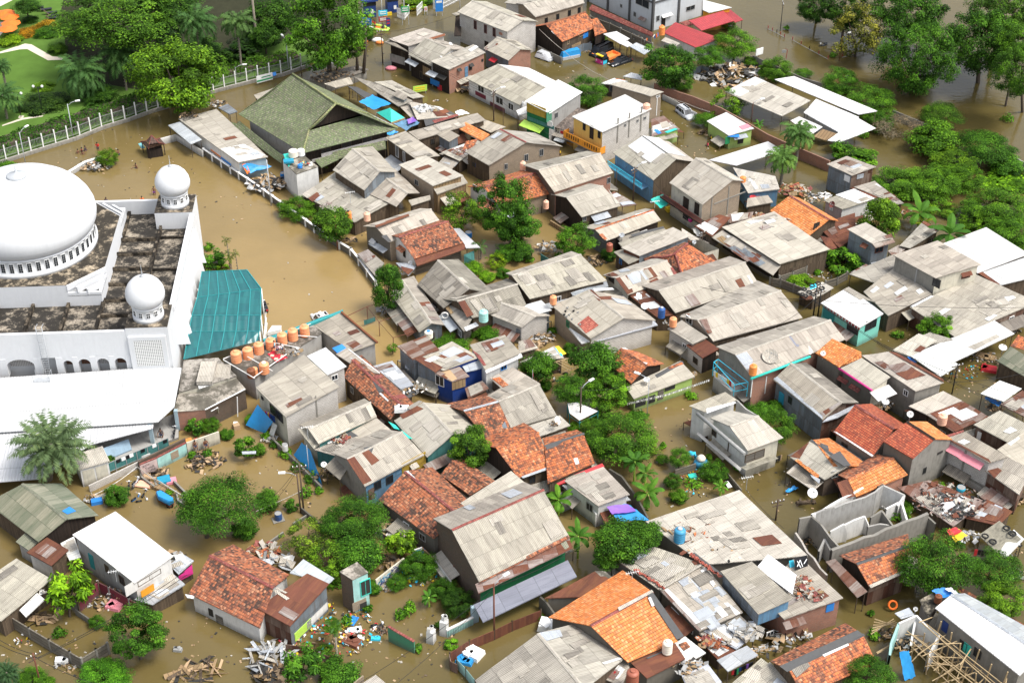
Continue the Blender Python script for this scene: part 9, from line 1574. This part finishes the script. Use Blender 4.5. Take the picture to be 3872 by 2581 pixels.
 m=MB();m.slab([P(1955,1290,.5),P(1985,1280,.5),P(2025,1335,.5),P(1985,1345,.5)],.06);tag(m.B('lattice_panel','lattice'),'white plastic lattice lying on the water','panel');m=MB();m.box(P(1658,1240,.15),(.9,.7,.3),.3);tag(m.B('crate','turq'),'turquoise crate floating behind the grey wall','crate')
 T(0,2);m=MB();m.slab([P(2222,1010,2.),P(2353,1005,2.),P(2353,1030,1.9),P(2228,1035,1.9)],.06);o=tag(m.B('plank_table','zinc'),'narrow zinc-topped table on a post in the water','table')
 T(2,2);r=empty('flag','small red flag on a pole above the dark tree','flag',P(190,345,2.));MB().tube([P(190,420,2.),P(190,260,4.5)],.03,4).B('pole','steel',r);MB().slab([P(188,290,3.8),P(192,270,4.1),P(202,345,2.6),P(188,345,2.6)],.03).B('cloth','redc',r)
 T(3,3,1344);r=empty('flag','black flag with a white emblem on the brick house roof','flag',P(172,265,4.));q=[P(138,240,5.2),P(205,225,5.2),P(210,285,4.),P(142,305,4.)];MB().slab(q,.04).B('cloth','blk',r);m=MB();
 for a,b in(((150,285),(165,250)),((165,250),(178,285)),((185,270),(200,245)),((150,255),(168,290))):m.tube([P(*a,4.6)+V(0,-.3,.25),P(*b,4.6)+V(0,-.3,.25)],.05,4)
 m.B('emblem','wht',r);m=MB();m.slab([P(110,255,4.6),P(135,250,4.6),P(140,285,4.),P(115,290,4.)],.04);tag(m.B('cloth','cyan'),'small blue and white cloth by the black flag','cloth')
 def barrel(u,v,r_,h_,z,mat,label):
  c=P(u,v,z);r=empty('barrel',label,'barrel',c);MB().lathe([(r_*.92,0),(r_,h_*.1),(r_*.97,h_*.33),(r_,h_*.36),(r_*.97,h_*.66),(r_,h_*.7),(r_*.93,h_)],c,14,cap=False).B('body',mat,r);MB().lathe([(r_*.9,h_*.96),(r_*.88,h_*.97)],c,14).B('lid','grey',r)
 T(1,3);barrel(208,65,.42,.9,.05,'tnavy','blue barrel in the water on a slab');m=MB();m.box(P(205,72,0),(1.3,1.,.16),.4);tag(m.B('slab','conc'),'concrete slab under the blue barrel','slab');barrel(1233,240,.3,.5,.9,'pink','pink bucket by the white boards');T(1,1);barrel(1955,610,.5,.8,.9,'blue','bright blue drum by the white metal side roof');barrel(250,80,.4,1.1,0.3,'blue','blue drum by the tank tower');T(2,2);T(1,2);barrel(270,1000,.35,.9,.9,'wht','white bucket on the overgrown garden wall');T(2,1);barrel(1640,465,.35,.5,1.9,'mag','pink tub on the tan house terrace');T(3,2);barrel(1770,1375,.5,.6,1.9,'cyan','cyan tub on the scrap roof');T(3,3,1344)
 for u,v,d,mat,lb,t_ in((862,985,(1.5,1.3,.1),'blue','square blue board in the littered bank',(1,3)),(1100,1160,(1.,.5,.25),'cyan','blue and white carton floating in the yard',(1,3)),(905,1085,(1.6,.8,.3),'wht','white foam box by the papaya trunk',(1,3)),(880,1190,(2.,1.3,.5),'rustm','broken cage floating by the papaya trunk',(1,3)),(1985,1295,(2.4,1.6,.8),'wht','white boat cabin drowned at the rust-red fence',(1,3)),(1920,1360,(1.8,1.2,.4),'tarp','blue and white hull corner at the broken fence',(1,3)),(1610,1150,(.8,.8,2.),'plaster','white pillar with blue graffiti standing alone in the water',(1,3)),(1730,1080,(.8,.8,2.6),'plaster','white gate pillar with dark graffiti at the balustrade',(1,3)),(570,1365,(1.4,.8,.6),'wht','white foam boxes by the panel wall',(0,3)),(1635,1265,(.9,.5,.4),'grey','grey stone with a bird in the brown water',(0,3)),(1055,860,(1.7,1.4,.5),'pink','red and white board dumped inside the maroon wall',(0,3)),(1455,360,(1.4,1.,.8),'yellow','yellow food cart top at the canal lane',(2,1)),(1170,170,(1.3,1.1,1.2),'tarp','blue covered cart under the lane lamp',(2,1)),(2035,1245,(1.8,1.,.1),'blue','blue awning strip on the lime hut',(2,0)),(120,965,(1.,.6,.8),'wht','white air conditioner on the shop wall',(2,0)),(2030,255,(2.,1.3,.5),'redc','red and pink bed frame floating in the street',(3,2)),(2000,140,(2.6,1.2,.3),'palewood','floating wooden boards in the street',(3,2)),(350,1480,(2.4,.5,.3),'wood','broken planks floating by the big white dish',(3,2)),(360,1040,(2.6,1.6,.7),'wht','drums and tubs stored at the orange roof wall',(2,3)),(1340,620,(1.8,.9,.5),'wht','white cat-like plaster lump on the old tile ridge',(1,2)),):
  T(*t_);z={(2,3):3.0,(1,2):3.6}.get(t_,.1)
  if 'air cond' in lb: z=2.9
  if 'pots' in lb or 'basin' in lb: z=2.8
  if 'plaster' in lb: z=4.0
  if 'drums' in lb: z=.6
  if 'awning' in lb: z=2.3
  if 'rust-red low' in lb: z=2.2
  if 'pillar' in lb: z=.6
  if 'generator' in lb or 'crates by the tank' in lb: z=.6
  m=MB();rr=RNG(lb);c=P(u,v,z);rz=rr.uniform(-.6,.6);m.box(c,d,rz,top=.9)
  for k in range(3):m.box(c+V(rr.uniform(-.3,.3)*d[0],rr.uniform(-.3,.3)*d[1],d[2]*.55),(d[0]*.4,d[1]*.4,d[2]*.35),rr.uniform(0,3))
  wd=[x for x in lb.split() if x in('board','carton','box','boxes','cage','cabin','hull','pillar','stone','furniture','cart','scrap','tub','generator','crates','crate','lid','bundle','sack','strip','conditioner','frame','bed','boards','planks','block','pots','basin','drums','paper','lump','cabinet')]
  tag(m.B({'conditioner':'air_conditioner','lump':'plaster_lump','paper':'tar_paper'}.get(wd[0],wd[0]) if wd else 'item',mat),lb,wd[0] if wd else 'item')
 T(1,3);rr=RNG(6)
 for lb,a,b,h_,mats in(('crumbling white wall covered with blue and black graffiti',(1110,610),(1355,420),1.7,('navy','blk','tblue')),('white wall corner with blue graffiti in the thicket',(1445,348),(1522,324),1.9,('tblue','navy'))):
  w_=[o for o in D.objects if o.get('label')==lb][0];p,q=P(*a,h_),P(*b,h_);e=(q-p);n_=V(e.y,-e.x,0).normalized()*.11;n_=n_ if n_.y<0 else -n_
  for mt in mats:
   m=MB()
   for k in range(9):
    c=p+e*rr.uniform(.05,.95)+n_-Z(rr.uniform(.3,1.2));u_=e.normalized();m.tube([c+u_*rr.uniform(-.5,.5)+Z(rr.uniform(-.3,.3)) for i in range(5)],.045,4)
   m.B('graffiti',mt,w_)
 T(1,3);r=empty('balustrade','white balustrade running from the gate pillar to the clear porch','balustrade',P(1870,1030,0));p,q=P(1750,1085,1.),P(1995,965,1.);e=q-p;rz=ang(e);MB().box((p+q)/2,(e.length,.25,.16),rz).B('rail','plaster',r);m=MB();[m.box(p.lerp(q,(k+.5)/16)-Z(.6),(.14,.14,1.1),rz) for k in range(16)];m.B('balusters','turq_wall',r);m=MB();m.box(P(2010,950,.8),(.7,.5,2.6),.4);tag(m.B('gate_pillar','blue_wall'),'pale blue gate pillar under the clear porch','pillar')
 rr=RNG(51)
 def pile(m,c,rad,n,hmax,ids,size,ell):
  for i in range(n):
   a=rr.uniform(0,6.28);k=rr.random()**.6;q=c+V(rad*k*math.cos(a),rad*ell*k*math.sin(a)*1.4,.05+hmax*(1-k)*rr.uniform(.5,1));s_=rr.uniform(*size);M=Matrix.Rotation(rr.uniform(0,6.28),3,'Z')@Matrix.Rotation(rr.uniform(-.9,.9),3,'X')@Matrix.Rotation(rr.uniform(-.5,.5),3,'Y')
   w_=s_*rr.uniform(.25,.8)*(.3 if size[1]>2 else 1);m.slab([q+M@V(-s_/2,-w_/2,0),q+M@V(s_/2,-w_/2*rr.uniform(.4,1),0),q+M@V(s_/2*rr.uniform(.5,1),w_/2,0),q+M@V(-s_/2,w_/2*rr.uniform(.5,1),0)],.06,m=rr.choice(ids))
 def shards(c,rad,n,hmax,mats,label,size=(.5,1.6),name='rubble',ell=.55):
  m=MB();pile(m,c,rad,n,hmax,range(len(mats)),size,ell)
  o=m.B(name,mats);stuff(o);tag(o,label,'debris');return o
 T(2,0);shards(P(2000,690,0),6.4,330,1.9,MIX,'heap of broken white panels at the lake wall',(.5,1.7))
 T(0,0);shards(P(870,1530,.3),2.6,110,.7,MIX,'heap of rubbish on the pond islet',(.2,.7),ell=.4)
 T(1,0);shards(P(700,700,2.),3.6,140,.15,WOODY,'leaf litter on the ledge roof under the great tree',(.2,.6),'leaf_litter')
 T(1,1);shards(P(110,120,.7),2.8,110,.9,MIX,'turquoise wooden scrap stacked behind the pond wall',(.6,1.9))
 T(3,2);shards(P(1640,1450,2.05),4.2,150,.06,RUSTY,'scrap and plastic strewn over the rusty roof',(.2,.7))
 T(0,3);shards(P(1840,1470,.05),2.4,34,.15,WOODY,'raft of planks and sheets floating at the bottom',(1.,3.2),'drift_planks')
 T(1,3);shards(P(640,1080,.1),5.2,330,.3,LITTER,'wide bank of floating plastic litter around the papaya tree',(.12,.45),'floating_litter',.6);shards(P(1420,590,.1),2.8,190,.4,LITTER,'heap of plastic litter by the graffiti wall',(.12,.45),'floating_litter',.4);shards(P(100,1320,.3),2.6,46,.7,SHEETS,'wrecked shed of sheets and planks at the bottom edge',(.6,2.4))
 T(0,2);shards(P(1880,1100,.1),2.4,130,.5,WOODY,'rubble bank where the two men sit',(.2,.8),ell=.6)
 SCRAP=[((2,0),((690,480,0,.9,14,.3,MIX,.7),(1200,335,1.2,2.6,60,1.,MIX,1.4),(1780,1225,0,1.8,30,.4,WOODY,1.3),(2110,1290,.2,1.5,25,.6,WOODY,1.2),)),
 ((0,0),((1990,955,1.,2.2,70,.4,MIX,.9),(1730,1060,3.25,2.,60,.05,WOODY,.7),)),
 ((1,0),((1540,1000,2.9,2.4,60,.1,SHEETS,.8),(1920,1390,2.9,2.6,90,.1,TILES,.5),(440,1510,4.8,1.4,30,.5,LITTER,.6),(1660,930,0,.8,16,.3,MIX,.7),(1930,830,.3,2.2,30,.8,WOODY,2.6),)),
 ((1,1),((870,640,1.,1.2,22,.4,WOODY,1.4),(1180,1290,.4,1.5,35,.5,STONE,1.2),(1640,1260,1.4,1.6,30,.3,SHEETS,1.4),(1390,930,1.,1.4,20,.4,SHEETS,1.1),)),
 ((2,1),((340,700,.8,2.6,70,.8,MIX,1.4),(760,830,.2,2.6,60,.4,WOODY,1.1),(230,1530,.4,3.,80,.7,MIX,1.2),(1450,1400,3.,1.2,22,.3,MIX,.8),(2300,430,2.4,2.2,60,.3,TILES,1.2),(1650,420,.8,2.,34,.6,MIX,.9),)),
 ((3,1),((460,250,2.,3.,90,.4,MIX,1.4),(110,480,3.4,2.6,50,.15,SHEETS,1.4),(350,960,.1,1.6,40,.3,MIX,.6),(520,960,.05,1.6,24,.08,MIX,.6),(2260,1440,.05,2.6,60,.2,MIX,.7),(1270,400,1.,2.4,60,.5,TILES,.9),(230,180,1.4,3.2,60,.5,TILES,2.),)),
 ((3,2),((1980,150,.05,2.6,60,.15,MIX,.8),(1800,270,.05,3.,60,.1,LITTER,.5),(1010,560,1.2,2.4,80,1.2,MIX,1.3),(1190,1540,.4,2.,50,.5,MIX,.9),(2080,620,1.,1.4,30,.4,WOODY,1.2),(2260,1440,.3,2.,40,.6,WOODY,1.3),)),
 ((3,3,1344),((230,150,.3,2.2,60,.7,WOODY,.9),(1050,130,.6,1.8,40,.6,SHEETS,1.2),(1290,190,1.6,2.,40,.6,MIX,.7),(730,690,.8,2.,60,.9,MIX,1.),(620,640,.2,2.,40,.3,MIX,.8),(1320,470,2.,2.2,40,.4,WOODY,1.),(170,360,3.9,1.6,40,.4,TILES,1.1),(220,430,4.,1.8,40,.25,TILES,1.2),(90,660,.8,3.4,70,.4,MIX,1.3),(1320,330,.3,1.6,30,.5,MIX,1.),)),
 ((2,2),((560,1420,.8,2.,60,.5,MIX,1.1),(1640,1230,.05,2.4,70,.2,LITTER,.5),(1660,1390,.05,1.6,24,.06,LITTER,.45),(395,760,3.5,.9,24,.2,WOODY,.5),(170,40,.6,2.2,50,.6,WOODY,1.3),)),
 ((1,2),((1510,220,2.2,2.2,60,.5,SHEETS,1.3),(1440,430,2.2,2.4,80,.35,MIX,.8),(760,880,3.,1.6,40,.12,TILES,1.1),(130,900,.3,1.4,30,.3,SHEETS,.6),(1180,1500,.2,1.8,34,.3,STONE,1.2),(650,1220,.8,2.,50,.7,WOODY,1.1),(330,100,3.4,1.8,36,.35,MIX,.7),)),
 ((0,3),((420,970,.1,1.6,16,.1,WOODY,2.8),(950,830,.1,2.,50,.4,MIX,.9),(230,1180,.05,1.6,24,.1,LITTER,.5),(600,1420,.05,1.4,30,.15,MIX,.7),(1130,730,.8,1.8,40,.5,MIX,.9),(1600,400,2.2,1.8,40,.5,MIX,1.2),(350,740,2.3,.9,20,.3,SHEETS,.9),)),
 ((1,3),((1180,690,.1,1.3,44,.4,MIX,.8),(160,1480,.2,2.6,60,.4,WOODY,2.4),(80,350,.5,2.2,40,.5,TILES,2.),(180,460,.6,2.2,20,.2,SHEETS,2.6),(1230,150,1.,1.8,20,.4,MIX,2.2),(860,200,.3,2.4,40,.3,WOODY,1.8),(1190,470,.5,1.6,24,.4,WOODY,1.6),(875,1160,.15,1.6,50,.4,LITTER,1.1),(1160,1080,.1,.9,24,.5,WOODY,.8),)),
 ((2,3),((1620,170,4.2,3.4,34,.1,TILES,1.6),(1850,1180,2.3,2.,40,.25,TILES,1.8),(1640,1430,2.4,2.2,60,.4,MIX,1.4),(900,1420,2.3,1.8,50,.3,LITTER,1.4),(1900,330,4.2,4.5,26,.06,MIX,.5),(2140,1090,2.7,2.2,50,.2,SHEETS,2.),(2310,1280,2.,1.8,40,.4,MIX,1.),)),
 ((0,2),((1430,1215,.1,2.,40,.3,WOODY,1.6),(860,1440,.2,1.4,40,.4,MIX,.8),))]
 hm=MB();allm=sorted(set(MIX+WOODY+SHEETS+TILES+STONE+LITTER+RUSTY))
 for t_,hs in SCRAP:
  T(*t_)
  for u,v,z,rad,n_,h_,pal,b in hs: pile(hm,P(u,v,z),rad*.8,n_,h_*.5,[allm.index(x) for x in pal],(b*.2,b*.7),.5)
 o=hm.B('scattered_debris',allm);stuff(o);tag(o,'scattered heaps of planks, sheets and household scrap between the houses','debris')
 rr=RNG(77);m=MB();mats=['asbl','cardb','dark','palewood','wood']
 for (c_,r_,u0,v0,u1,v1,nn) in ((0,0,250,1150,2200,1568,60),(2,0,300,560,1150,740,30),(2,0,1400,1080,1900,1500,60),(2,1,900,300,1400,480,14),(0,3,0,1000,900,1560,70),(0,3,1500,900,2350,1400,36),(1,3,400,900,2000,1560,120),(1,2,0,900,500,1560,40),(0,2,900,1200,2353,1568,50),(2,2,900,560,1700,1000,30),(2,2,1400,1200,2300,1560,46),(3,2,0,1150,500,1560,24),(3,2,1650,20,2350,560,70),(1,0,950,450,1800,950,40),(0,1,800,0,2353,500,50),(3,1,1000,1250,1500,1568,20),(1,1,0,400,1100,1200,24)):
  T(c_,r_)
  for _ in range(nn):
   q=P(rr.uniform(u0,u1),rr.uniform(v0,v1),.02);s_=rr.uniform(.06,.22);m.box(q,(s_*rr.uniform(1,2),s_,.05),rr.uniform(0,3),rr.randrange(5))
 o=m.B('floating_litter',mats);stuff(o);tag(o,'small scraps of litter drifting all over the brown flood water','litter')
 T(2,1)
 for i,(u,v) in enumerate(((490,1298),(510,1265),(525,1330),(565,1295),(605,1310),(550,1370),(690,1320),(500,1345),(625,1418),(480,1330))):
  c=P(u,v,4.25);r=empty('pigeon','grey pigeon perched on the beige roof with the red-painted patch','bird',c,'pigeons on the block house roof');MB().lathe([(.02,-.2),(.08,-.1),(.1,0),(.07,.1),(.05,.15)],c+Z(.1),8,sx=1.6).B('body','grey' if i%3 else 'blk',r);MB().lathe([(.03,-.05),(.05,0),(.02,.05)],c+V(.12,0,.25),6).B('head','dark',r)
clutter()
